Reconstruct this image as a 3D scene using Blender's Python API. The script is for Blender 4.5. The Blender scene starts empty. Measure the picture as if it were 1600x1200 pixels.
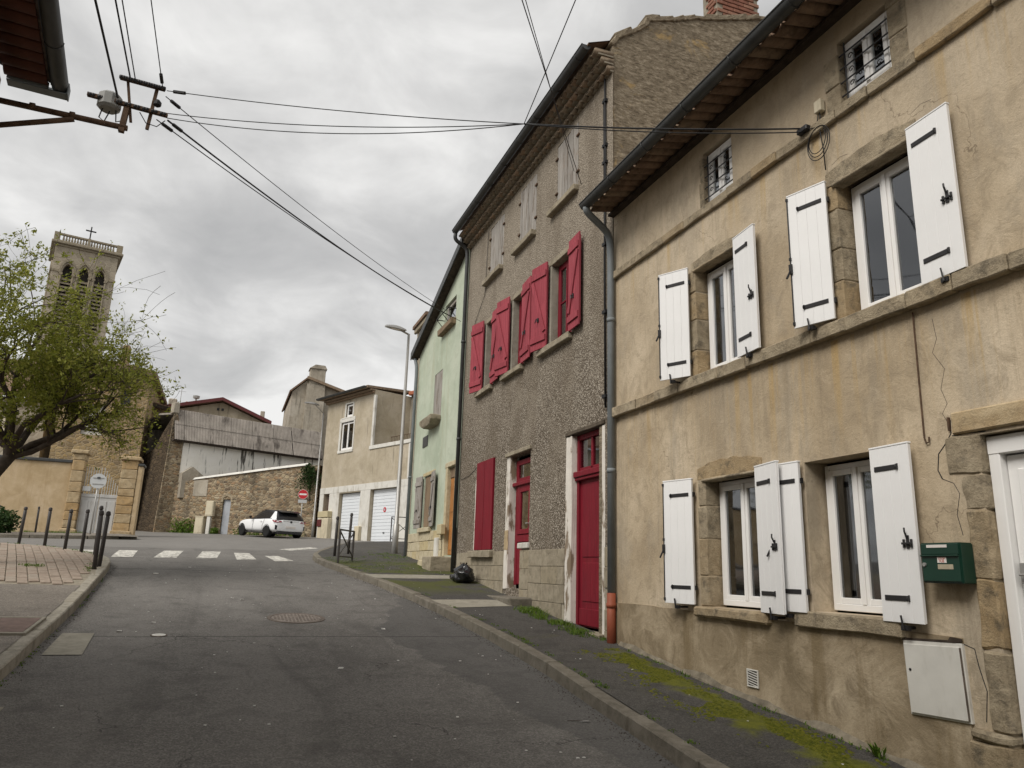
import bpy, bmesh, math, random
from mathutils import Vector, Matrix, noise as mnoise

# ------------------------------------------------------------------ scene, camera, light
S = bpy.context.scene
COL = S.collection
R = math.radians
rnd = random.Random(7)

cam_d = bpy.data.cameras.new("camera")
cam_d.sensor_width = 36.0
cam_d.lens = 1180.0 / 1600.0 * 36.0
cam_d.clip_start = 0.05
cam_d.clip_end = 3000.0
cam = bpy.data.objects.new("camera", cam_d)
COL.objects.link(cam)
PITCH, ROLL, YAW = R(13.93), R(1.767), R(20.11)
fwd = Vector((math.sin(YAW) * math.cos(PITCH), math.cos(YAW) * math.cos(PITCH), math.sin(PITCH)))
rgt = Vector((math.cos(YAW), -math.sin(YAW), 0))
upv = rgt.cross(fwd)
r2 = rgt * math.cos(ROLL) + upv * math.sin(ROLL)
u2 = upv * math.cos(ROLL) - rgt * math.sin(ROLL)
mw = Matrix((r2, u2, -fwd)).transposed().to_4x4()
mw.translation = Vector((0, 0, 1.6))
cam.matrix_world = mw
S.camera = cam

SUN_EL, SUN_AZ = R(46), R(244)          # azimuth clockwise from +Y: from behind left of the camera
world = bpy.data.worlds.new("World")
S.world = world
world.use_nodes = True
wt = world.node_tree
wt.nodes.clear()

sun_d = bpy.data.lights.new("sun", 'SUN')
sun_d.energy = 1.5
sun_d.angle = R(32)
sun_d.color = (1.0, 0.955, 0.89)
sun = bpy.data.objects.new("sun", sun_d)
COL.objects.link(sun)
sdir = Vector((math.sin(SUN_AZ) * math.cos(SUN_EL), math.cos(SUN_AZ) * math.cos(SUN_EL), math.sin(SUN_EL)))
sun.rotation_euler = (-sdir).to_track_quat('-Z', 'Y').to_euler()
sun.location = (-20, -20, 40)

S.view_settings.view_transform = 'Standard'
S.view_settings.look = 'None'
S.view_settings.gamma = 1.0
S.view_settings.use_curve_mapping = False
S.view_settings.exposure = 1.03
S.cycles.max_bounces = 6
S.cycles.diffuse_bounces = 3
S.cycles.glossy_bounces = 3
S.cycles.transmission_bounces = 4
S.cycles.transparent_max_bounces = 8
S.render.resolution_x, S.render.resolution_y = 1024, 768


# ------------------------------------------------------------------ node helpers
class NT:
    def __init__(s, tree):
        s.t = tree

    def n(s, kind, **kw):
        nd = s.t.nodes.new(kind)
        for k, v in kw.items():
            setattr(nd, k, v)
        return nd

    def l(s, a, b):
        s.t.links.new(a, b)

    def put(s, sock, val):
        if hasattr(val, 'is_output'):
            s.l(val, sock)
        else:
            sock.default_value = val

    def coord(s, kind='Object'):
        return s.n('ShaderNodeTexCoord').outputs[kind]

    def map(s, vec, scale=(1, 1, 1), loc=(0, 0, 0)):
        m = s.n('ShaderNodeMapping')
        s.l(vec, m.inputs['Vector'])
        m.inputs['Scale'].default_value = scale
        m.inputs['Location'].default_value = loc
        return m.outputs[0]

    def noise(s, vec, scale, detail=4, rough=0.55, dist=0.0, out='Fac'):
        m = s.n('ShaderNodeTexNoise')
        if vec is not None:
            s.l(vec, m.inputs['Vector'])
        m.inputs['Scale'].default_value = scale
        m.inputs['Detail'].default_value = detail
        m.inputs['Roughness'].default_value = rough
        m.inputs['Distortion'].default_value = dist
        return m.outputs[out]

    def vor(s, vec, scale, feature='F1', out='Distance', rand=1.0):
        m = s.n('ShaderNodeTexVoronoi', feature=feature)
        s.l(vec, m.inputs['Vector'])
        m.inputs['Scale'].default_value = scale
        m.inputs['Randomness'].default_value = rand
        return m.outputs[out]

    def ramp(s, fac, stops, interp='LINEAR'):
        m = s.n('ShaderNodeValToRGB')
        m.color_ramp.interpolation = interp
        el = m.color_ramp.elements
        while len(el) < len(stops):
            el.new(0.5)
        for e, (p, c) in zip(el, stops):
            e.position = p
            e.color = c if len(c) == 4 else (*c, 1)
        s.l(fac, m.inputs[0])
        return m.outputs[0]

    def step(s, fac, a, b):
        m = s.n('ShaderNodeMapRange', interpolation_type='SMOOTHSTEP')
        s.l(fac, m.inputs['Value'])
        m.inputs['From Min'].default_value = a
        m.inputs['From Max'].default_value = b
        return m.outputs[0]

    def mix(s, fac, a, b, mode='MIX'):
        m = s.n('ShaderNodeMix', data_type='RGBA', blend_type=mode)
        s.put(m.inputs[0], fac)
        for sk, v in ((m.inputs[6], a), (m.inputs[7], b)):
            if isinstance(v, tuple) and len(v) == 3:
                v = (*v, 1)
            s.put(sk, v)
        return m.outputs[2]

    def math(s, op, a, b=0.5, c=None):
        m = s.n('ShaderNodeMath', operation=op)
        s.put(m.inputs[0], a)
        s.put(m.inputs[1], b)
        if c is not None:
            s.put(m.inputs[2], c)
        return m.outputs[0]

    def sep(s, vec):
        m = s.n('ShaderNodeSeparateXYZ')
        s.l(vec, m.inputs[0])
        return m.outputs

    def bump(s, h, strength, dist, normal=None):
        m = s.n('ShaderNodeBump')
        s.l(h, m.inputs['Height'])
        m.inputs['Strength'].default_value = strength
        m.inputs['Distance'].default_value = dist
        if normal is not None:
            s.l(normal, m.inputs['Normal'])
        return m.outputs[0]

    def rand(s):
        return s.n('ShaderNodeObjectInfo').outputs['Random']


def new_mat(name, rough=0.85, spec=0.25, metal=0.0):
    m = bpy.data.materials.new(name)
    m.use_nodes = True
    nt = NT(m.node_tree)
    b = m.node_tree.nodes['Principled BSDF']
    b.inputs['Roughness'].default_value = rough
    b.inputs['Specular IOR Level'].default_value = spec
    b.inputs['Metallic'].default_value = metal
    return m, nt, b


# ------------------------------------------------------------------ sky
w = NT(wt)
wo = w.n('ShaderNodeOutputWorld')
bg = w.n('ShaderNodeBackground')
w.l(bg.outputs[0], wo.inputs[0])
wd = w.coord('Generated')
xs, ys, zs = w.sep(wd)
zc = w.math('ADD', w.math('MAXIMUM', zs, 0.0), 0.30)
cb = w.n('ShaderNodeCombineXYZ')
w.l(w.math('DIVIDE', xs, zc), cb.inputs[0])
w.l(w.math('DIVIDE', ys, zc), cb.inputs[1])
cvec = cb.outputs[0]
n1 = w.noise(w.map(cvec, (1, 1, 1), (3.1, 1.7, 0)), 1.5, 6, 0.5, 0.5)
n2 = w.noise(w.map(cvec, (1, 1, 1), (8.4, 2.2, 0)), 4.4, 6, 0.55, 0.4)
cl = w.math('ADD', w.math('MULTIPLY', n1, 0.62), w.math('MULTIPLY', n2, 0.38))
ccol = w.ramp(cl, [(0.30, (0.225, 0.224, 0.222)), (0.44, (0.30, 0.297, 0.292)), (0.51, (0.372, 0.368, 0.36)), (0.58, (0.455, 0.45, 0.439))])
sky = w.n('ShaderNodeTexSky', sky_type='NISHITA')
sky.sun_disc = False
sky.sun_elevation = SUN_EL
sky.sun_rotation = SUN_AZ
skys = w.mix(1.0, sky.outputs[0], (0.05, 0.05, 0.05), 'MULTIPLY')
mixs = w.mix(0.93, skys, ccol)
w.l(mixs, bg.inputs[0])
bg.inputs[1].default_value = 1.0


# ------------------------------------------------------------------ materials
MATS = {}


def simple(name, col, rough=0.7, spec=0.3, metal=0.0, var=0.12, vscale=6.0, bumps=0.0, bscale=60.0, rand=0.0, grime=None):
    m, t, b = new_mat(name, rough, spec, metal)
    c = t.coord()
    f = t.noise(c, vscale, 5, 0.6)
    lo = tuple(max(0, x * (1 - var)) for x in col)
    hi = tuple(min(1, x * (1 + var)) for x in col)
    k = t.ramp(f, [(0.3, lo), (0.7, hi)])
    if grime:
        gcol, gs, lo_, hi_ = grime
        k = t.mix(t.step(t.noise(t.map(c, (1, 1, 0.35)), gs, 6, 0.65), lo_, hi_), k, gcol)
    if rand:
        r = t.rand()
        k = t.mix(t.math('MULTIPLY', r, rand), k, tuple(x * 0.45 for x in col))
    t.l(k, b.inputs['Base Color'])
    if bumps:
        t.l(t.bump(t.noise(c, bscale, 4, 0.6), bumps, 0.01), b.inputs['Normal'])
    MATS[name] = m
    return m


def render_wall(name, c_lo, c_mid, c_hi, streak, dark, s_amt=0.5, d_amt=0.5, bump=0.35, s_lo=0.52, s_hi=0.68):
    """lime or cement render: mottled, rain-streaked, with fine sandy relief"""
    m, t, b = new_mat(name, 0.92, 0.12)
    c = t.coord()
    big = t.noise(c, 0.7, 5, 0.62, 0.5)
    k = t.ramp(big, [(0.36, c_lo), (0.5, c_mid), (0.63, c_hi)])
    mot = t.noise(t.map(c, (1, 1, 1), (4, 9, 2)), 2.6, 6, 0.72, 0.9)
    k = t.mix(t.math('MULTIPLY', t.step(mot, 0.46, 0.66), d_amt), k, dark)
    k = t.mix(t.math('MULTIPLY', t.step(mot, 0.47, 0.36), 0.45), k, c_hi)
    st = t.noise(t.map(c, (2.4, 2.4, 0.22), (1, 3, 7)), 1.5, 5, 0.62, 0.25)
    k = t.mix(t.math('MULTIPLY', t.step(st, s_lo, s_hi), s_amt), k, streak)
    sp = t.noise(c, 30, 4, 0.75)
    k = t.mix(t.math('MULTIPLY', t.step(sp, 0.42, 0.72), 0.42), k, t.mix(0.6, k, dark))
    t.l(k, b.inputs['Base Color'])
    h = t.math('ADD', t.math('MULTIPLY', sp, 0.5), mot)
    t.l(t.bump(h, bump, 0.025), b.inputs['Normal'])
    MATS[name] = m
    return m


def rubble(name, cols, mortar, scale, bump=0.8, stretch=1.7, stain=(0.05, 0.045, 0.04), s_amt=0.45):
    """rubble masonry too small to pick apart"""
    m, t, b = new_mat(name, 0.95, 0.1)
    c = t.coord()
    wv = t.n('ShaderNodeVectorMath', operation='ADD')
    t.l(t.map(c, (1, 1, stretch)), wv.inputs[0])
    dn = t.noise(c, 3.0, 3, 0.6, 0, 'Color')
    sc = t.n('ShaderNodeVectorMath', operation='SCALE')
    t.l(dn, sc.inputs[0])
    sc.inputs['Scale'].default_value = 0.16
    t.l(sc.outputs[0], wv.inputs[1])
    v = wv.outputs[0]
    cell = t.vor(v, scale, 'F1', 'Color')
    e = t.vor(v, scale, 'DISTANCE_TO_EDGE', 'Distance')
    s1 = t.sep(cell)[0]
    n = len(cols)
    k = t.ramp(s1, [(i / (n - 1), col) for i, col in enumerate(cols)])
    k = t.mix(t.math('MULTIPLY', t.step(t.noise(c, 22, 4, 0.7), 0.35, 0.7), 0.4), k, t.mix(0.6, k, (0.04, 0.035, 0.03)))
    k = t.mix(t.step(e, 0.10, 0.02), k, mortar)
    k = t.mix(t.math('MULTIPLY', t.step(t.noise(t.map(c, (1, 1, .4)), 0.7, 6, 0.65), 0.48, 0.7), s_amt), k, stain)
    t.l(k, b.inputs['Base Color'])
    h = t.math('ADD', t.math('MULTIPLY', t.step(e, 0.0, 0.16), 1.0), t.math('MULTIPLY', t.noise(c, 25, 5, 0.7), 0.5))
    t.l(t.bump(h, bump, 0.03), b.inputs['Normal'])
    MATS[name] = m
    return m


def block_stone(name, a, bcol, dark, rand=0.6, tint=(0.42, 0.25, 0.09), t_amt=0.5, bump=0.6):
    """dressed stone pieces; every piece takes its own shade"""
    m, t, b = new_mat(name, 0.93, 0.12)
    c = t.coord()
    r = t.rand()
    ofs = t.n('ShaderNodeVectorMath', operation='ADD')
    cbx = t.n('ShaderNodeCombineXYZ')
    t.l(t.math('MULTIPLY', r, 40.0), cbx.inputs[0])
    t.l(c, ofs.inputs[0])
    t.l(cbx.outputs[0], ofs.inputs[1])
    v = ofs.outputs[0]
    k = t.ramp(t.noise(v, 5, 6, 0.7, 0.5), [(0.36, a), (0.64, bcol)])
    k = t.mix(t.math('MULTIPLY', t.step(r, 0.55, 0.95), t_amt), k, tint)
    k = t.mix(t.math('MULTIPLY', t.step(t.noise(v, 7, 6, 0.7), 0.48, 0.7), rand), k, dark)
    t.l(k, b.inputs['Base Color'])
    h = t.math('ADD', t.noise(v, 16, 7, 0.78), t.math('MULTIPLY', t.noise(v, 70, 3, 0.6), 0.4))
    t.l(t.bump(h, bump, 0.02), b.inputs['Normal'])
    MATS[name] = m
    return m


def beige_wall(name):
    m, t, b = new_mat(name, 0.92, 0.12)
    c = t.coord()
    x_, y_, z_ = t.sep(c)
    big = t.noise(c, 0.45, 4, 0.55, 0.4)
    k = t.ramp(big, [(0.38, (0.385, 0.305, 0.205)), (0.5, (0.50, 0.408, 0.287)), (0.62, (0.615, 0.515, 0.38))])
    mot = t.noise(t.map(c, (1, 1, 0.8), (4, 9, 2)), 5.0, 8, 0.78, 0.6)
    k = t.mix(t.math('MULTIPLY', t.step(mot, 0.47, 0.63), 0.55), k, (0.30, 0.24, 0.165))
    gv = t.noise(t.map(c, (1.3, 1, 0.5), (8, 1, 3)), 1.1, 6, 0.7, 0.5)
    k = t.mix(t.math('MULTIPLY', t.step(gv, 0.49, 0.62), 0.5), k, (0.345, 0.298, 0.232))
    vd = t.noise(t.map(c, (4.5, 1, 0.28), (6, 2, 8)), 1.3, 6, 0.72, 0.3)
    k = t.mix(t.math('MULTIPLY', t.step(vd, 0.50, 0.66), 0.38), k, (0.29, 0.24, 0.175))
    k = t.mix(t.math('MULTIPLY', t.step(mot, 0.47, 0.32), 0.40), k, (0.60, 0.50, 0.365))
    # upper storey greyer and dirtier
    k = t.mix(t.math('MULTIPLY', t.step(t.math('ADD', z_, t.math('MULTIPLY', mot, 1.2)), 4.2, 6.2), 0.35), k, (0.40, 0.335, 0.25))
    # ochre rain and rust streaks, with darker runs between, below the two stone ledges
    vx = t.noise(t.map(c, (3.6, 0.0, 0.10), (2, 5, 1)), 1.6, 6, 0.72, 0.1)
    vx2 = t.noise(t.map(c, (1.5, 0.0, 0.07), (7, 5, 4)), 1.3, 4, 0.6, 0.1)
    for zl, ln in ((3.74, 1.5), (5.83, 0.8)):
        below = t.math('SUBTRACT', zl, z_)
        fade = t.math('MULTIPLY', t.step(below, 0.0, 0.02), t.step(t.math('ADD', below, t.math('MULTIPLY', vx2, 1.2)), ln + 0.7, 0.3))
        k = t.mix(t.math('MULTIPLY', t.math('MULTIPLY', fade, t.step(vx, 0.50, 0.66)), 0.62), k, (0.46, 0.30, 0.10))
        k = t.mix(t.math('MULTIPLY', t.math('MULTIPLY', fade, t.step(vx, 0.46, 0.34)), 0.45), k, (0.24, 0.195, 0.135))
    sp = t.noise(c, 34, 5, 0.8)
    k = t.mix(t.math('MULTIPLY', t.step(sp, 0.46, 0.70), 0.5), k, t.mix(0.45, k, (0.22, 0.17, 0.11)))
    # hairline cracking
    wv = t.n('ShaderNodeVectorMath', operation='ADD')
    t.l(c, wv.inputs[0])
    sc = t.n('ShaderNodeVectorMath', operation='SCALE')
    t.l(t.noise(c, 2.2, 4, 0.65, 0, 'Color'), sc.inputs[0])
    sc.inputs['Scale'].default_value = 0.5
    t.l(sc.outputs[0], wv.inputs[1])
    ed = t.vor(wv.outputs[0], 0.75, 'DISTANCE_TO_EDGE', 'Distance')
    msk = t.step(t.noise(t.map(c, (1, 1, 1), (3, 3, 9)), 0.6, 2, 0.5), 0.52, 0.57)
    k = t.mix(t.math('MULTIPLY', t.math('MULTIPLY', t.step(ed, 0.004, 0.001), msk), 0.55), k, (0.12, 0.09, 0.06))
    t.l(k, b.inputs['Base Color'])
    t.l(t.bump(t.math('ADD', t.math('MULTIPLY', sp, 0.6), mot), 0.45, 0.03), b.inputs['Normal'])
    MATS[name] = m


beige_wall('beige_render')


def old_wood(name, base, dark, rust, rand=0.3, rough=0.85, streak=0.75):
    """weathered boards: grain and stains run down the planks"""
    m, t, b = new_mat(name, rough, 0.15)
    c = t.coord()
    r = t.rand()
    of = t.n('ShaderNodeVectorMath', operation='ADD')
    cx = t.n('ShaderNodeCombineXYZ')
    t.l(t.math('MULTIPLY', r, 30.0), cx.inputs[0])
    t.l(c, of.inputs[0])
    t.l(cx.outputs[0], of.inputs[1])
    v = of.outputs[0]
    gr = t.noise(t.map(v, (14, 14, 0.9)), 2.2, 6, 0.7, 0.3)
    k = t.ramp(gr, [(0.36, tuple(x * 0.72 for x in base)), (0.6, base)])
    st = t.noise(t.map(v, (5, 5, 0.8)), 1.6, 6, 0.72, 0.4)
    k = t.mix(t.math('MULTIPLY', t.step(st, 0.50, 0.64), streak), k, dark)
    k = t.mix(t.math('MULTIPLY', t.step(t.noise(v, 2.2, 5, 0.7), 0.58, 0.72), 0.5), k, rust)
    k = t.mix(t.math('MULTIPLY', r, rand), k, tuple(x * 0.5 for x in base))
    t.l(k, b.inputs['Base Color'])
    t.l(t.bump(gr, 0.5, 0.006), b.inputs['Normal'])
    MATS[name] = m


render_wall('beige_plinth', (0.235, 0.187, 0.122), (0.315, 0.252, 0.168), (0.46, 0.38, 0.27), (0.18, 0.132, 0.07), (0.165, 0.126, 0.078), 0.6, 0.65, 0.5)
render_wall('green_render', (0.37, 0.42, 0.325), (0.435, 0.485, 0.385), (0.49, 0.53, 0.43), (0.37, 0.36, 0.25), (0.33, 0.36, 0.275), 0.4, 0.35)
render_wall('garage_render', (0.36, 0.31, 0.225), (0.42, 0.365, 0.275), (0.47, 0.415, 0.325), (0.17, 0.148, 0.115), (0.27, 0.232, 0.175), 0.6, 0.35, 0.35, 0.575, 0.67)
render_wall('grey_plinth', (0.26, 0.235, 0.18), (0.33, 0.295, 0.225), (0.39, 0.35, 0.275), (0.22, 0.19, 0.14), (0.17, 0.15, 0.115), 0.4, 0.5)
render_wall('white_wall', (0.78, 0.76, 0.69), (0.84, 0.82, 0.76), (0.86, 0.84, 0.79), (0.06, 0.055, 0.048), (0.70, 0.67, 0.60), 0.97, 0.25, 0.3, 0.555, 0.625)
render_wall('ochre_wall', (0.45, 0.34, 0.20), (0.52, 0.40, 0.25), (0.58, 0.46, 0.31), (0.36, 0.25, 0.13), (0.37, 0.27, 0.16), 0.35, 0.35)
render_wall('tall_render', (0.31, 0.275, 0.22), (0.38, 0.34, 0.275), (0.44, 0.40, 0.335), (0.13, 0.12, 0.10), (0.2, 0.175, 0.14), 0.75, 0.4)
rubble('stone_rubble', [(0.36, 0.255, 0.145), (0.20, 0.15, 0.098), (0.42, 0.34, 0.225), (0.13, 0.105, 0.078), (0.36, 0.24, 0.14), (0.46, 0.395, 0.28)], (0.33, 0.27, 0.19), 4.4, 1.0, 1.7, (0.075, 0.066, 0.05), 0.8)
rubble('dark_rubble', [(0.10, 0.072, 0.045), (0.055, 0.042, 0.03), (0.13, 0.095, 0.06), (0.075, 0.056, 0.038)], (0.07, 0.054, 0.037), 3.4, 1.0, 1.6, (0.03, 0.025, 0.02), 0.6)  # very dark brown masonry, used for the alley wall only
rubble('tower_stone', [(0.40, 0.35, 0.27), (0.46, 0.40, 0.31), (0.34, 0.29, 0.22), (0.50, 0.44, 0.34)], (0.42, 0.37, 0.29), 1.6, 0.4, 1.6, (0.19, 0.165, 0.13), 0.6)
rubble('ochre_stone', [(0.40, 0.28, 0.13), (0.30, 0.22, 0.12), (0.45, 0.33, 0.17), (0.24, 0.18, 0.11)], (0.33, 0.26, 0.17), 3.4, 0.7, 1.6, (0.10, 0.08, 0.055), 0.5)
block_stone('dressed_stone', (0.26, 0.212, 0.145), (0.42, 0.352, 0.25), (0.12, 0.102, 0.076), 0.8, (0.42, 0.27, 0.11), 0.4, 1.0)
block_stone('pillar_stone', (0.37, 0.275, 0.16), (0.49, 0.39, 0.25), (0.19, 0.15, 0.10), 0.6)
block_stone('pale_stone', (0.43, 0.37, 0.25), (0.54, 0.48, 0.345), (0.25, 0.20, 0.13), 0.5, (0.46, 0.36, 0.17), 0.5)
block_stone('plinth_block', (0.25, 0.215, 0.158), (0.345, 0.302, 0.228), (0.15, 0.128, 0.09), 0.7, (0.32, 0.27, 0.18), 0.35, 0.7)
block_stone('kerb_granite', (0.125, 0.112, 0.09), (0.20, 0.18, 0.148), (0.095, 0.085, 0.065), 0.6, (0.20, 0.18, 0.14), 0.4, 0.5)
block_stone('kerb_concrete', (0.27, 0.248, 0.205), (0.37, 0.342, 0.285), (0.16, 0.145, 0.115), 0.6, (0.30, 0.27, 0.21), 0.4, 0.5)
block_stone('manhole_mix', (0.20, 0.17, 0.148), (0.30, 0.265, 0.235), (0.11, 0.095, 0.082), 0.7, (0.26, 0.23, 0.20), 0.3, 0.8)
block_stone('concrete_slab', (0.235, 0.22, 0.18), (0.315, 0.295, 0.245), (0.17, 0.155, 0.125), 0.5, (0.32, 0.29, 0.23), 0.3, 0.4)
block_stone('paver_pink', (0.27, 0.215, 0.172), (0.36, 0.295, 0.24), (0.18, 0.145, 0.115), 0.5, (0.33, 0.285, 0.235), 0.8, 0.4)
block_stone('chimney_brick', (0.18, 0.082, 0.058), (0.27, 0.125, 0.088), (0.10, 0.065, 0.05), 0.6, (0.33, 0.20, 0.14), 0.5, 0.5)
block_stone('clay_tile', (0.14, 0.092, 0.064), (0.26, 0.178, 0.125), (0.06, 0.046, 0.036), 0.7, (0.28, 0.22, 0.155), 0.6, 0.4)
block_stone('genoise_tile', (0.16, 0.128, 0.092), (0.25, 0.20, 0.145), (0.09, 0.07, 0.05), 0.6, (0.30, 0.19, 0.12), 0.5, 0.4)
block_stone('red_tile', (0.30, 0.10, 0.06), (0.42, 0.16, 0.09), (0.16, 0.065, 0.045), 0.5, (0.35, 0.2, 0.12), 0.3, 0.3)
old_wood('grey_wood', (0.36, 0.335, 0.305), (0.145, 0.11, 0.08), (0.26, 0.165, 0.09), 0.35)
old_wood('brown_wood', (0.26, 0.19, 0.125), (0.11, 0.08, 0.055), (0.22, 0.15, 0.08), 0.3)
old_wood('faded_red_paint', (0.37, 0.072, 0.092), (0.225, 0.04, 0.052), (0.40, 0.14, 0.145), 0.38, 0.75, 0.6)
old_wood('red_paint', (0.205, 0.013, 0.025), (0.125, 0.010, 0.018), (0.17, 0.02, 0.024), 0.15, 0.5, 0.45)
simple('damp_mortar', (0.19, 0.165, 0.125), 0.95, 0.1, var=0.4, vscale=7, bumps=0.8, bscale=35)
simple('mortar', (0.26, 0.23, 0.18), 0.95, 0.1, var=0.25, vscale=12, bumps=0.5, bscale=40)
simple('dark_board', (0.055, 0.042, 0.033), 0.85, 0.15, var=0.4, vscale=8)
simple('old_lintel_wood', (0.10, 0.082, 0.062), 0.9, 0.1, var=0.3, vscale=8)
simple('white_paint', (0.80, 0.797, 0.79), 0.45, 0.35, var=0.03, vscale=3, grime=((0.66, 0.65, 0.62), 2.5, 0.52, 0.76))
simple('white_frame', (0.80, 0.79, 0.77), 0.35, 0.4, var=0.02)
simple('aged_white', (0.60, 0.585, 0.54), 0.6, 0.3, var=0.08, vscale=4, grime=((0.36, 0.335, 0.28), 3.0, 0.48, 0.75))
simple('flaking_white', (0.64, 0.60, 0.54), 0.85, 0.15, var=0.08, vscale=5, bumps=0.5, bscale=25, grime=((0.22, 0.17, 0.12), 4.0, 0.52, 0.60))
simple('orange_wood', (0.36, 0.155, 0.045), 0.55, 0.3, var=0.2, vscale=5)
simple('black_iron', (0.018, 0.017, 0.018), 0.5, 0.4, var=0.2)
simple('rusty_iron', (0.10, 0.062, 0.04), 0.85, 0.2, var=0.4, vscale=14)
simple('zinc', (0.175, 0.192, 0.20), 0.6, 0.3, 0.0, var=0.15, vscale=4, grime=((0.13, 0.142, 0.145), 4, 0.5, 0.75))
simple('dark_zinc', (0.058, 0.060, 0.060), 0.5, 0.35, 0.2, var=0.25, vscale=4)
simple('terracotta_pipe', (0.25, 0.068, 0.035), 0.6, 0.3, var=0.15, vscale=5, grime=((0.13, 0.05, 0.035), 4, 0.5, 0.75))
simple('galvanised', (0.36, 0.355, 0.34), 0.45, 0.4, 0.4, var=0.1, vscale=3, grime=((0.25, 0.24, 0.22), 3, 0.5, 0.75))
simple('bollard_paint', (0.045, 0.040, 0.038), 0.45, 0.4, var=0.2, vscale=5)
simple('green_box', (0.008, 0.038, 0.024), 0.35, 0.4, var=0.08)
simple('cable_black', (0.016, 0.016, 0.017), 0.6, 0.3, var=0.1)
simple('sticker_white', (0.70, 0.66, 0.62), 0.6, 0.3, var=0.05)
simple('sticker_red', (0.50, 0.16, 0.13), 0.6, 0.3, var=0.05)
simple('sticker_tan', (0.42, 0.37, 0.27), 0.6, 0.3, var=0.15, vscale=40)
simple('sign_red', (0.50, 0.02, 0.028), 0.4, 0.4, var=0.04)
simple('sign_white', (0.75, 0.74, 0.72), 0.4, 0.4, var=0.03)
simple('sign_back', (0.52, 0.53, 0.53), 0.45, 0.4, 0.3, var=0.05)
simple('cream_cabinet', (0.56, 0.50, 0.37), 0.7, 0.25, var=0.08, vscale=3, grime=((0.38, 0.33, 0.24), 3, 0.5, 0.75))
simple('yellow_cabinet', (0.47, 0.41, 0.26), 0.6, 0.25, var=0.1, vscale=3)
simple('gate_paint', (0.50, 0.50, 0.49), 0.55, 0.3, var=0.06, vscale=3, grime=((0.33, 0.32, 0.29), 3, 0.5, 0.75))
simple('blue_grey_paint', (0.38, 0.40, 0.43), 0.6, 0.25, var=0.1, vscale=3)
simple('garage_white', (0.68, 0.71, 0.74), 0.4, 0.35, var=0.03, vscale=3)
simple('fibre_cement', (0.32, 0.288, 0.255), 0.95, 0.1, var=0.2, vscale=2, grime=((0.12, 0.105, 0.092), 1.4, 0.50, 0.68), bumps=0.3, bscale=30)
simple('dark_brown_paint', (0.085, 0.035, 0.028), 0.6, 0.3, var=0.1)
simple('burgundy_paint', (0.105, 0.026, 0.026), 0.6, 0.3, var=0.1)
simple('car_white', (0.78, 0.79, 0.80), 0.22, 0.5, var=0.01)
simple('car_black', (0.012, 0.012, 0.014), 0.25, 0.5, var=0.05)
simple('rubber', (0.018, 0.018, 0.018), 0.85, 0.2, var=0.2)
simple('tail_light', (0.22, 0.018, 0.03), 0.2, 0.5, var=0.05)
simple('bin_bag', (0.012, 0.012, 0.013), 0.18, 0.6, var=0.2)
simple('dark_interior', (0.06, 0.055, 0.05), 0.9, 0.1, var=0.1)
simple('curtain_white', (0.62, 0.61, 0.58), 0.9, 0.1, var=0.06)
simple('curtain_pale', (0.34, 0.35, 0.32), 0.9, 0.1, var=0.15, vscale=5)
simple('curtain_grey', (0.20, 0.20, 0.19), 0.9, 0.1, var=0.1)
simple('bark', (0.062, 0.050, 0.040), 0.95, 0.1, var=0.35, vscale=12, bumps=0.8, bscale=30)
simple('litter_white', (0.6, 0.59, 0.56), 0.8, 0.2, var=0.1)
simple('cast_iron', (0.13, 0.105, 0.085), 0.7, 0.3, 0.2, var=0.3, vscale=10, bumps=0.6, bscale=60)
simple('pink_grate', (0.21, 0.155, 0.135), 0.75, 0.25, var=0.2, vscale=8)
simple('insulator_grey', (0.26, 0.26, 0.245), 0.5, 0.35, var=0.1)
simple('red_eave_board', (0.085, 0.028, 0.017), 0.7, 0.25, var=0.3, vscale=3)


def foliage(name, a, bcol, c3):
    m, t, b = new_mat(name, 0.6, 0.25)
    r = t.n('ShaderNodeNewGeometry').outputs['Random Per Island']
    k = t.ramp(r, [(0.0, a), (0.5, bcol), (1.0, c3)])
    t.l(k, b.inputs['Base Color'])
    b.inputs['Subsurface Weight'].default_value = 0.0
    tr = t.n('ShaderNodeBsdfTranslucent')
    t.l(k, tr.inputs[0])
    ms = t.n('ShaderNodeMixShader')
    ms.inputs[0].default_value = 0.35
    t.l(b.outputs[0], ms.inputs[1])
    t.l(tr.outputs[0], ms.inputs[2])
    t.l(ms.outputs[0], t.t.nodes['Material Output'].inputs[0])
    MATS[name] = m


foliage('spring_leaf', (0.15, 0.18, 0.022), (0.225, 0.245, 0.034), (0.30, 0.295, 0.06))
foliage('grass', (0.065, 0.125, 0.014), (0.105, 0.18, 0.022), (0.16, 0.215, 0.035))
foliage('dark_leaf', (0.018, 0.045, 0.012), (0.035, 0.07, 0.018), (0.055, 0.09, 0.025))


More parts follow.
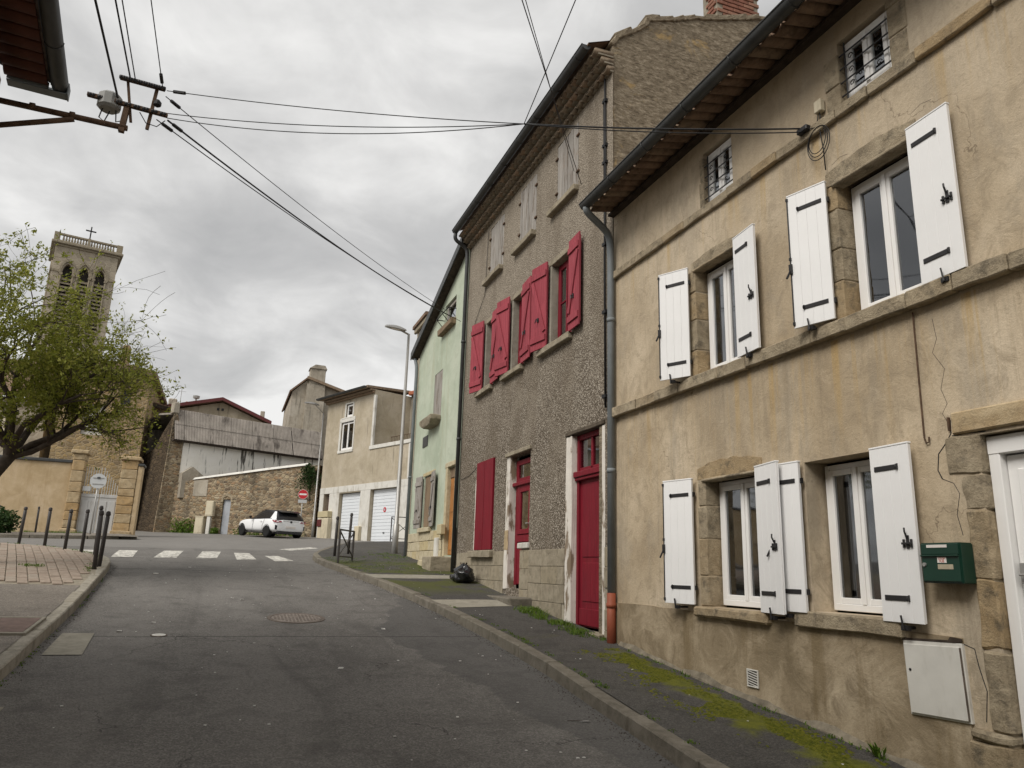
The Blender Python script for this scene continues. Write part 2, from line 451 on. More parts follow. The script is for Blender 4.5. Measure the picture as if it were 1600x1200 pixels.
def glass_mat(name, tint, gcol=(0.9, 0.92, 0.95), ior=1.5):
    m = bpy.data.materials.new(name)
    m.use_nodes = True
    t = NT(m.node_tree)
    m.node_tree.nodes.remove(m.node_tree.nodes['Principled BSDF'])
    tr = t.n('ShaderNodeBsdfTransparent')
    tr.inputs[0].default_value = (*tint, 1)
    gl = t.n('ShaderNodeBsdfGlossy')
    gl.inputs['Color'].default_value = (*gcol, 1)
    gl.inputs['Roughness'].default_value = 0.03
    c = t.coord()
    t.l(t.bump(t.noise(c, 1.6, 2, 0.5), 0.10, 0.02), gl.inputs['Normal'])
    fr = t.n('ShaderNodeFresnel')
    fr.inputs[0].default_value = ior
    f = t.math('MINIMUM', t.math('MULTIPLY_ADD', fr.outputs[0], 2.4, 0.05), 1.0)
    ms = t.n('ShaderNodeMixShader')
    t.l(f, ms.inputs[0])
    t.l(tr.outputs[0], ms.inputs[1])
    t.l(gl.outputs[0], ms.inputs[2])
    t.l(ms.outputs[0], m.node_tree.nodes['Material Output'].inputs[0])
    MATS[name] = m


glass_mat('window_glass', (0.72, 0.74, 0.73))
glass_mat('frosted_glass', (0.45, 0.47, 0.45))

# crumbling rubble gable
m, t, b = new_mat('rough_gable', 0.95, 0.08)
c = t.coord()
nz = t.noise(t.map(c, (1, 1, 3.2)), 8.0, 8, 0.82, 0.3)
k = t.ramp(nz, [(0.38, (0.085, 0.068, 0.048)), (0.48, (0.19, 0.157, 0.112)), (0.56, (0.275, 0.232, 0.17)), (0.66, (0.40, 0.345, 0.26))])
cl_ = t.sep(t.vor(t.map(c, (1, 1, 1.6)), 11, 'F1', 'Color'))[0]
k = t.mix(t.math('MULTIPLY', t.step(cl_, 0.55, 0.95), 0.35), k, (0.11, 0.085, 0.058))
k = t.mix(t.math('MULTIPLY', t.step(t.noise(c, 0.9, 5, 0.65, 0.5), 0.50, 0.66), 0.55), k, (0.13, 0.105, 0.074))
k = t.mix(t.math('MULTIPLY', t.step(t.noise(t.map(c, (1, 1, 1), (5, 1, 3)), 1.3, 5, 0.65, 0.4), 0.60, 0.68), 0.6), k, (0.40, 0.28, 0.12))
t.l(k, b.inputs['Base Color'])
t.l(t.bump(t.math('ADD', nz, t.math('MULTIPLY', t.noise(c, 28, 4, 0.7), 0.4)), 0.7, 0.03), b.inputs['Normal'])
MATS['rough_gable'] = m

# pebbledash
m, t, b = new_mat('pebbledash', 0.95, 0.12)
c = t.coord()
cell = t.vor(c, 40, 'F1', 'Color')
d1 = t.vor(c, 40, 'F1', 'Distance')
k = t.ramp(t.sep(cell)[0], [(0.0, (0.165, 0.138, 0.107)), (0.35, (0.26, 0.223, 0.178)), (0.7, (0.345, 0.302, 0.247)), (1.0, (0.46, 0.415, 0.35))])
k = t.mix(t.math('MULTIPLY', t.step(d1, 0.34, 0.62), 0.9), k, (0.085, 0.068, 0.05))
zz = t.sep(c)[2]
fadeup = t.step(t.math('ADD', zz, t.math('MULTIPLY', t.noise(c, 0.8, 4, 0.6), 3.0)), 5.2, 8.5)
k = t.mix(t.math('MULTIPLY', fadeup, 0.5), k, (0.315, 0.272, 0.215))
k = t.mix(t.math('MULTIPLY', t.step(t.noise(t.map(c, (1.4, 1.4, 0.35)), 0.9, 6, 0.65), 0.46, 0.62), 0.5), k, (0.15, 0.122, 0.09))
pt = t.noise(t.map(c, (1, 1, 1), (2, 7, 1)), 0.8, 4, 0.6, 0.6)
k = t.mix(t.math('MULTIPLY', t.step(pt, 0.54, 0.68), 0.22), k, (0.36, 0.318, 0.255))
t.l(k, b.inputs['Base Color'])
h = t.math('SUBTRACT', 1.0, d1)
t.l(t.bump(h, 0.6, 0.02), b.inputs['Normal'])
MATS['pebbledash'] = m


def asphalt(name, dark, light, patch=True, moss=False):
    m, t, b = new_mat(name, 0.88, 0.22)
    c = t.coord()
    sx, sy, sz = t.sep(c)
    big = t.noise(c, 0.35, 6, 0.6, 0.6)
    k = t.ramp(big, [(0.3, dark), (0.7, light)])
    agg = t.vor(c, 85, 'F1', 'Color')
    av = t.sep(agg)[0]
    k = t.mix(t.math('MULTIPLY', t.step(av, 0.55, 1.0), 0.42), k, tuple(x * 1.75 for x in light))
    k = t.mix(t.math('MULTIPLY', t.step(av, 0.4, 0.0), 0.5), k, tuple(x * 0.45 for x in dark))
    med = t.noise(c, 2.3, 7, 0.7, 0.4)
    k = t.mix(t.math('MULTIPLY', t.step(med, 0.48, 0.66), 0.45), k, tuple(x * 0.6 for x in dark))
    fine = t.noise(c, 18, 5, 0.7)
    k = t.mix(t.math('MULTIPLY', t.step(fine, 0.5, 0.75), 0.3), k, tuple(x * 1.4 for x in light))
    if patch:
        # newer, darker strip of asphalt laid along the right kerb
        wob = t.math('MULTIPLY', t.math('SUBTRACT', t.noise(c, 1.1, 5, 0.6, 0.4), 0.5), 0.9)
        e1 = t.math('ADD', t.math('SUBTRACT', sx, t.math('MULTIPLY_ADD', sy, -0.20, 4.18)), wob)
        f1 = t.step(e1, -0.03, 0.05)
        e2 = t.math('ADD', t.math('SUBTRACT', sx, t.math('MULTIPLY_ADD', sy, 0.30, -1.15)), wob)
        f2 = t.step(e2, -0.03, 0.06)
        fp = t.math('MULTIPLY', f1, f2)
        k = t.mix(t.math('MULTIPLY', fp, 0.5), k, (0.062, 0.061, 0.060))
        # worn wheel track, paler
        tr = t.math('ABSOLUTE', t.math('SUBTRACT', sx, t.math('MULTIPLY_ADD', sy, -0.045, 0.9)), 0.0)
        k = t.mix(t.math('MULTIPLY', t.step(tr, 0.65, 0.1), 0.12), k, tuple(x * 1.5 for x in light))
        tr2 = t.math('ABSOLUTE', t.math('SUBTRACT', sx, t.math('MULTIPLY_ADD', sy, -0.02, -0.75)), 0.0)
        k = t.mix(t.math('MULTIPLY', t.step(tr2, 0.5, 0.05), 0.16), k, tuple(x * 1.45 for x in light))
        # oil and tyre darkening, stretched along the street
        oil = t.noise(t.map(c, (1.3, 0.28, 1)), 1.2, 6, 0.68, 0.6)
        k = t.mix(t.math('MULTIPLY', t.step(oil, 0.50, 0.66), 0.36), k, (0.068, 0.064, 0.059))
        # older, paler surface beyond the zebra crossing
        pale = t.step(t.math('ADD', sy, t.math('MULTIPLY', t.noise(c, 0.8, 3, 0.6), 1.2)), 25.6, 26.6)
        k = t.mix(t.math('MULTIPLY', pale, 0.5), k, (0.215, 0.205, 0.19))
        # transverse joints and ragged cracks
        for yy, wd_, amp in ((10.55, 0.022, 0.12), (17.4, 0.03, 0.2), (25.6, 0.05, 0.3)):
            nz = t.math('MULTIPLY', t.math('SUBTRACT', t.noise(c, 2.0, 4, 0.6), 0.5), amp)
            dd = t.math('ABSOLUTE', t.math('ADD', t.math('SUBTRACT', sy, yy), nz), 0.0)
            k = t.mix(t.math('MULTIPLY', t.step(dd, wd_, wd_ * 0.3), 0.75), k, (0.018, 0.017, 0.016))
        wv = t.n('ShaderNodeVectorMath', operation='ADD')
        t.l(c, wv.inputs[0])
        sc = t.n('ShaderNodeVectorMath', operation='SCALE')
        t.l(t.noise(c, 1.4, 5, 0.65, 0, 'Color'), sc.inputs[0])
        sc.inputs['Scale'].default_value = 0.7
        t.l(sc.outputs[0], wv.inputs[1])
        ed = t.vor(wv.outputs[0], 0.42, 'DISTANCE_TO_EDGE', 'Distance')
        msk = t.step(t.noise(c, 0.5, 2, 0.5), 0.5, 0.56)
        k = t.mix(t.math('MULTIPLY', t.math('MULTIPLY', t.step(ed, 0.004, 0.001), msk), 0.6), k, (0.02, 0.019, 0.017))
    if moss:
        mz = t.math('MULTIPLY', t.math('SUBTRACT', t.noise(c, 1.6, 6, 0.65, 0.4), 0.5), 1.1)
        ew = t.math('ADD', t.math('SUBTRACT', sx, t.math('MULTIPLY_ADD', sy, 0.05, 4.0)), mz)
        ew2 = t.math('SUBTRACT', t.math('MULTIPLY_ADD', sy, 0.02, 4.68), sx)
        fy = t.step(sy, 9.2, 8.2)
        mk = t.math('MULTIPLY', t.math('MULTIPLY', t.step(ew, 0.0, 0.22), t.step(t.math('ADD', ew2, t.math('MULTIPLY', mz, 0.5)), 0.0, 0.1)), fy)
        mcol = t.ramp(t.noise(c, 9, 6, 0.7), [(0.3, (0.066, 0.072, 0.008)), (0.7, (0.145, 0.148, 0.012))])
        k = t.mix(t.math('MULTIPLY', mk, 0.9), k, mcol)
        # thin moss film in scattered patches and at the corner
        m2 = t.step(t.noise(c, 1.0, 7, 0.7, 0.5), 0.56, 0.7)
        k = t.mix(t.math('MULTIPLY', m2, 0.38), k, (0.075, 0.072, 0.018))
        m3 = t.math('MULTIPLY', t.step(t.noise(c, 0.9, 6, 0.7, 0.5), 0.42, 0.56), t.math('MULTIPLY', t.step(sy, 13.2, 14.6), t.step(sy, 20.5, 18.5)))
        k = t.mix(t.math('MULTIPLY', m3, 0.75), k, (0.075, 0.082, 0.014))
    t.l(k, b.inputs['Base Color'])
    h = t.math('ADD', t.math('MULTIPLY', t.vor(c, 85, 'F1', 'Distance'), 0.6), t.noise(c, 30, 5, 0.7))
    t.l(t.bump(h, 0.5, 0.012), b.inputs['Normal'])
    MATS[name] = m


asphalt('road_asphalt', (0.116, 0.109, 0.10), (0.168, 0.159, 0.147))
asphalt('pavement_asphalt', (0.048, 0.045, 0.042), (0.082, 0.077, 0.069), False, True)
asphalt('old_asphalt', (0.155, 0.137, 0.116), (0.225, 0.20, 0.172), False)

# worn road paint
m, t, b = new_mat('road_paint', 0.8, 0.25)
c = t.coord('Object')
k = t.ramp(t.noise(c, 9, 6, 0.75, 0.4), [(0.42, (0.17, 0.158, 0.14)), (0.54, (0.62, 0.60, 0.545))])
t.l(k, b.inputs['Base Color'])
MATS['road_paint'] = m


# ------------------------------------------------------------------ mesh helpers
class MB:
    def __init__(s):
        s.v, s.f = [], []

    def add(s, vs, fs):
        o = len(s.v)
        s.v += [tuple(p) for p in vs]
        s.f += [tuple(i + o for i in f) for f in fs]
        return s

    def box(s, x0, x1, y0, y1, z0, z1):
        return s.hexa([(x0, y0, z0), (x1, y0, z0), (x1, y1, z0), (x0, y1, z0), (x0, y0, z1), (x1, y0, z1), (x1, y1, z1), (x0, y1, z1)])

    def hexa(s, p):
        return s.add(p, [(3, 2, 1, 0), (4, 5, 6, 7), (0, 1, 5, 4), (1, 2, 6, 5), (2, 3, 7, 6), (3, 0, 4, 7)])

    def prism(s, poly, vec):
        n = len(poly)
        a = [Vector(p) for p in poly]
        b_ = [p + Vector(vec) for p in a]
        fs = [tuple(range(n))[::-1], tuple(range(n, 2 * n))]
        fs += [(i, (i + 1) % n, n + (i + 1) % n, n + i) for i in range(n)]
        return s.add(a + b_, fs)

    def bar(s, a, b_, w_, h_, up=(0, 0, 1)):
        a, b_ = Vector(a), Vector(b_)
        d = (b_ - a).normalized()
        u = Vector(up)
        sd = d.cross(u)
        if sd.length < 1e-4:
            sd = d.cross(Vector((1, 0, 0)))
        sd.normalize()
        u = sd.cross(d).normalized()
        sd, u = sd * (w_ / 2), u * (h_ / 2)
        return s.hexa([a - sd - u, a + sd - u, b_ + sd - u, b_ - sd - u, a - sd + u, a + sd + u, b_ + sd + u, b_ - sd + u])

    def tube(s, pts, r, n=8, caps=True):
        pts = [Vector(p) for p in pts]
        rs = r if isinstance(r, (list, tuple)) else [r] * len(pts)
        o = len(s.v)
        prev = None
        for i, p in enumerate(pts):
            d = (pts[min(i + 1, len(pts) - 1)] - pts[max(i - 1, 0)]).normalized()
            if prev is None:
                a = d.orthogonal().normalized()
            else:
                a = (prev - d * prev.dot(d))
                a = a.normalized() if a.length > 1e-6 else d.orthogonal().normalized()
            prev = a
            b_ = d.cross(a)
            for j in range(n):
                q = 2 * math.pi * j / n
                s.v.append(tuple(p + (a * math.cos(q) + b_ * math.sin(q)) * rs[i]))
        for i in range(len(pts) - 1):
            for j in range(n):
                s.f.append((o + i * n + j, o + i * n + (j + 1) % n, o + (i + 1) * n + (j + 1) % n, o + (i + 1) * n + j))
        if caps:
            s.f.append(tuple(o + j for j in range(n))[::-1])
            s.f.append(tuple(o + (len(pts) - 1) * n + j for j in range(n)))
        return s

    def lathe(s, prof, n=16, cx=0, cy=0):
        o = len(s.v)
        for r, z in prof:
            for j in range(n):
                q = 2 * math.pi * j / n
                s.v.append((cx + r * math.cos(q), cy + r * math.sin(q), z))
        for i in range(len(prof) - 1):
            for j in range(n):
                s.f.append((o + i * n + j, o + i * n + (j + 1) % n, o + (i + 1) * n + (j + 1) % n, o + (i + 1) * n + j))
        s.f.append(tuple(o + j for j in range(n))[::-1])
        s.f.append(tuple(o + (len(prof) - 1) * n + j for j in range(n)))
        return s

    def half_tile(s, x0, x1, y0, y1, z, r, n=6, th=0.018, down=False, y_drop=0.0):
        """half round clay tile running along y, from y0 to y1, centred between x0 and x1"""
        cx, hw = (x0 + x1) / 2, (x1 - x0) / 2
        o = len(s.v)
        sg = -1 if down else 1
        for (yy, dz) in ((y0, 0), (y1, y_drop)):
            for rr in (0, th):
                for j in range(n + 1):
                    q = math.pi * j / n
                    s.v.append((cx + math.cos(q) * (hw - rr), yy, z + dz + sg * math.sin(q) * (r - rr)))
        m_ = n + 1
        for j in range(n):
            s.f.append((o + j, o + j + 1, o + 2 * m_ + j + 1, o + 2 * m_ + j))
            s.f.append((o + m_ + j, o + 3 * m_ + j, o + 3 * m_ + j + 1, o + m_ + j + 1))
            s.f.append((o + j, o + m_ + j, o + m_ + j + 1, o + j + 1))
            s.f.append((o + 2 * m_ + j, o + 2 * m_ + j + 1, o + 3 * m_ + j + 1, o + 3 * m_ + j))
        s.f.append((o, o + 2 * m_, o + 3 * m_, o + m_))
        s.f.append((o + n, o + m_ + n, o + 3 * m_ + n, o + 2 * m_ + n))
        return s

    def mesh(s, name, smooth=False, bevel=0.0, jitter=0.0, seed=0, sub=0, recalc=True, seg=1):
        me = bpy.data.meshes.new(name)
        me.from_pydata(s.v, [], s.f)
        if bevel or jitter or sub or recalc:
            bm = bmesh.new()
            bm.from_mesh(me)
            if recalc:
                bmesh.ops.recalc_face_normals(bm, faces=bm.faces)
            if bevel:
                bmesh.ops.bevel(bm, geom=list(bm.edges), offset=bevel, segments=seg, affect='EDGES', clamp_overlap=True)
            if sub:
                bmesh.ops.subdivide_edges(bm, edges=list(bm.edges), cuts=sub, use_grid_fill=True)
            if jitter:
                rr = random.Random(seed)
                ox = rr.random() * 100
                for v in bm.verts:
                    nv = mnoise.noise_vector(v.co * 7 + Vector((ox, ox, 0)))
                    v.co += nv * jitter
            bm.to_mesh(me)
            bm.free()
        if smooth:
            for p in me.polygons:
                p.use_smooth = True
        me.update()
        return me


def obj(name, me, mat=None, parent=None, loc=(0, 0, 0), rot=(0, 0, 0)):
    if isinstance(me, MB):
        me = me.mesh(name)
    o = bpy.data.objects.new(name, me)
    COL.objects.link(o)
    if mat and me is not None and len(me.materials) == 0:
        me.materials.append(MATS[mat])
    o.parent = parent
    o.location = loc
    o.rotation_euler = rot
    return o


def tag(o, label=None, cat=None, group=None, kind=None):
    for k_, v_ in (('label', label), ('category', cat), ('group', group), ('kind', kind)):
        if v_:
            o[k_] = v_
    return o


def thing(name, label, cat, loc=(0, 0, 0), rz=0.0, group=None):
    return tag(obj(name, None, None, None, loc, (0, 0, rz)), label, cat, group)


def copy_tree(o, parent=None):
    c_ = o.copy()
    COL.objects.link(c_)
    c_.parent = parent
    for ch in list(o.children):
        copy_tree(ch, c_)
    return c_


def stone(w_, h_, d_, seed, bevel=0.012, jitter=0.012, sub=1):
    """irregular dressed stone block, centred on its back face: x -w/2..w/2, y -d..0, z 0..h"""
    return MB().box(-w_ / 2, w_ / 2, -d_, 0.0, 0.0, h_).mesh('stone', False, bevel, jitter, seed, sub)


# ------------------------------------------------------------------ ground
GY = [-40, -10, 0, 4.68, 9.14, 12.2, 15.3, 17, 21.7, 30, 41, 50, 70, 100, 200, 3000]
GZ = [-4, -1.15, -.2, .27, .70, 1.03, 1.36, 1.55, 1.90, 2.42, 3.05, 3.55, 4.3, 5, 6, 6]


def interp(x, X, Y):
    if x <= X[0]:
        return Y[0]
    for i in range(len(X) - 1):
        if x <= X[i + 1]:
            return Y[i] + (Y[i + 1] - Y[i]) * (x - X[i]) / (X[i + 1] - X[i])
    return Y[-1]


def sstep(a, b_, t_):
    t_ = min(1, max(0, (t_ - a) / (b_ - a)))
    return t_ * t_ * (3 - 2 * t_)


def GS(y):
    # gently smoothed long profile of the street
    return sum(interp(y + d, GY, GZ) for d in (-1, -.5, 0, .5, 1)) / 5


def g(x, y):
    return GS(y) + 0.022 * max(-10, min(10, x)) * sstep(18, 30, y)


def road_z(x, y):
    return g(x, y) - 0.15


def grid_axis(segs):
    out = [segs[0][0]]
    for a, b_, st in segs:
        n = max(1, round((b_ - a) / st))
        out += [a + (b_ - a) * (i + 1) / n for i in range(n)]
    return out


XA = grid_axis([(-1500, -300, 400), (-300, -40, 65), (-40, -10, 5), (-10, 12, 1.0), (12, 40, 5), (40, 300, 65), (300, 1500, 400)])
YA = grid_axis([(-300, -40, 65), (-40, -6, 4), (-6, 50, 0.5), (50, 100, 5), (100, 300, 40), (300, 2500, 500)])
vs = [(x, y, road_z(x, y)) for y in YA for x in XA]
nx = len(XA)
fs = [(j * nx + i, j * nx + i + 1, (j + 1) * nx + i + 1, (j + 1) * nx + i) for j in range(len(YA) - 1) for i in range(nx - 1)]
road = obj('road', MB().add(vs, fs).mesh('road', True, recalc=False), 'road_asphalt')
tag(road, kind='structure')

KR = [(-8, 3.4), (3, 3.4), (5, 3.4), (7, 3.5), (8.5, 3.58), (10, 3.56), (12, 3.42), (13.8, 3.22), (15.5, 2.95), (17, 2.65), (19, 2.36), (20.8, 2.25), (22, 2.32), (23.5, 2.58), (26, 3.25), (28.6, 4.0), (30, 4.65), (31.2, 5.6), (32, 7.2), (32.3, 14)]
KL = [(-8, -1.75), (8, -1.75), (12, -1.8), (15.5, -1.95), (17, -2.02), (18.4, -2.22), (19.4, -2.55), (20.4, -3.05), (21.4, -3.75), (22.4, -4.65), (23.2, -5.8), (23.9, -7.4), (24.4, -9.5), (24.8, -13)]


def xk(tab, y):
    return interp(y, [p[0] for p in tab], [p[1] for p in tab])


def sheet(name, mat, ys, xl, xr, n, zf, parent=None, skirt=0.0):
    mb = MB()
    vs_, fs_ = [], []
    for y in ys:
        a, b_ = xl(y), xr(y)
        for i in range(n + 1):
            x = a + (b_ - a) * i / n
            vs_.append((x, y, zf(x, y)))
    for j in range(len(ys) - 1):
        for i in range(n):
            q = j * (n + 1) + i
            fs_.append((q, q + 1, q + n + 2, q + n + 1))
    mb.add(vs_, fs_)
    return obj(name, mb.mesh(name, True, recalc=False), mat, parent)


def pav_z(x, y):
    # pavement right: slight fall to the kerb, gentle unevenness
    return g(x, y) - 0.02 * max(0, min(1, (5 - x) / 1.6)) + 0.012 * mnoise.noise(Vector((x * 0.9, y * 0.6, 3)))


ys_r = grid_axis([(-8, 24, 0.25), (24, 32.2, 0.2)])
pr = sheet('pavement', 'pavement_asphalt', ys_r, lambda y: xk(KR, y) + 0.15, lambda y: 5.06 if y < 21.9 else 14.0, 8, pav_z)
tag(pr, kind='structure')
ys_l = grid_axis([(-8, 13.8, 0.3)])
pl = sheet('pavement', 'old_asphalt', ys_l, lambda y: -12, lambda y: xk(KL, y) - 0.15, 10, lambda x, y: g(x, y) - 0.012)
tag(pl, kind='structure')
ys_l2 = grid_axis([(13.8, 24.8, 0.25)])
pb = sheet('paved_corner', 'mortar', ys_l2, lambda y: -14, lambda y: xk(KL, y) - 0.10, 10, lambda x, y: g(x, y) - 0.022)
tag(pb, kind='structure')
pg_ = sheet('pavement', 'old_asphalt', grid_axis([(32.2, 36.2, 0.5)]), lambda y: -16, lambda y: -3.1 - 0.35 * max(0, (y - 33)), 6, lambda x, y: g(x, y) - 0.03)
tag(pg_, kind='structure')


def kerb(name, path, side, length=1.0, ymin=-2, seed=1, mat='kerb_granite'):
    """row of kerb stones along a path of (y, x) points; side +1: pavement lies to +x"""
    root = tag(obj(name, None), kind='structure')
    pts = [Vector((x, y)) for y, x in path]
    # resample
    acc, res = 0.0, [pts[0]]
    fine = []
    for a, b_ in zip(pts, pts[1:]):
        n = max(1, int((b_ - a).length / 0.05))
        fine += [a.lerp(b_, i / n) for i in range(n)]
    fine.append(pts[-1])
    rr = random.Random(seed)
    tgt = length
    for a, b_ in zip(fine, fine[1:]):
        acc += (b_ - a).length
        if acc >= tgt:
            res.append(b_)
            acc = 0
            tgt = length * rr.uniform(0.8, 1.1)
    res.append(fine[-1])
    for i in range(len(res) - 1):
        a, b_ = res[i], res[i + 1]
        if (a.y + b_.y) / 2 < ymin:
            continue
        d = (b_ - a)
        if d.length < 0.2:
            continue
        d.normalize()
        nrm = Vector((d.y, -d.x)) * side
        gap = 0.007
        a2, b2 = a + d * gap, b_ - d * gap
        h = rr.uniform(-0.008, 0.006)
        P = []
        for zt in (0, 1):
            for (q, off) in ((a2, 0.0), (b2, 0.0), (b2, 0.17), (a2, 0.17)):
                p = q + nrm * (off + (0.012 if zt and off == 0 else 0))
                z = g(p.x, p.y) - 0.016 + h if zt else g(p.x, p.y) - 0.42
                P.append((p.x, p.y, z))
        cx = sum(p[0] for p in P) / 8
        cy = sum(p[1] for p in P) / 8
        cz = P[4][2]
        me = MB().hexa([(p[0] - cx, p[1] - cy, p[2] - cz) for p in P]).mesh('kerb_stone', False, 0.014, 0.008, i + seed * 50, 1)
        obj('kerb_stone', me, mat, root, (cx, cy, cz))
    return root


kerb('kerb', KR, 1, 1.05, -2, 3)
KL2 = [p for p in KL]
kl = kerb('kerb', KL2, -1, 1.0, -2, 4, 'kerb_concrete')
kerb('kerb', [(36, -4.3), (34.2, -3.6), (33, -3.3), (32.4, -3.9), (32.15, -5.5), (32.1, -9), (32.1, -15)], -1, 1.0, -2, 9)

# pinkish pavers on the left corner
cells = []
PW, PL_, PA = 0.14, 0.27, R(13)
ce, de = Vector((math.cos(PA), math.sin(PA))), Vector((-math.sin(PA), math.cos(PA)))
for ix in range(-75, 30):
    for jy in range(-8, 50):
        q = Vector((-2.2, 13.9)) + ce * (ix * (PW + .014)) + de * ((jy + (.5 if ix % 2 else 0)) * (PL_ + .02))
        if 13.98 < q.y < 24.6 and -12.4 < q.x < min(xk(KL, q.y - .1), xk(KL, q.y + .1)) - .25:
            cells.append((q.x, q.y))


def in_view(px_, py_):
    d = Vector((px_, py_, g(px_, py_))) - Vector((0, 0, 1.6))
    c_ = (d.dot(r2) / d.dot(fwd))
    return c_ > -0.70


vis = sorted([c_ for c_ in cells if in_view(*c_)], key=lambda c_: c_[1])
near = set(vis[:300])
paver_meshes = [MB().box(-PW / 2, PW / 2, -PL_ / 2, PL_ / 2, -0.06, 0).mesh('paver', False, 0.006, 0.004, s_) for s_ in range(6)]
for me in paver_meshes:
    me.materials.append(MATS['paver_pink'])
rest = MB()
for (cx, cy) in cells:
    z = g(cx, cy) + rnd.uniform(-0.004, 0.004)
    sl = math.atan((g(cx, cy + .2) - g(cx, cy - .2)) / 0.4)
    if (cx, cy) in near:
        obj('paver', rnd.choice(paver_meshes), None, pb, (cx, cy, z), (sl, 0, PA + rnd.uniform(-.01, .01)))
    elif in_view(cx, cy) or cx > -8:
        hw, hl = PW / 2, PL_ / 2
        dz = math.tan(sl) * hl
        P_ = []
        for dz_ in (-.05, 0):
            for a_, b_ in ((-hw, -hl), (hw, -hl), (hw, hl), (-hw, hl)):
                q = Vector((cx, cy)) + ce * a_ + de * b_
                P_.append((q.x, q.y, g(q.x, q.y) + dz_))
        rest.hexa(P_)
tag(obj('paving', rest.mesh('paving'), 'paver_pink', pb), kind='stuff')


def ground_poly(name, mat, pts, off, parent=None, zf=road_z, n=6):
    """quad laid on the ground (4 corners x,y), subdivided so it follows the slope"""
    p = [Vector(q) for q in pts]
    vs_, fs_ = [], []
    for j in range(n + 1):
        for i in range(n + 1):
            a = p[0].lerp(p[1], i / n)
            b_ = p[3].lerp(p[2], i / n)
            q = a.lerp(b_, j / n)
            vs_.append((q.x, q.y, zf(q.x, q.y) + off))
    for j in range(n):
        for i in range(n):
            q = j * (n + 1) + i
            fs_.append((q, q + 1, q + n + 2, q + n + 1))
    return obj(name, MB().add(vs_, fs_).mesh(name, recalc=False), mat, parent)


# zebra crossing and the stripe of the next crossing
cw = tag(obj('crosswalk', None), kind='structure')
for q in ([(-2.45, 20.4), (-2.0, 20.5), (-2.2, 23.7), (-2.65, 23.5)],
          [(-1.55, 20.6), (-1.05, 20.75), (-1.05, 24.0), (-1.55, 23.9)],
          [(-0.60, 20.8), (-0.12, 20.95), (-0.05, 24.1), (-0.55, 24.0)],
          [(0.35, 20.7), (0.83, 20.95), (0.72, 23.6), (0.30, 23.7)],
          [(1.27, 20.5), (1.75, 20.8), (1.45, 22.6), (1.1, 22.5)],
          [(-3.4, 20.9), (-2.95, 20.5), (-3.15, 23.3), (-3.6, 23.2)],
          [(2.0, 25.6), (3.1, 27.4), (2.9, 28.1), (1.7, 26.3)]):
    ground_poly('stripe', 'road_paint', q, 0.006, cw)

# concrete strips across the right pavement
for q in ([(2.95, 15.75), (4.95, 15.75), (4.95, 16.35), (2.80, 16.35)], [(3.50, 12.15), (4.62, 12.25), (4.62, 12.95), (3.40, 12.95)]):
    tag(ground_poly('pavement_strip', 'concrete_slab', q, 0.006, None, pav_z), kind='structure')
# concrete slabs in the left gutter
for q in ([(-1.66, 9.55), (-1.28, 9.55), (-1.34, 10.72), (-1.68, 10.72)], [(-1.68, 6.6), (-1.50, 6.6), (-1.52, 7.6), (-1.68, 7.6)]):
    tag(ground_poly('gutter_slab', 'concrete_slab', q, 0.008), kind='structure')


# ------------------------------------------------------------------ facade helpers (local x right, y into the house, z up)
def clip_top(poly, xa, za, xb, zb):
    """keep the part of an x,z polygon below the line (xa,za)-(xb,zb)"""
    def side(p):
        return (za + (zb - za) * (p[0] - xa) / (xb - xa)) - p[1]
    out = []
    for i in range(len(poly)):
        p, q = poly[i], poly[(i + 1) % len(poly)]
        sp, sq = side(p), side(q)
        if sp >= -1e-9:
            out.append(p)
        if (sp > 1e-9 and sq < -1e-9) or (sp < -1e-9 and sq > 1e-9):
            t_ = sp / (sp - sq)
            out.append((p[0] + (q[0] - p[0]) * t_, p[1] + (q[1] - p[1]) * t_))
    return out


def facade(name, parent, mat, x0, x1, z0, top, holes=(), reveal=0.22, y=0.0):
    tl = top if isinstance(top, list) else [(x0, top), (x1, top)]
    X = sorted(set([x0, x1] + [p[0] for p in tl] + [h[0] for h in holes] + [h[1] for h in holes]))
    X = [q for q in X if x0 - 1e-6 <= q <= x1 + 1e-6]
    zm = max(p[1] for p in tl)
    Z = sorted(set([z0, zm] + [h[2] for h in holes] + [h[3] for h in holes]))
    mb = MB()

    def topz(q):
        return interp(q, [p[0] for p in tl], [p[1] for p in tl])
    for a, b_ in zip(X, X[1:]):
        for c_, d in zip(Z, Z[1:]):
            mx, mz = (a + b_) / 2, (c_ + d) / 2
            if any(h[0] < mx < h[1] and h[2] < mz < h[3] for h in holes):
                continue
            poly = clip_top([(a, c_), (b_, c_), (b_, d), (a, d)], a, topz(a), b_, topz(b_))
            if len(poly) >= 3:
                mb.add([(p[0], y, p[1]) for p in poly], [tuple(range(len(poly)))])
    for h in holes:
        a, b_, c_, d = h[:4]
        rv = h[4] if len(h) > 4 else reveal
        y2 = y + rv
        mb.add([(a, y, c_), (a, y2, c_), (a, y2, d), (a, y, d)], [(0, 1, 2, 3)])
        mb.add([(b_, y, c_), (b_, y, d), (b_, y2, d), (b_, y2, c_)], [(0, 1, 2, 3)])
        mb.add([(a, y, c_), (b_, y, c_), (b_, y2, c_), (a, y2, c_)], [(0, 1, 2, 3)])
        mb.add([(a, y, d), (a, y2, d), (b_, y2, d), (b_, y, d)], [(0, 1, 2, 3)])
    return obj(name, mb.mesh(name, recalc=False), mat, parent)


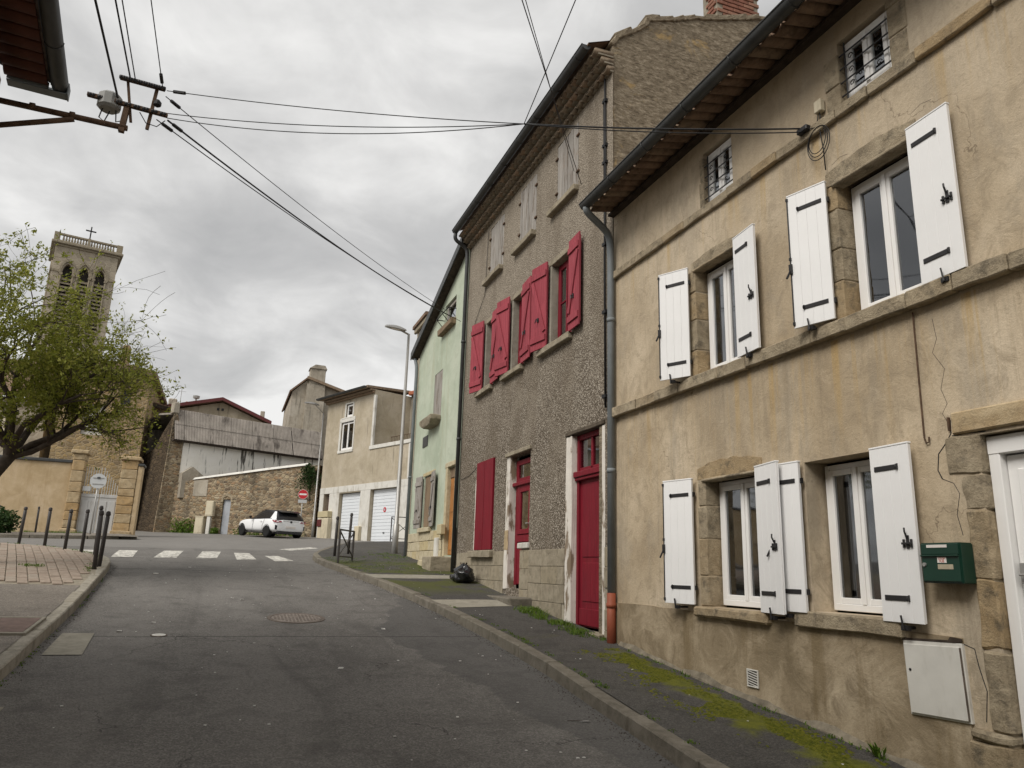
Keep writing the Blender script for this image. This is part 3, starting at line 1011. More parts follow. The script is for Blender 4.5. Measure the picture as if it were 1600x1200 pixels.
def shell(parent, mat, x0, x1, depth, z0, z1, y=0.0, name='side_wall', left=True, right=True):
    mb = MB()
    if left:
        mb.box(x0, x0 + 0.3, y + 0.003, y + depth, z0, z1)
    if right:
        mb.box(x1 - 0.3, x1, y + 0.003, y + depth, z0, z1)
    mb.box(x0 + 0.301, x1 - 0.301, y + depth - 0.3, y + depth - 0.002, z0, z1 - 0.002)
    return obj(name, mb, mat, parent)


PANE = {}


def window(parent, x0, x1, z0, z1, y, frame='white_frame', fr=0.05, sash=0.052, leaves=2, glass='window_glass', curtain=None, rows=1, bottom=0.06, handle=True, name='window'):
    mb = MB()
    mb.box(x0, x0 + fr, y, y + 0.07, z0, z1).box(x1 - fr, x1, y, y + 0.07, z0, z1)
    mb.box(x0 + fr, x1 - fr, y, y + 0.07, z1 - fr, z1).box(x0 + fr, x1 - fr, y - 0.02, y + 0.07, z0, z0 + bottom)
    wdw = obj(name, mb.mesh(name, False, 0.004), frame, parent)
    ix0, ix1, iz0, iz1 = x0 + fr, x1 - fr, z0 + bottom, z1 - fr
    lw = (ix1 - ix0) / leaves
    for i in range(leaves):
        a, b_ = ix0 + i * lw + 0.002, ix0 + (i + 1) * lw - 0.002
        sm = MB()
        ys0, ys1 = y - 0.012, y + 0.05
        sm.box(a, a + sash, ys0, ys1, iz0, iz1).box(b_ - sash, b_, ys0, ys1, iz0, iz1)
        sm.box(a + sash, b_ - sash, ys0, ys1, iz1 - sash, iz1).box(a + sash, b_ - sash, ys0, ys1, iz0, iz0 + sash)
        for k_ in range(1, rows):
            zz_ = iz0 + (iz1 - iz0) * k_ / rows
            sm.box(a + sash, b_ - sash, ys0 + .005, ys1 - .005, zz_ - 0.012, zz_ + 0.012)
        obj('sash', sm.mesh('sash', False, 0.004), frame, wdw)
        pm = MB().box(a + sash - .004, b_ - sash + .004, y + 0.012, y + 0.018, iz0 + sash - .004, iz1 - sash + .004)
        obj('pane', pm, glass, wdw)
    if leaves == 2:
        mx = (ix0 + ix1) / 2
        obj('cover_strip', MB().box(mx - 0.02, mx + 0.02, y - 0.026, y - 0.0125, iz0, iz1).mesh('cover_strip', False, 0.003), frame, wdw)
    if curtain:
        cm = MB()
        n = 28
        cx0, cx1 = curtain[1], curtain[2]
        pv = []
        for i in range(n + 1):
            xx = cx0 + (cx1 - cx0) * i / n
            yy = y + 0.12 + 0.015 * math.sin(i * 1.7) + 0.008 * math.sin(i * 3.1)
            pv.append((xx, yy))
        cm.add([(p[0], p[1], z0) for p in pv] + [(p[0], p[1], z1) for p in pv], [(i, i + 1, n + 2 + i, n + 1 + i) for i in range(n)])
        obj('curtain', cm.mesh('curtain', True, recalc=False), curtain[0], wdw)
    return wdw


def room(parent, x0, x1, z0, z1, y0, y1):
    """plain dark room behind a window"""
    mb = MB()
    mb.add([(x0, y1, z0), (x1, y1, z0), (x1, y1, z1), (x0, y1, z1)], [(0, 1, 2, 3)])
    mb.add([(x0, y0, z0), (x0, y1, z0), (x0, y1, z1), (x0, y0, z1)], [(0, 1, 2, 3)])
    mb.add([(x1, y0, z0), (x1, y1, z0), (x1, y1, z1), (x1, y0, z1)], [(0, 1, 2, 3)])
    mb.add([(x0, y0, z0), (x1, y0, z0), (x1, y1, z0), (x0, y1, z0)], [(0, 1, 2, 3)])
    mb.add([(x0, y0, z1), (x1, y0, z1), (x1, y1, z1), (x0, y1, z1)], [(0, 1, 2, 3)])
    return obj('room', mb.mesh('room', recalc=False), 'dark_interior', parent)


SH = {}


def white_shutter(parent, hx, z0, z1, w_, hinge, ang, y=-0.045, latch_on=True):
    """plank shutter leaf. hinge 'L' : hinge on its left edge, leaf runs to +x; 'R': runs to -x. ang: degrees off the wall"""
    key = (round(w_, 3), round(z1 - z0, 3))
    h_ = z1 - z0
    if key not in SH:
        th = 0.032
        nb = 4
        bw = w_ / nb
        back = MB().box(0.004, w_ - 0.004, -th * 0.55, 0, 0.004, h_ - 0.004).mesh('shutter', False, 0.002)
        board = MB().box(0.0005, bw - 0.0005, -th, -th * 0.55 - 0.0005, 0, h_ - 0.012).mesh('board', False, 0.0016)
        cap = MB().box(-0.002, w_ + 0.002, -th - 0.004, 0.004, h_ - 0.0115, h_ + 0.004).mesh('top_rail', False, 0.003)
        st = MB().box(0.045, w_ * 0.70, -th - 0.007, -th - 0.0005, 0, 0.040).tube([(w_ * .70, -th - .005, .02), (w_ * .72, -th - .005, .02)], .026, 8).mesh('strap_hinge', False, 0.002)
        ho = MB().tube([(0, 0.012, 0), (0, 0.012, 0.05)], 0.011, 8).box(-0.012, 0.004, -0.012, 0.012, 0.0, 0.05).mesh('knuckle')
        la = MB()
        la.box(-0.014, 0.014, -th - 0.010, -th - .001, -0.05, 0.05).bar((-0.05, -th - 0.016, -0.012), (0.05, -th - 0.016, -0.012), 0.014, 0.016)
        la.tube([(0, -th - 0.012, 0.03), (0.006, -th - 0.035, 0.075), (0.0, -th - 0.03, 0.105)], 0.008, 6)
        la.box(-0.045, -0.028, -th - 0.014, -th - .001, -0.045, 0.02).box(0.028, 0.045, -th - 0.014, -th - .001, -0.045, 0.02)
        SH[key] = (back, board, cap, st, ho, la.mesh('latch', False, 0.002), nb, bw)
    back, board, cap, st, ho, la, nb, bw = SH[key]
    s_ = 1 if hinge == 'L' else -1
    o = obj('shutter', back, 'white_paint', parent, (hx, y, z0), (0, 0, -s_ * R(ang)))
    if s_ < 0:
        o.scale = (-1, 1, 1)
    for i in range(nb):
        obj('board', board, 'white_paint', o, (i * bw, 0, 0))
    obj('top_rail', cap, 'white_paint', o)
    for zz_ in (0.16, h_ - 0.20):
        obj('strap_hinge', st, 'black_iron', o, (0, 0, zz_))
        obj('knuckle', ho, 'black_iron', o, (0, 0, zz_ - 0.006))
    if hinge == 'L':
        obj('latch', la, 'black_iron', o, (w_ * 0.80, 0, h_ * 0.44))
    else:
        es = MB().tube([(w_ - 0.006, -0.036, 0.02), (w_ - 0.006, -0.036, h_ - 0.03)], 0.007, 6).bar((w_ - .006, -.05, h_ * .42), (w_ + .012, -.085, h_ * .36), 0.018, 0.016).box(w_ - .025, w_ + .008, -.052, -.03, h_ * .40, h_ * .47)
        for q in (0.03, h_ * .5, h_ - .06):
            es.box(w_ - .018, w_ + .004, -.046, -.03, q, q + .03)
        obj('espagnolette', es.mesh('espagnolette', False, 0), 'black_iron', o)
    # wall stop holding the leaf from below
    sx = hx + s_ * w_ * 0.55 * math.cos(R(ang))
    sy = y - w_ * 0.55 * math.sin(R(ang))
    stp = MB().tube([(sx, 0.05, z0 - 0.035), (sx, sy - 0.055, z0 - 0.035)], 0.012, 6).bar((sx, sy - 0.055, z0 - 0.05), (sx - 0.01, sy - 0.062, z0 + 0.055), 0.022, 0.012).box(sx - .03, sx + .03, sy - .05, sy - .01, z0 - .055, z0 - .018)
    obj('shutter_stop', stp.mesh('shutter_stop'), 'black_iron', parent)
    return o


def brace_shutter(parent, hx, z0, z1, w_, hinge, ang, y=-0.05, mat='faded_red_paint', brace_up=True):
    key = ('brace', round(w_, 3), round(z1 - z0, 3))
    h_ = z1 - z0
    if key not in SH:
        nb = 3
        bw = w_ / nb
        th = 0.028
        board = MB().box(0.001, bw - 0.001, -th, 0, 0, h_).mesh('board', False, 0.004)
        rail = MB().box(0.012, w_ - 0.012, -th - 0.026, -th - 0.0005, 0, 0.11).mesh('rail', False, 0.005)
        a, b_ = (0.05, -th - 0.013, 0.30), (w_ - 0.05, -th - 0.013, h_ - 0.30)
        br = MB().bar(a, b_, 0.024, 0.09, (1, 0, 0)).mesh('brace', False, 0.004)
        stile = MB().box(0.004, w_ - 0.004, -0.004, 0.010, 0.06, h_ - 0.06).mesh('shutter')
        hk = MB().tube([(0, -th - .01, 0), (0.0, -th - .05, 0.01), (0.03, -th - .055, -0.06)], 0.009, 6).box(-.02, .03, -th - .02, -th, -.03, .04).mesh('hook')
        SH[key] = (board, rail, br, stile, hk, nb, bw)
    board, rail, br, stile, hk, nb, bw = SH[key]
    s_ = 1 if hinge == 'L' else -1
    o = obj('shutter', stile, mat, parent, (hx, y, z0), (0, 0, -s_ * R(ang)))
    if s_ < 0:
        o.scale = (-1, 1, 1)
    for i in range(nb):
        obj('board', board, mat, o, (i * bw, 0, 0))
    for zz_ in (0.13, h_ - 0.26):
        obj('rail', rail, mat, o, (0, 0, zz_))
    obj('brace', br, mat, o)
    obj('hook', hk, 'black_iron', o, (w_ * .5, 0, h_ * 0.34))
    return o


def closed_shutters(parent, x0, x1, z0, z1, y, mat, nb=3, name='shutter', th=0.03, crooked=0.0):
    """a pair of closed plank leaves in an opening"""
    mid = (x0 + x1) / 2
    for li, (a, b_) in enumerate(((x0, mid - 0.008), (mid + 0.008, x1))):
        lw = b_ - a
        y = y - (0.018 if li == 0 else 0.0)
        o = obj(name, MB().box(a, b_, y + th, y + th + 0.02, z0 + .01, z1 - .01).mesh(name), mat, parent)
        for i in range(nb):
            p, q = a + lw * i / nb + 0.004, a + lw * (i + 1) / nb - 0.004
            dz = rnd.uniform(-crooked, crooked)
            obj('board', MB().box(p, q, y - rnd.uniform(0, crooked * 0.2), y + th - 0.0005, z0 + dz * .3, z1 + dz * .3).mesh('board', False, 0.004), mat, o)
    return


def sill(parent, x0, x1, z0, z1, out, mat, seed, depth=0.2, name='sill', bev=0.012, jit=0.012):
    w_ = x1 - x0
    return obj(name, MB().box(-w_ / 2, w_ / 2, -out, depth, z0 - z1, 0).mesh(name, False, bev, jit, seed, 2), mat, parent, ((x0 + x1) / 2, 0, z1))


def gutter(parent, x0, x1, y, z, r, mat='dark_zinc', name='gutter', brackets=0.9):
    mb = MB()
    n = 8
    vs_ = []
    for xx in (x0, x1):
        for rr in (r, r - 0.006):
            for j in range(n + 1):
                q = math.pi + math.pi * j / n
                vs_.append((xx, y + math.cos(q) * rr, z + math.sin(q) * rr * 1.05))
    m_ = n + 1
    fs_ = []
    for j in range(n):
        fs_ += [(j, j + 1, 2 * m_ + j + 1, 2 * m_ + j), (m_ + j, 3 * m_ + j, 3 * m_ + j + 1, m_ + j + 1)]
    mb.add(vs_, fs_)
    for xx in (x0, x1):
        mb.add([(xx, y + math.cos(math.pi + math.pi * j / n) * r, z + math.sin(math.pi + math.pi * j / n) * r * 1.05) for j in range(n + 1)], [tuple(range(n + 1))])
    mb.tube([(x0, y - r, z), (x1, y - r, z)], 0.011, 6)
    xx = x0 + brackets
    while xx < x1:
        mb.tube([(xx, y + math.cos(math.pi + math.pi * j / 6) * (r + .004), z + math.sin(math.pi + math.pi * j / 6) * (r + .004) * 1.05) for j in range(7)], 0.007, 4)
        xx += brackets
    return obj(name, mb.mesh(name, True, recalc=False), mat, parent)


def downpipe(parent, pts, r, mat, name='downpipe', collars=()):
    mb = MB().tube(pts, r, 14)
    for (x_, y_, z_) in collars:
        mb.tube([(x_, y_, z_ - 0.03), (x_, y_, z_ + 0.03)], r + 0.008, 14)
    return obj(name, mb.mesh(name, True), mat, parent)


def round_path(pts, n=5, rad=0.12):
    out = [Vector(pts[0])]
    for i in range(1, len(pts) - 1):
        p, a, b_ = Vector(pts[i]), Vector(pts[i - 1]), Vector(pts[i + 1])
        da, db = (a - p), (b_ - p)
        ra = min(rad, da.length * .45)
        rb = min(rad, db.length * .45)
        s_, e = p + da.normalized() * ra, p + db.normalized() * rb
        for k_ in range(n + 1):
            t_ = k_ / n
            out.append((1 - t_) ** 2 * s_ + 2 * t_ * (1 - t_) * p + t_ * t_ * e)
    out.append(Vector(pts[-1]))
    return out


def text_obj(name, body, size, mat, parent, loc, rot, extr=0.001):
    cu = bpy.data.curves.new(name, 'FONT')
    cu.body = body
    cu.size = size
    cu.extrude = extr
    cu.align_x = 'CENTER'
    cu.align_y = 'CENTER'
    tmp = bpy.data.objects.new('tmp', cu)
    COL.objects.link(tmp)
    dg = bpy.context.evaluated_depsgraph_get()
    me = bpy.data.meshes.new_from_object(tmp.evaluated_get(dg))
    bpy.data.objects.remove(tmp)
    me.materials.clear()
    return obj(name, me, mat, parent, loc, rot)


FR = R(-90)          # facades on the right of the street: local x = -Y, local y = +X


# ------------------------------------------------------------------ beige house on the right
def build_beige_house():
    t_ = thing('rendered_house', 'large beige rendered house with white shutters at the right edge', 'house', (5, 0, 0), FR)
    XL, XR = -9.38, 3.5
    holes = [(-7.30, -6.50, 3.885, 5.23, .20), (-4.99, -4.17, 3.885, 5.23, .20),
             (-7.22, -6.30, 1.292, 2.68, .22), (-5.64, -4.83, 1.332, 2.67, .27),
             (-7.06, -6.50, 5.955, 6.66, .12), (-4.84, -4.25, 5.955, 6.63, .12),
             (-3.87, -2.95, 0.10, 2.655, .22)]
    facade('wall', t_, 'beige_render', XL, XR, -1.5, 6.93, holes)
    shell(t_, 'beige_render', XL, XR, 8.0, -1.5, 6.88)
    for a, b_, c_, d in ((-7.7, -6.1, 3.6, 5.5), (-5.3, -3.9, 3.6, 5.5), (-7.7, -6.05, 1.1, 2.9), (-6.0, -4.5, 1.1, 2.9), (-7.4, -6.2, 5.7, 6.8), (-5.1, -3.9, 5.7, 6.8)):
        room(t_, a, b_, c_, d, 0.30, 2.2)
    # lower, damper band of render
    rr = random.Random(5)
    top = [(-9.37, 1.235)]
    while top[-1][0] < -4.5:
        top.append((min(-4.16, top[-1][0] + rr.uniform(.15, .4)), 1.235 + rr.uniform(-.012, .012)))
    top[-1] = (-4.16, 1.235)
    poly = [(-9.37, -0.012, -1.4), (-4.16, -0.012, -1.4)] + [(p[0], -0.012, p[1]) for p in reversed(top)]
    obj('plinth', MB().prism(poly, (0, 0.014, 0)), 'beige_plinth', t_)
    # ragged skim of mortar where wall meets pavement
    sk = MB()
    xx = -9.2
    h1 = GS(-xx) + .05
    while xx < -2:
        x2 = xx + rr.uniform(.05, .14)
        h2 = GS(-x2) + .045 + .05 * mnoise.noise(Vector((x2 * 2.1, 0, 0))) + rr.uniform(-.008, .008)
        sk.hexa([(xx, -.09, GS(-xx) - .2), (x2, -.09, GS(-x2) - .2), (x2, .0, GS(-x2) - .2), (xx, .0, GS(-xx) - .2),
                 (xx, -.055, h1 - .055), (x2, -.055, h2 - .055), (x2, -.0125, h2), (xx, -.0125, h1)])
        xx, h1 = x2, h2
    obj('wall_foot', sk.mesh('wall_foot', False, 0, .006), 'damp_mortar', t_)
    # stone string courses, one block after another
    for nm, zb, h_, out, sd in (('upper_string_course', 5.835, 0.115, 0.055, 11), ('sill_course', 3.745, 0.135, 0.085, 12)):
        sc = obj(nm, MB().box(XL + .02, XR, 0.0, 0.05, zb + .01, zb + h_ - .01), 'mortar', t_)
        rr = random.Random(sd)
        xx = XL + .03
        while xx < XR - .1:
            x2 = min(XR, xx + rr.uniform(.38, 1.05))
            w_ = x2 - xx - .006
            o_ = out + rr.uniform(-.012, .008)
            me = MB().box(-w_ / 2, w_ / 2, -o_, .0, 0, h_).mesh('stone', False, .010, .010, int(xx * 100), 2)
            obj('stone', me, 'dressed_stone', sc, ((xx + x2) / 2, 0, zb + rr.uniform(-.004, .004)))
            xx = x2
    # jamb stones, lintels, sills

    def jamb(x_edge, zs, wd, dep, sd, side=-1, proud=.008):
        rr = random.Random(sd)
        for a, b_ in zip(zs, zs[1:]):
            w_ = wd * rr.uniform(.85, 1.2)
            xa, xb = (x_edge - w_, x_edge + .006) if side < 0 else (x_edge - .006, x_edge + w_)
            me = MB().box(-(xb - xa) / 2, (xb - xa) / 2, -proud - rr.uniform(0, .008), dep, 0, b_ - a - .008).mesh('jamb_stone', False, .009, .008, int(a * 90) + sd, 2)
            obj('jamb_stone', me, 'dressed_stone', t_, ((xa + xb) / 2, 0, a))
    jamb(-7.30, [3.89, 4.22, 4.60, 4.95, 5.23], .12, .19, 1)
    jamb(-4.99, [3.89, 4.26, 4.58, 4.97, 5.23], .15, .19, 2)
    jamb(-7.22, [1.30, 1.62, 2.02, 2.38, 2.68], .15, .20, 3)
    jamb(-4.83, [1.34, 1.7, 2.1, 2.66], .05, .25, 14, 1, .002)
    jamb(-4.25, [5.96, 6.25, 6.55, 6.9], .2, .17, 4, 1)
    jamb(-4.84, [5.96, 6.2, 6.52], .16, .17, 5)
    jamb(-7.06, [5.96, 6.3, 6.62], .07, .17, 6)

    def lintel(x0, x1, z0, z1, sd, arch=0.0, out=.014, dep=.19):
        n = 10
        mb = MB()
        top_ = []
        for i in range(n + 1):
            q = i / n
            top_.append((x0 + (x1 - x0) * q, z1 + arch * (1 - (2 * q - 1) ** 2) + random.Random(sd + i).uniform(-.012, .012)))
        for i in range(n):
            a, b_ = top_[i], top_[i + 1]
            mb.hexa([(a[0], -out, z0), (b_[0], -out, z0), (b_[0], dep, z0), (a[0], dep, z0), (a[0], -out, a[1]), (b_[0], -out, b_[1]), (b_[0], dep, b_[1]), (a[0], dep, a[1])])
        bm = bmesh.new()
        me = mb.mesh('lintel')
        bm.from_mesh(me)
        bmesh.ops.remove_doubles(bm, verts=bm.verts, dist=1e-4)
        inner = [f for f in bm.faces if abs(f.normal.x) > .9 and x0 + .01 < f.calc_center_median().x < x1 - .01]
        bmesh.ops.delete(bm, geom=inner, context='FACES')
        bm.to_mesh(me)
        bm.free()
        obj('lintel', me, 'dressed_stone', t_)
    lintel(-7.36, -6.44, 5.225, 5.33, 30, .03)
    lintel(-5.10, -4.08, 5.225, 5.36, 40, .05)
    lintel(-7.36, -6.24, 2.675, 2.80, 50, .06)
    obj('hood_mould', MB().box(-5.02, -4.14, -.04, .10, 5.185, 5.224).mesh('hood_mould', False, .012, .004, 2, 2), 'dressed_stone', t_)
    obj('hood_mould', MB().box(-7.26, -6.27, -.04, .10, 2.64, 2.674).mesh('hood_mould', False, .012, .004, 3, 2), 'dressed_stone', t_)
    obj('hood_mould', MB().box(-7.32, -6.48, -.035, .10, 5.19, 5.224).mesh('hood_mould', False, .012, .004, 4, 2), 'dressed_stone', t_)
    sill(t_, -7.42, -6.19, 1.175, 1.290, .085, 'dressed_stone', 61, .2, 'sill', .022, .02)
    sill(t_, -5.83, -4.64, 1.195, 1.330, .065, 'dressed_stone', 62, .24)
    for a, b_ in ((-7.12, -6.44), (-4.90, -4.19)):
        sill(t_, a, b_, 5.90, 5.956, .03, 'dressed_stone', 70, .16)
    # windows
    window(t_, -7.27, -6.515, 3.895, 5.185, .15, curtain=('curtain_grey', -7.2, -7.0))
    window(t_, -4.965, -4.185, 3.895, 5.185, .15, curtain=('curtain_white', -4.83, -4.60))
    window(t_, -7.195, -6.315, 1.315, 2.64, .16, curtain=('curtain_grey', -7.1, -6.72))
    window(t_, -5.615, -4.845, 1.35, 2.645, .21, curtain=('curtain_grey', -5.5, -5.32))
    for a, b_ in ((-7.04, -6.515), (-4.82, -4.265)):
        wn = window(t_, a, b_, 5.965, 6.64 if a < -6 else 6.61, .055, leaves=2, sash=.045, curtain=('curtain_white', (a + b_) / 2 + .03, b_ - .05))
        for i in range(4):
            zz_ = 6.05 + i * .145
            obj('bar', MB().tube([(a - .02, .012, zz_), (b_ + .02, .012, zz_)], .0085, 6), 'black_iron', wn)
        obj('bar', MB().tube([(a + .05, .016, 5.97), (a + .05, .016, 6.6)], .0085, 6), 'black_iron', wn)
        for i in range(3):
            zz_ = 6.12 + i * .145
            for xx in (a + .12, b_ - .12):
                obj('scroll', MB().tube([(xx + .03 * math.cos(k_ * .7) * (1 - k_ * .07), .008, zz_ + .03 * math.sin(k_ * .7) * (1 - k_ * .07)) for k_ in range(10)], .005, 5), 'black_iron', wn)
    # shutters
    white_shutter(t_, -7.37, 3.90, 5.265, .41, 'R', 27)
    white_shutter(t_, -6.455, 3.89, 5.265, .405, 'L', 6)
    white_shutter(t_, -5.06, 3.90, 5.265, .41, 'R', 16)
    white_shutter(t_, -4.125, 3.885, 5.265, .405, 'L', 3)
    white_shutter(t_, -7.40, 1.305, 2.695, .455, 'R', 13)
    white_shutter(t_, -6.265, 1.29, 2.70, .445, 'L', 12)
    white_shutter(t_, -5.645, 1.32, 2.68, .40, 'R', 2)
    white_shutter(t_, -4.79, 1.31, 2.675, .405, 'L', 3)
    # door with its stone surround
    rr = random.Random(8)
    for a, b_, wl, pr_ in ((2.385, 2.675, .37, .012), (2.12, 2.38, .27, .006), (1.645, 2.112, .25, .020), (1.175, 1.640, .245, .014), (.655, 1.168, .235, .022)):
        xa, xb = -3.77 - wl, -3.855
        me = MB().box(-(xb - xa) / 2, (xb - xa) / 2, -pr_, .24, 0, b_ - a).mesh('quoin', False, .016, .018, int(a * 100), 3)
        obj('quoin', me, 'dressed_stone', t_, ((xa + xb) / 2, 0, a))
    obj('quoin', MB().box(-.15, .15, -.05, .24, 0, .07).mesh('quoin', False, .02, .012, 5, 2), 'dressed_stone', t_, (-4.0, 0, .58))
    obj('quoin', MB().box(-.16, .16, -.045, .24, 0, .9).mesh('quoin', False, .016, .018, 6, 3), 'dressed_stone', t_, (-4.01, 0, -.33))
    lt = MB().box(-4.05, -2.5, -.03, .25, 2.68, 2.845).mesh('lintel', False, .012, .014, 9, 3)
    obj('lintel', lt, 'pillar_stone', t_)
    for a, b_ in ((2.12, 2.67), (1.6, 2.11), (1.0, 1.59), (.1, .99)):
        obj('quoin', MB().box(-.14, .14, -.012, .24, 0, b_ - a - .006).mesh('quoin', False, .012, .012, int(a * 77), 2), 'dressed_stone', t_, (-2.80, 0, a))
    dr = obj('door', MB().box(-3.76, -3.03, .12, .16, .13, 2.50).mesh('door', False, .004), 'white_frame', t_)
    fr = MB().box(-3.85, -3.765, .06, .17, .12, 2.60).box(-3.025, -2.955, .06, .17, .12, 2.60).box(-3.85, -2.955, .055, .17, 2.51, 2.64)
    obj('door_frame', fr.mesh('door_frame', False, .006), 'white_frame', dr)
    for z_a, z_b in ((.25, .95), (1.05, 2.4)):
        for xa, xb in ((-3.685, -3.42), (-3.37, -3.1)):
            obj('door_panel', MB().box(xa, xb, .108, .121, z_a, z_b).mesh('door_panel', False, .006), 'white_frame', dr)
    obj('handle', MB().box(-3.745, -3.705, .09, .119, 1.62, 1.76).tube(round_path([(-3.73, .06, 1.68), (-3.63, .06, 1.68)]), .01, 6).mesh('handle', False, .003), 'galvanised', dr)
    # eaves: rows of canal tiles over a dark soffit, gutter and pipe
    roof = obj('roof', MB().add([(XL - .02, -.46, 6.98), (XR, -.46, 6.98), (XR, 4.2, 8.32), (XL - .02, 4.2, 8.32), (XL - .02, 8.2, 7.1), (XR, 8.2, 7.1),
                                (XL - .02, -.46, 6.95), (XR, -.46, 6.95), (XR, 4.2, 8.29), (XL - .02, 4.2, 8.29)], [(0, 1, 2, 3), (3, 2, 5, 4), (9, 8, 7, 6), (0, 6, 7, 1)]).mesh('roof', recalc=False), 'clay_tile', t_)
    tm = MB().half_tile(-.085, .085, -.0, .50, 0, .07, 7, .014, True, .10).mesh('tile', True, recalc=True)
    cm = MB().half_tile(-.07, .07, -.02, .48, .05, .06, 6, .014, False, .10).mesh('cover_tile', True, recalc=True)
    xx = XL + .11
    while xx < XR - .1:
        obj('tile', tm, 'clay_tile', roof, (xx, -.47 + rnd.uniform(-.025, .02), 6.895 + rnd.uniform(-.008, .008)))
        obj('cover_tile', cm, 'clay_tile', roof, (xx + .086, -.47 + rnd.uniform(-.02, .02), 6.895))
        xx += .172
    obj('soffit', MB().box(XL, XR, -.10, .0, 6.86, 6.90), 'dark_board', roof)
    gutter(t_, XL + .12, XR, -.56, 6.895, .08)
    downpipe(t_, round_path([(XL + .20, -.56, 6.83), (XL + .19, -.55, 6.76), (XL + .04, -.10, 6.56), (XL + .04, -.075, 6.2), (XL + .04, -.075, 1.34)], 6, .14), .052, 'zinc', 'downpipe', [(XL + .04, -.075, 5.2), (XL + .04, -.075, 3.0)])
    downpipe(t_, [(XL + .04, -.075, 1.36), (XL + .04, -.075, .55)], .060, 'terracotta_pipe', 'pipe_foot', [(XL + .04, -.075, 1.2)])
    # cracks, wire and hook
    def crack(pts, r):
        obj('crack', MB().tube([(p[0], .0006, p[1]) for p in pts], r, 5), 'cable_black', t_)
    crack([(-4.13, 3.62), (-4.11, 3.45), (-4.16, 3.35), (-4.07, 3.2), (-4.12, 3.05), (-4.08, 2.93), (-4.13, 2.86), (-4.1, 2.8)], .0022)
    crack([(-4.07, 2.80), (-4.075, 2.7), (-4.13, 2.63), (-4.2, 2.56), (-4.22, 2.44), (-4.19, 2.37)], .005)
    crack([(-4.07, 2.68), (-3.95, 2.684), (-3.8, 2.672)], .005)
    crack([(-4.19, 2.37), (-4.1, 2.33), (-4.06, 2.25), (-4.1, 2.1), (-4.07, 1.95)], .003)
    crack([(-4.18, 1.2), (-4.08, 1.17), (-4.06, 1.05), (-4.02, .9), (-4.05, .7)], .004)
    for i_ in range(2):
        x_ = -5.02 + .9 * i_
        crack([(x_, 5.43), (x_ + .1, 5.46), (x_ + .2, 5.44)], .002)
    obj('rod', MB().tube([(-4.29, -.012, 3.72), (-4.297, -.012, 3.2), (-4.30, -.014, 2.70), (-4.285, -.016, 2.655), (-4.26, -.016, 2.66), (-4.255, -.016, 2.70)], .0065, 6), 'rusty_iron', t_)
    obj('nail', MB().box(-4.085, -4.07, -.02, .0, 2.72, 2.82), 'rusty_iron', t_)
    return t_


beige = build_beige_house()


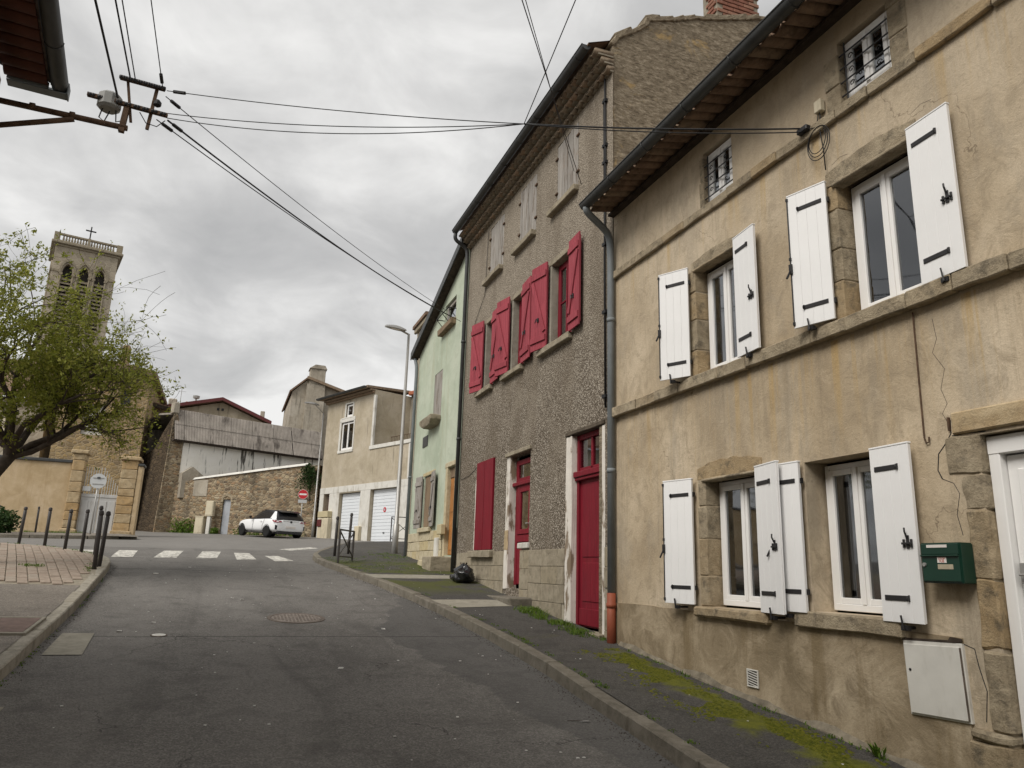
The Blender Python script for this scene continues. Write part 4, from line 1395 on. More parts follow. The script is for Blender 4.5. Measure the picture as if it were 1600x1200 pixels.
# ------------------------------------------------------------------ grey pebble-dashed house
def build_grey_house():
    t_ = thing('pebbledash_house', 'tall grey pebble-dashed house with red shutters and two red doors', 'house', (5, 0, 0), FR)
    XL, XR = -16.98, -9.40
    holes = [(-15.42, -14.86, 5.47, 6.98, .2), (-13.72, -13.06, 5.47, 7.0, .2), (-11.75, -10.87, 5.47, 7.02, .2),
             (-15.36, -14.45, 8.06, 9.28, .07), (-13.46, -12.57, 8.06, 9.28, .07), (-11.56, -10.66, 8.06, 9.28, .07),
             (-15.62, -14.50, 2.0, 3.86, .06), (-13.62, -12.56, 1.30, 3.74, .2), (-10.80, -9.74, .70, 3.74, .2)]
    facade('wall', t_, 'pebbledash', XL, XR, -.5, 9.62, holes)
    shell(t_, 'pebbledash', XL, XR, 7.0, -.5, 9.6, right=False)
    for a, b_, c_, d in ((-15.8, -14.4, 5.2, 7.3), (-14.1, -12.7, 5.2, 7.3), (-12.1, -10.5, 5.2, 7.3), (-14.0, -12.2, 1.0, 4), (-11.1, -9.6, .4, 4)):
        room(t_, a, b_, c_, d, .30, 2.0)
    # ragged rubble gable towards the beige house
    gp = [(0.004, -.5), (0.004, 9.95), (.08, 10.12), (.62, 10.50), (.66, 10.64), (1.15, 10.80), (1.6, 10.97), (2.1, 11.12), (2.96, 11.40), (3.6, 11.6), (5.2, 11.0), (7.0, 10.1), (7.0, -.5)]
    obj('gable', MB().prism([(-9.86, p[0], p[1]) for p in gp], (.44, 0, 0)), 'rough_gable', t_)
    rr = random.Random(3)
    cp = obj('coping', MB().box(-9.80, -9.46, 2.2, 2.6, 11.0, 11.28), 'rough_gable', t_)
    for a, b_ in zip(gp[1:9], gp[2:10]):
        n = max(1, int(math.hypot(b_[0] - a[0], b_[1] - a[1]) / .24))
        for i in range(n):
            y_ = a[0] + (b_[0] - a[0]) * (i + .5) / n
            z_ = a[1] + (b_[1] - a[1]) * (i + .5) / n
            L_ = math.hypot(b_[0] - a[0], b_[1] - a[1]) / n
            me = MB().box(-.25, .25, -L_ / 2 - .02, L_ / 2 + .02, -.05, rr.uniform(.03, .075)).mesh('stone', False, .015, .02, rr.randint(0, 9999), 1)
            obj('stone', me, 'rough_gable', cp, (-9.64, y_, z_), (math.atan2(b_[1] - a[1], b_[0] - a[0]) + rr.uniform(-.12, .12), 0, 0))
    # brick stack on the gable
    ch = obj('chimney', MB().box(-9.86, -9.46, 2.10, 2.98, 10.9, 12.9), 'mortar', t_)
    bmesh_ = MB().box(-.108, .108, -.02, .02, 0, .068).mesh('brick', False, .006, .004, 1)
    for r_ in range(14):
        z_ = 11.14 + r_ * .083
        off = .113 if r_ % 2 else 0
        for k_ in range(4):
            yc = 2.215 + k_ * .226 + off
            if yc + .1 <= 3.02:
                obj('brick', bmesh_, 'chimney_brick', ch, (-9.455 + rr.uniform(-.006, .004), yc, z_), (0, 0, R(90)))
        obj('brick', bmesh_, 'chimney_brick', ch, (-9.575 - off * .6, 2.095 + rr.uniform(-.005, .004), z_))
    # dressed blocks of the lower wall
    pl_ = obj('plinth', MB().box(-16.95, -13.80, -.004, -.001, -.4, 1.96), 'grey_plinth', t_)
    obj('plinth', MB().box(-12.50, -11.01, -.004, -.001, -.4, 1.96), 'grey_plinth', t_)
    obj('plinth', MB().box(-9.655, -9.42, -.004, -.001, -.4, 1.96), 'grey_plinth', t_)
    zc_ = [.30, .58, .86, 1.14, 1.42, 1.70, 1.975]
    nohole = [(-13.79, -12.51), (-11.01, -9.66)]
    for r_, (za, zb) in enumerate(zip(zc_, zc_[1:])):
        xx = -16.94 + (.3 if r_ % 2 else 0)
        while xx < -9.5:
            x2 = min(-9.43, xx + rr.uniform(.48, .72))
            a, b_ = xx, x2
            for h0, h1 in nohole:
                if a < h1 and b_ > h0:
                    if a < h0:
                        b_ = h0
                    elif b_ > h1:
                        a = h1
                    else:
                        a = b_
            if b_ - a > .12 and zb > GS(-(a + b_) / 2) - .05:
                w_ = b_ - a - .006
                me = MB().box(-w_ / 2, w_ / 2, -.012 - rr.uniform(0, .006), 0, 0, zb - za - .006).mesh('block', False, .005, .003, rr.randint(0, 9999))
                obj('block', me, 'plinth_block', pl_, ((a + b_) / 2, -.005, za))
            xx = x2
    # first-floor windows with red braced shutters standing open
    for a, b_ in ((-15.42, -14.86), (-13.72, -13.06), (-11.75, -10.87)):
        window(t_, a + .01, b_ - .01, 5.48, 6.98, .13, frame='red_paint', leaves=2 if b_ - a > .7 else 1, rows=2, fr=.06, sash=.06)
        obj('surround', MB().box(a - .10, a + .004, -.006, .19, 5.47, 7.02).mesh('surround', False, .01, .008, int(-a * 9), 3), 'concrete_slab', t_)
        sill(t_, a - .42, b_ + .05, 5.355, 5.468, .10, 'plinth_block', int(-a * 10), .18)
        obj('lintel', MB().box(a - .12, b_ + .05, -.012, .18, 6.985, 7.09).mesh('lintel', False, .008, .005, 4, 1), 'plinth_block', t_)
    zs0, zs1 = 5.46, 7.07
    for hx, hinge, ang, w_, yy in ((-15.44, 'R', 14, .50, -.05), (-14.84, 'L', 3, .52, -.045), (-13.74, 'R', 11, .50, -.06), (-13.04, 'L', 4, .53, -.045), (-11.77, 'R', 11, .50, -.06), (-10.85, 'L', 3, .46, -.05)):
        brace_shutter(t_, hx, zs0, zs1, w_, hinge, ang, yy)
    # attic openings closed by weathered grey shutters
    for a, b_ in ((-15.36, -14.45), (-13.46, -12.57), (-11.56, -10.66)):
        closed_shutters(t_, a + .01, b_ - .01, 8.07, 9.27, .02, 'grey_wood', 4, crooked=.05)
        for zz_ in (8.3, 9.0):
            for s_ in (a + .0, b_ - .0):
                obj('hinge', MB().box(s_ - .05, s_ + .05, -.03, .012, zz_, zz_ + .035).mesh('hinge', False, .003), 'rusty_iron', t_)
        sill(t_, a - .24, b_ + .02, 7.945, 8.055, .11, 'plinth_block', int(-a * 7), .06)
    # ground floor
    closed_shutters(t_, -15.60, -14.52, 2.01, 3.85, -.02, 'red_paint', 1, th=.045)
    obj('jamb', MB().box(-15.70, -15.61, -.02, .04, 2.0, 3.5).mesh('jamb', False, .01, .006, 3, 2), 'flaking_white', t_)
    sill(t_, -15.78, -14.38, 1.855, 1.995, .12, 'plinth_block', 33, .06)
    # glazed door, low stone infill on its right
    d1 = obj('door', MB().box(-13.55, -13.44, .11, .17, 1.36, 3.66).box(-12.68, -12.58, .11, .17, 2.10, 3.66).box(-13.44, -12.68, .11, .17, 3.56, 3.66).box(-13.44, -12.68, .10, .18, 3.19, 3.31).box(-13.44, -12.68, .11, .17, 2.13, 2.26).box(-13.44, -12.90, .12, .16, 1.38, 2.12).mesh('door', False, .006), 'red_paint', t_)
    obj('pane', MB().box(-13.44, -12.68, .135, .142, 3.31, 3.56), 'frosted_glass', d1)
    obj('glazed_leaf', MB().box(-13.42, -13.27, .095, .155, 2.27, 3.18).box(-12.86, -12.70, .095, .155, 2.27, 3.18).box(-13.27, -12.86, .095, .155, 3.04, 3.18).box(-13.27, -12.86, .095, .155, 2.27, 2.36).mesh('glazed_leaf', False, .006), 'red_paint', d1)
    obj('pane', MB().box(-13.27, -12.86, .12, .127, 2.36, 3.04), 'frosted_glass', d1)
    obj('handle', MB().tube([(-12.88, .06, 2.45), (-12.80, .06, 2.45), (-12.80, .10, 2.45)], .012, 6), 'galvanised', d1)
    obj('curtain', MB().box(-13.43, -12.69, .21, .22, 2.3, 3.56), 'curtain_pale', d1)
    obj('cornice', MB().box(-13.62, -12.56, .05, .11, 3.165, 3.235).mesh('cornice', False, .01), 'red_paint', d1)
    inf = obj('infill', MB().box(-12.93, -12.52, .012, .2, .7, 2.0), 'grey_plinth', t_)
    for k_, (za, zb) in enumerate(((.95, 1.3), (1.3, 1.65), (1.65, 1.98))):
        for a, b_ in (((-12.94, -12.53),) if k_ % 2 else ((-12.94, -12.75), (-12.74, -12.53))):
            obj('block', MB().box(a, b_, -.016, .1, za, zb - .006).mesh('block', False, .006, .004, k_ + int(a * 9)), 'plinth_block', inf)
    obj('sill', MB().box(-13.0, -12.52, -.05, .14, 2.0, 2.10).mesh('sill', False, .012, .006, 2, 1), 'aged_white', inf)
    obj('jamb', MB().box(-13.78, -13.60, -.014, .19, 1.28, 3.76).mesh('jamb', False, .012, .010, 2, 4), 'flaking_white', t_)
    obj('jamb_patch', MB().box(-13.785, -13.595, -.018, .0, 1.98, 2.36).mesh('jamb_patch', False, .01, .008, 2, 2), 'pillar_stone', t_)
    obj('lintel', MB().box(-13.80, -12.50, -.05, .18, 3.745, 3.82).mesh('lintel', False, .01, .006, 5, 2), 'plinth_block', t_)
    # panelled door with two-light fanlight
    d2 = obj('door', MB().box(-10.72, -9.86, .12, .165, .84, 3.04).mesh('door', False, .005), 'red_paint', t_)
    fr = MB().box(-10.79, -10.72, .085, .18, .80, 3.72).box(-9.86, -9.75, .085, .18, .80, 3.72).box(-10.72, -9.86, .085, .18, 3.64, 3.72)
    obj('door_frame', fr.mesh('door_frame', False, .006), 'red_paint', d2)
    obj('cornice', MB().box(-10.82, -9.74, .02, .12, 3.05, 3.14).box(-10.79, -9.76, .045, .12, 3.00, 3.05).mesh('cornice', False, .01), 'red_paint', d2)
    obj('mullion', MB().box(-10.32, -10.27, .10, .16, 3.14, 3.64).box(-10.72, -9.86, .10, .16, 3.14, 3.20).mesh('mullion', False, .004), 'red_paint', d2)
    for a, b_ in ((-10.72, -10.32), (-10.27, -9.86)):
        obj('pane', MB().box(a, b_, .128, .134, 3.20, 3.64), 'frosted_glass', d2)
    obj('curtain', MB().box(-10.71, -9.87, .20, .21, 3.15, 3.64), 'curtain_pale', d2)
    for za, zb in ((1.84, 2.94), (1.20, 1.76)):
        pm = MB().box(-10.62, -9.96, .108, .121, za, zb)
        obj('door_panel', pm.mesh('door_panel', False, .008), 'red_paint', d2)
    obj('kick_board', MB().box(-10.71, -9.87, .100, .119, .86, 1.10).mesh('kick_board', False, .006), 'red_paint', d2)
    obj('handle', MB().tube([(-9.95, .06, 1.92), (-9.95, .06, 2.0)], .014, 6).box(-9.965, -9.935, .06, .12, 1.9, 1.92), 'black_iron', d2)
    obj('jamb', MB().box(-11.0, -10.785, -.012, .19, .45, 3.72).mesh('jamb', False, .012, .012, 8, 4), 'flaking_white', t_)
    obj('jamb', MB().box(-9.755, -9.66, -.008, .19, .55, 3.72).mesh('jamb', False, .012, .010, 9, 4), 'flaking_white', t_)
    obj('lintel', MB().box(-11.02, -9.66, -.03, .18, 3.725, 3.79).mesh('lintel', False, .01, .006, 6, 2), 'old_lintel_wood', t_)
    sill(t_, -10.98, -9.66, .62, .80, .10, 'plinth_block', 44, .2, 'doorstep')
    sill(t_, -13.95, -12.30, .80, 1.17, .42, 'kerb_granite', 45, .1, 'doorstep', .02, .015)
    # moulded tile eaves (three rows), gutter and pipe
    roof = obj('roof', MB().add([(XL, -.42, 9.87), (XR - .03, -.42, 9.87), (XR - .3, 3.6, 11.66), (XL, 3.6, 11.66), (XL, 7.2, 10.0), (XR - .3, 7.2, 10.0), (XL, -.42, 9.84), (XR - .03, -.42, 9.84), (XR - .3, 3.6, 11.63), (XL, 3.6, 11.63)],
                                [(0, 1, 2, 3), (3, 2, 5, 4), (9, 8, 7, 6), (0, 6, 7, 1)]).mesh('roof', recalc=False), 'clay_tile', t_)
    for r_, (out, zz_) in enumerate(((.11, 9.50), (.22, 9.63), (.33, 9.76))):
        tm = MB().half_tile(-.098, .098, -out, .02, zz_, .075, 6, .016, True).mesh('tile', True)
        cr = obj('moulded_course', MB().box(XL, XR, -out + .02, .015, zz_ + .0, zz_ + .032), 'genoise_tile', roof)
        xx = XL + .10
        while xx < XR - .05:
            obj('tile', tm, 'genoise_tile', cr, (xx, rnd.uniform(-.008, .008), 0))
            xx += .20
        # mortar fill behind the tile mouths
        obj('mortar_bed', MB().box(XL, XR, -out + .07, .012, zz_ - .07, zz_ - .002), 'mortar', cr)
    gutter(t_, XL + .0, XR - .08, -.43, 9.86, .08)
    downpipe(t_, round_path([(XL + .05, -.43, 9.78), (XL + .02, -.43, 9.62), (XL - .02, -.09, 9.45), (XL - .02, -.075, 9.2), (XL - .02, -.075, 1.5)], 6, .12), .048, 'dark_zinc', 'downpipe', [(XL - .02, -.075, 4.6), (XL - .02, -.075, 7.0)])
    # old pipe and cable run at the corner
    obj('cable_run', MB().tube([(-9.62, -.03, 9.45), (-9.60, -.03, 8.0), (-9.63, -.03, 6.2), (-9.60, -.03, 3.95)], .016, 6).tube([(-9.68, -.02, 9.1), (-9.66, -.02, 6.9)], .010, 5).mesh('cable_run', True), 'cable_black', t_)
    for zz_ in (9.0, 8.2, 7.9, 7.2, 6.5, 5.4, 4.1):
        obj('clip', MB().box(-9.68, -9.57, -.05, 0, zz_, zz_ + .05), 'cable_black', t_)
    obj('facade_cable', MB().tube([(-16.9, -.012, 3.62), (-16.2, -.012, 3.66), (-15.66, -.012, 3.78)], .005, 5).mesh('facade_cable', True), 'cable_black', t_)
    obj('facade_cable', MB().tube([(-16.5, -.02, 7.1), (-15.6, -.02, 7.75), (-15.5, -.02, 9.3)], .006, 5).mesh('facade_cable', True), 'cable_black', t_)
    return t_


grey = build_grey_house()


# ------------------------------------------------------------------ pale green house
def build_green_house():
    t_ = thing('green_house', 'pale green rendered house with sloping roof edge and stone base', 'house', (5, 0, 0), FR)
    XL, XR = -21.95, -17.02
    holes = [(-19.15, -18.08, 7.97, 8.62, .14), (-19.92, -19.08, 5.56, 6.84, .1), (-20.45, -19.46, 2.67, 4.06, .15), (-18.05, -17.38, 1.92, 4.04, .13)]
    facade('wall', t_, 'green_render', XL, XR, -.2, [(XL, 7.98), (XR, 9.62)], holes)
    shell(t_, 'garage_render', XL, XR, 8.0, -.2, 7.9)
    room(t_, -19.5, -17.9, 7.7, 8.75, .2, 2)
    room(t_, -18.3, -17.2, 1.7, 4.3, .3, 2)
    # verge
    ro = obj('roof', MB().prism([(XL - .25, -.20, 7.93), (XR + .0, -.20, 9.68), (XR + .0, -.20, 9.78), (XL - .25, -.20, 8.03)], (0, 8.3, 0)), 'clay_tile', t_)
    obj('verge_board', MB().prism([(XL - .27, -.235, 7.84), (XR + .0, -.235, 9.60), (XR + .0, -.235, 9.82), (XL - .27, -.235, 8.06)], (0, .03, 0)), 'dark_zinc', ro)
    obj('verge_soffit', MB().prism([(XL - .2, -.20, 7.84), (XR, -.20, 9.58), (XR, -.20, 9.67), (XL - .2, -.20, 7.93)], (0, .19, 0)), 'dark_board', ro)
    # attic window with grey blind and small rail
    w_ = window(t_, -19.14, -18.09, 7.98, 8.60, .06, frame='grey_wood', leaves=1, glass='window_glass')
    obj('blind', MB().box(-19.08, -18.15, .09, .10, 8.02, 8.58), 'fibre_cement', w_)
    sill(t_, -19.38, -18.02, 7.80, 7.965, .14, 'brown_wood', 3, .05)
    for zz_ in (8.22,):
        obj('rail', MB().tube([(-19.2, .0, zz_), (-19.2, -.22, zz_), (-18.05, -.22, zz_), (-18.05, .0, zz_)], .014, 6), 'black_iron', t_)
    for xx in (-19.2, -18.62, -18.05):
        obj('rail_bracket', MB().tube([(xx, -.22, 8.22), (xx, -.02, 8.0)], .011, 5), 'black_iron', t_)
    closed_shutters(t_, -19.90, -19.10, 5.57, 6.83, .02, 'grey_wood', 2)
    obj('flower_box', MB().prism([(-20.25, -.30, 5.56), (-19.02, -.30, 5.56), (-19.02, -.30, 5.44), (-19.25, -.24, 5.32), (-20.05, -.24, 5.32), (-20.25, -.30, 5.44)], (0, .30, 0)).mesh('flower_box', False, .015, .02, 3, 2), 'plinth_block', t_)
    # ground-floor window: wooden inner panels, open shutters
    closed_shutters(t_, -20.43, -19.48, 2.69, 4.05, .05, 'brown_wood', 2)
    for hx, hg in ((-20.47, 'R'), (-19.44, 'L')):
        brace_shutter(t_, hx, 2.66, 4.08, .50, hg, 6, -.04, 'grey_wood')
    sill(t_, -20.6, -19.35, 2.54, 2.66, .10, 'pale_stone', 5, .1)
    obj('lintel', MB().box(-20.6, -19.3, -.01, .1, 4.065, 4.16).mesh('lintel', False, .008, .004, 4, 1), 'pale_stone', t_)
    # door
    d = obj('door', MB().box(-18.03, -17.40, .08, .12, 1.94, 3.78).mesh('door', False, .004), 'orange_wood', t_)
    obj('door_panel', MB().box(-17.93, -17.50, .068, .079, 2.95, 3.6).mesh('door_panel', False, .008), 'orange_wood', d)
    obj('door_panel', MB().box(-17.93, -17.50, .068, .079, 2.05, 2.8).mesh('door_panel', False, .008), 'orange_wood', d)
    obj('transom', MB().box(-18.03, -17.40, .06, .12, 3.785, 4.03).mesh('transom', False, .006), 'brown_wood', d)
    obj('surround', MB().box(-18.22, -18.045, -.02, .12, 1.9, 4.1).mesh('surround', False, .01, .006, 3, 3), 'pale_stone', t_)
    obj('surround', MB().box(-17.385, -17.25, -.02, .2, 1.9, 4.1).mesh('surround', False, .01, .006, 4, 3), 'pale_stone', t_)
    obj('surround', MB().box(-18.25, -17.22, -.03, .2, 4.045, 4.17).mesh('surround', False, .01, .006, 5, 2), 'pale_stone', t_)
    # stone base
    bs = obj('plinth', MB().box(-21.94, -18.26, -.005, 0, .5, 2.52), 'mortar', t_)
    obj('plinth', MB().box(-17.24, -17.03, -.005, 0, .5, 2.5), 'mortar', t_)
    rr = random.Random(12)
    zc_ = [1.55, 1.80, 2.06, 2.31, 2.56]
    for r_, (za, zb) in enumerate(zip(zc_, zc_[1:])):
        for x0_, x1_ in ((-21.93, -18.27), (-17.235, -17.04)):
            xx = x0_
            while xx < x1_ - .05:
                x2 = min(x1_, xx + rr.uniform(.3, .62))
                if x1_ - x2 < .12:
                    x2 = x1_
                me = MB().box(-(x2 - xx) / 2 + .005, (x2 - xx) / 2 - .005, -.025 - rr.uniform(0, .012), 0, 0, zb - za - .01).mesh('stone', False, .010, .008, rr.randint(0, 9999), 1)
                obj('stone', me, 'pale_stone', bs, ((xx + x2) / 2, -.004, za))
                xx = x2
    obj('meter_door', MB().box(-18.85, -18.45, -.06, -.02, 1.85, 2.36).mesh('meter_door', False, .006), 'aged_white', t_)
    obj('letterbox', MB().box(-18.30, -17.92, -.15, -.03, 2.42, 2.66).mesh('letterbox', False, .012), 'yellow_cabinet', t_)
    sill(t_, -19.0, -17.9, 1.45, 1.80, .42, 'pale_stone', 8, .2, 'doorstep', .02, .02)
    sill(t_, -17.98, -17.25, 1.50, 1.88, .55, 'plinth_block', 9, .2, 'doorstep', .02, .02)
    obj('plaque', MB().box(-20.85, -20.30, -.02, 0, 4.92, 5.22).mesh('plaque', False, .004), 'dark_zinc', t_)
    downpipe(t_, round_path([(XL - .12, -.12, 7.86), (XL - .02, -.08, 7.6), (XL + .02, -.08, 7.3), (XL + .02, -.08, 1.7)], 5, .1), .05, 'zinc', 'downpipe', [(XL + .02, -.08, 4.2)])
    return t_


green = build_green_house()


# ------------------------------------------------------------------ narrow beige house between the green house and the garages
nb_ = thing('narrow_house', 'narrow beige house edge showing behind the pale green house', 'house', (5, 0, 0), FR)
obj('wall', MB().box(-23.6, -21.98, .24, 7.5, 1.0, 9.3), 'garage_render', nb_)
rf = obj('roof', MB().prism([(-23.75, .10, 9.31), (-21.98, .10, 9.31), (-21.98, .10, 9.42), (-23.75, .10, 9.42)], (0, 7.4, 0)), 'clay_tile', nb_)
obj('cornice', MB().box(-23.7, -21.98, .15, .24, 9.15, 9.305).mesh('cornice', False, .02), 'plinth_block', nb_)


# ------------------------------------------------------------------ house with two garages
def build_garage_house():
    ang = math.atan2(34.3 - 41.3, 7.4 - 4.5)
    t_ = thing('garage_house', 'beige house with two pale garage doors and a recessed roof terrace', 'house', (4.5, 41.3, 0), ang)
    holes = [(.42, .98, 1.8, 5.24, .3), (1.98, 3.98, 1.8, 5.20, .22), (4.88, 7.10, 1.8, 5.24, .22), (1.62, 2.84, 7.42, 8.90, .12), (1.98, 2.64, 9.15, 9.84, .12)]
    facade('wall', t_, 'garage_render', 0, 8.15, 1.5, [(0, 10.28), (4.62, 10.28), (4.63, 7.30), (8.15, 7.30)], holes)
    mb = MB().box(0, .3, .003, 8, 1.5, 10.27).box(7.85, 8.15, .003, 8, 1.5, 7.29).box(.3, 7.85, 7.7, 8, 1.5, 10.2)
    mb.box(4.40, 4.62, .003, 2.2, 7.0, 10.27)
    obj('side_wall', mb, 'garage_render', t_)
    obj('terrace_wall', MB().box(4.62, 8.15, 2.2, 2.5, 7.0, 10.30).box(7.95, 8.15, .3, 2.2, 7.2, 8.2), 'tall_render', t_)
    obj('terrace_floor', MB().box(4.6, 8.1, .01, 2.2, 7.0, 7.2), 'concrete_slab', t_)
    obj('coping', MB().box(4.62, 8.3, 2.0, 2.65, 10.31, 10.52).mesh('coping', False, .03), 'red_tile', t_)
    # white bands, posts and garage surround
    obj('lintel_band', MB().box(-.01, 8.16, -.02, 0, 5.24, 5.56).mesh('lintel_band', False, .006), 'aged_white', t_)
    for a, b_ in ((-.01, .41), (.99, 1.97), (3.99, 4.87), (7.11, 8.16)):
        obj('pier', MB().box(a, b_, -.018, 0, 1.7, 5.235).mesh('pier', False, .006), 'aged_white', t_)
    obj('terrace_ledge', MB().box(4.5, 8.16, -.05, .2, 7.22, 7.40).mesh('terrace_ledge', False, .01), 'aged_white', t_)
    obj('corner_strip', MB().box(4.56, 4.72, -.02, .1, 7.41, 9.98).mesh('corner_strip', False, .01), 'aged_white', t_)
    obj('corner_strip', MB().box(7.86, 8.16, -.03, .003, 5.57, 7.21).mesh('corner_strip', False, .01), 'aged_white', t_)
    rl = obj('railing', MB().tube([(4.8, 1.0, 7.95), (7.9, 1.0, 7.95)], .015, 5).tube([(4.8, 1.0, 7.3), (7.9, 1.0, 7.3)], .015, 5), 'rusty_iron', t_)
    for i in range(22):
        xx = 4.85 + i * .14
        obj('baluster', MB().tube([(xx, 1.0, 7.22), (xx, 1.0, 7.95)], .009, 4), 'rusty_iron', rl)
    # garage doors of horizontal panels
    for a, b_, zt in ((2.0, 3.96, 5.18), (4.90, 7.08, 5.22)):
        d = obj('garage_door', MB().box(a, b_, .20, .22, 2.0, zt), 'garage_white', t_)
        n = 16
        for i in range(n):
            z0_, z1_ = 2.7 + (zt - 2.7) * i / n, 2.7 + (zt - 2.7) * (i + 1) / n
            obj('panel', MB().box(a + .02, b_ - .02, .175, .199, z0_ + .006, z1_ - .006).mesh('panel', False, .006), 'garage_white', d)
        obj('handle', MB().box((a + b_) / 2 - .06, (a + b_) / 2 + .06, .14, .174, 3.15, 3.2).mesh('handle'), 'dark_zinc', d)
    # round no-parking sign on the right-hand garage door
    obj('warning_disc', MB().tube([(5.95, .172, 4.25), (5.95, .165, 4.25)], .12, 16), 'sign_red', t_)
    obj('warning_disc_centre', MB().tube([(5.95, .164, 4.25), (5.95, .160, 4.25)], .06, 14), 'blue_grey_paint', t_)
    obj('door', MB().box(.44, .96, .26, .30, 1.9, 5.2).mesh('door', False, .004), 'burgundy_paint', t_)
    obj('cabinet', MB().box(.45, 1.45, -.30, -.02, 4.0, 4.32).mesh('cabinet', False, .02), 'yellow_cabinet', t_)
    obj('cabinet', MB().box(.52, 1.5, -.28, -.02, 2.0, 3.97).mesh('cabinet', False, .02), 'cream_cabinet', t_)
    obj('cabinet', MB().box(.50, .9, -.33, -.02, 3.55, 3.90).mesh('cabinet', False, .01), 'burgundy_paint', t_)
    obj('cabinet', MB().box(3.95, 4.35, -.2, -.02, 2.3, 3.5).mesh('cabinet', False, .02), 'cream_cabinet', t_)
    # windows
    sr = MB().box(1.46, 1.62, -.03, .1, 7.36, 8.96).box(2.84, 2.94, -.03, .1, 7.36, 8.96).box(1.46, 2.94, -.03, .1, 8.90, 9.12).box(1.46, 2.94, -.05, .1, 7.28, 7.42)
    obj('surround', sr.mesh('surround', False, .008), 'aged_white', t_)
    window(t_, 1.63, 2.83, 7.43, 8.89, .06, leaves=2)
    sr = MB().box(1.86, 1.98, -.03, .1, 9.10, 9.90).box(2.64, 2.74, -.03, .1, 9.10, 9.90).box(1.86, 2.74, -.03, .1, 9.84, 9.92).box(1.6, 2.74, -.04, .1, 9.08, 9.15)
    obj('surround', sr.mesh('surround', False, .008), 'aged_white', t_)
    window(t_, 1.99, 2.63, 9.16, 9.83, .06, leaves=1)
    room(t_, 1.3, 3.2, 7.2, 10, .25, 2)
    # eaves
    rf_ = obj('roof', MB().prism([(-.35, -.45, 10.30), (-.35, -.45, 10.42), (-.35, 2.3, 10.60), (-.35, 2.3, 10.48)], (4.95, 0, 0)), 'clay_tile', t_)
    obj('rear_roof', MB().box(-.3, 8.12, 2.51, 8.2, 10.1, 10.3), 'clay_tile', t_)
    for k_, (o_, z_) in enumerate(((.14, 10.08), (.27, 10.18))):
        obj('cornice', MB().box(-.05, 4.63, -o_, .01, z_ - .0, z_ + .095).mesh('cornice', False, .02), 'genoise_tile', rf_)
    gutter(t_, -.36, 4.5, -.5, 10.38, .08)
    ch = obj('chimney', MB().box(5.0, 6.1, 4.2, 4.9, 10.2, 11.0).mesh('chimney', False, .02), 'tall_render', t_)
    obj('chimney_cap', MB().box(4.9, 6.2, 4.1, 5.0, 11.0, 11.12).mesh('chimney_cap', False, .02), 'tall_render', ch)
    for xx in (5.35, 5.75):
        obj('chimney_pot', MB().lathe([(.16, 11.12), (.14, 11.3), (.16, 11.6), (.13, 11.62)], 10, xx, 4.55), 'red_tile', ch)
    obj('cable', MB().tube([(4.9, 2.15, 8.6), (6.4, 2.13, 8.75), (8.0, 2.15, 9.1)], .02, 5), 'aged_white', t_)
    return t_


build_garage_house()

# ------------------------------------------------------------------ stone garden wall with narrow door
sw_ang = math.atan2(41.7 - 46, 4.4 + 2.9)
sw = thing('stone_wall', 'rubble stone wall with sloping top and a narrow grey door', 'wall', (-2.9, 46, 0), sw_ang)
SL = 8.47
tp = [(0.0, 5.85), (1.08, 5.98), (3.8, 6.32), (5.52, 6.55), (7.36, 6.77), (7.75, 6.82), (SL, 6.85)]
hl = [(3.02, 3.50, 2.5, 4.95, .3)]
facade('face', sw, 'stone_rubble', 0, SL, 2.0, tp, hl)
vs_ = [(p[0], 0, p[1]) for p in tp] + [(p[0], .5, p[1]) for p in tp] + [(p[0], .5, 2.0) for p in tp]
n_ = len(tp)
mbx = MB().add(vs_, [(i, i + 1, n_ + i + 1, n_ + i) for i in range(n_ - 1)] + [(n_ + i, n_ + i + 1, 2 * n_ + i + 1, 2 * n_ + i) for i in range(n_ - 1)])
obj('back', mbx.mesh('back', recalc=False), 'stone_rubble', sw)
cpm = MB()
for a, b_ in zip(tp[1:5], tp[2:6]):
    cpm.hexa([(a[0], -.08, a[1] + .01), (b_[0], -.08, b_[1] + .01), (b_[0], .58, b_[1] + .01), (a[0], .58, a[1] + .01), (a[0], .1, a[1] + .16), (b_[0], .1, b_[1] + .16), (b_[0], .5, b_[1] + .16), (a[0], .5, a[1] + .16)])
obj('coping', cpm.mesh('coping', False, 0, .02), 'aged_white', sw)
obj('door', MB().box(3.03, 3.49, .10, .15, 2.6, 4.93).mesh('door', False, .005), 'blue_grey_paint', sw)
obj('arch_stone', MB().prism([(2.9, -.03, 4.80), (3.02, -.03, 4.80), (3.05, -.03, 5.02), (3.26, -.03, 5.14), (3.47, -.03, 5.02), (3.5, -.03, 4.8), (3.62, -.03, 4.8), (3.58, -.03, 5.1), (3.26, -.03, 5.3), (2.94, -.03, 5.1)], (0, .1, 0)), 'dressed_stone', sw)
obj('patch', MB().box(1.15, 2.0, -.02, 0, 5.1, 6.0).mesh('patch', False, .01, .02, 3, 2), 'tall_render', sw)

# ivy over the end of the wall
def leaf_cloud(name, mat, pts, size, rng, parent=None, squash=1.0):
    mb = MB()
    for p in pts:
        d = Vector((rng.gauss(0, 1), rng.gauss(0, 1), rng.gauss(0, 1))).normalized()
        a = d.orthogonal().normalized()
        a.rotate(Matrix.Rotation(rng.uniform(0, 6.28), 3, d))
        b_ = d.cross(a)
        s_ = size * rng.uniform(.6, 1.35)
        p = Vector(p)
        mb.add([p - a * s_, p + b_ * s_ * .45, p + a * s_, p - b_ * s_ * .45], [(0, 1, 2, 3)])
    return obj(name, mb.mesh(name, recalc=False), mat, parent)


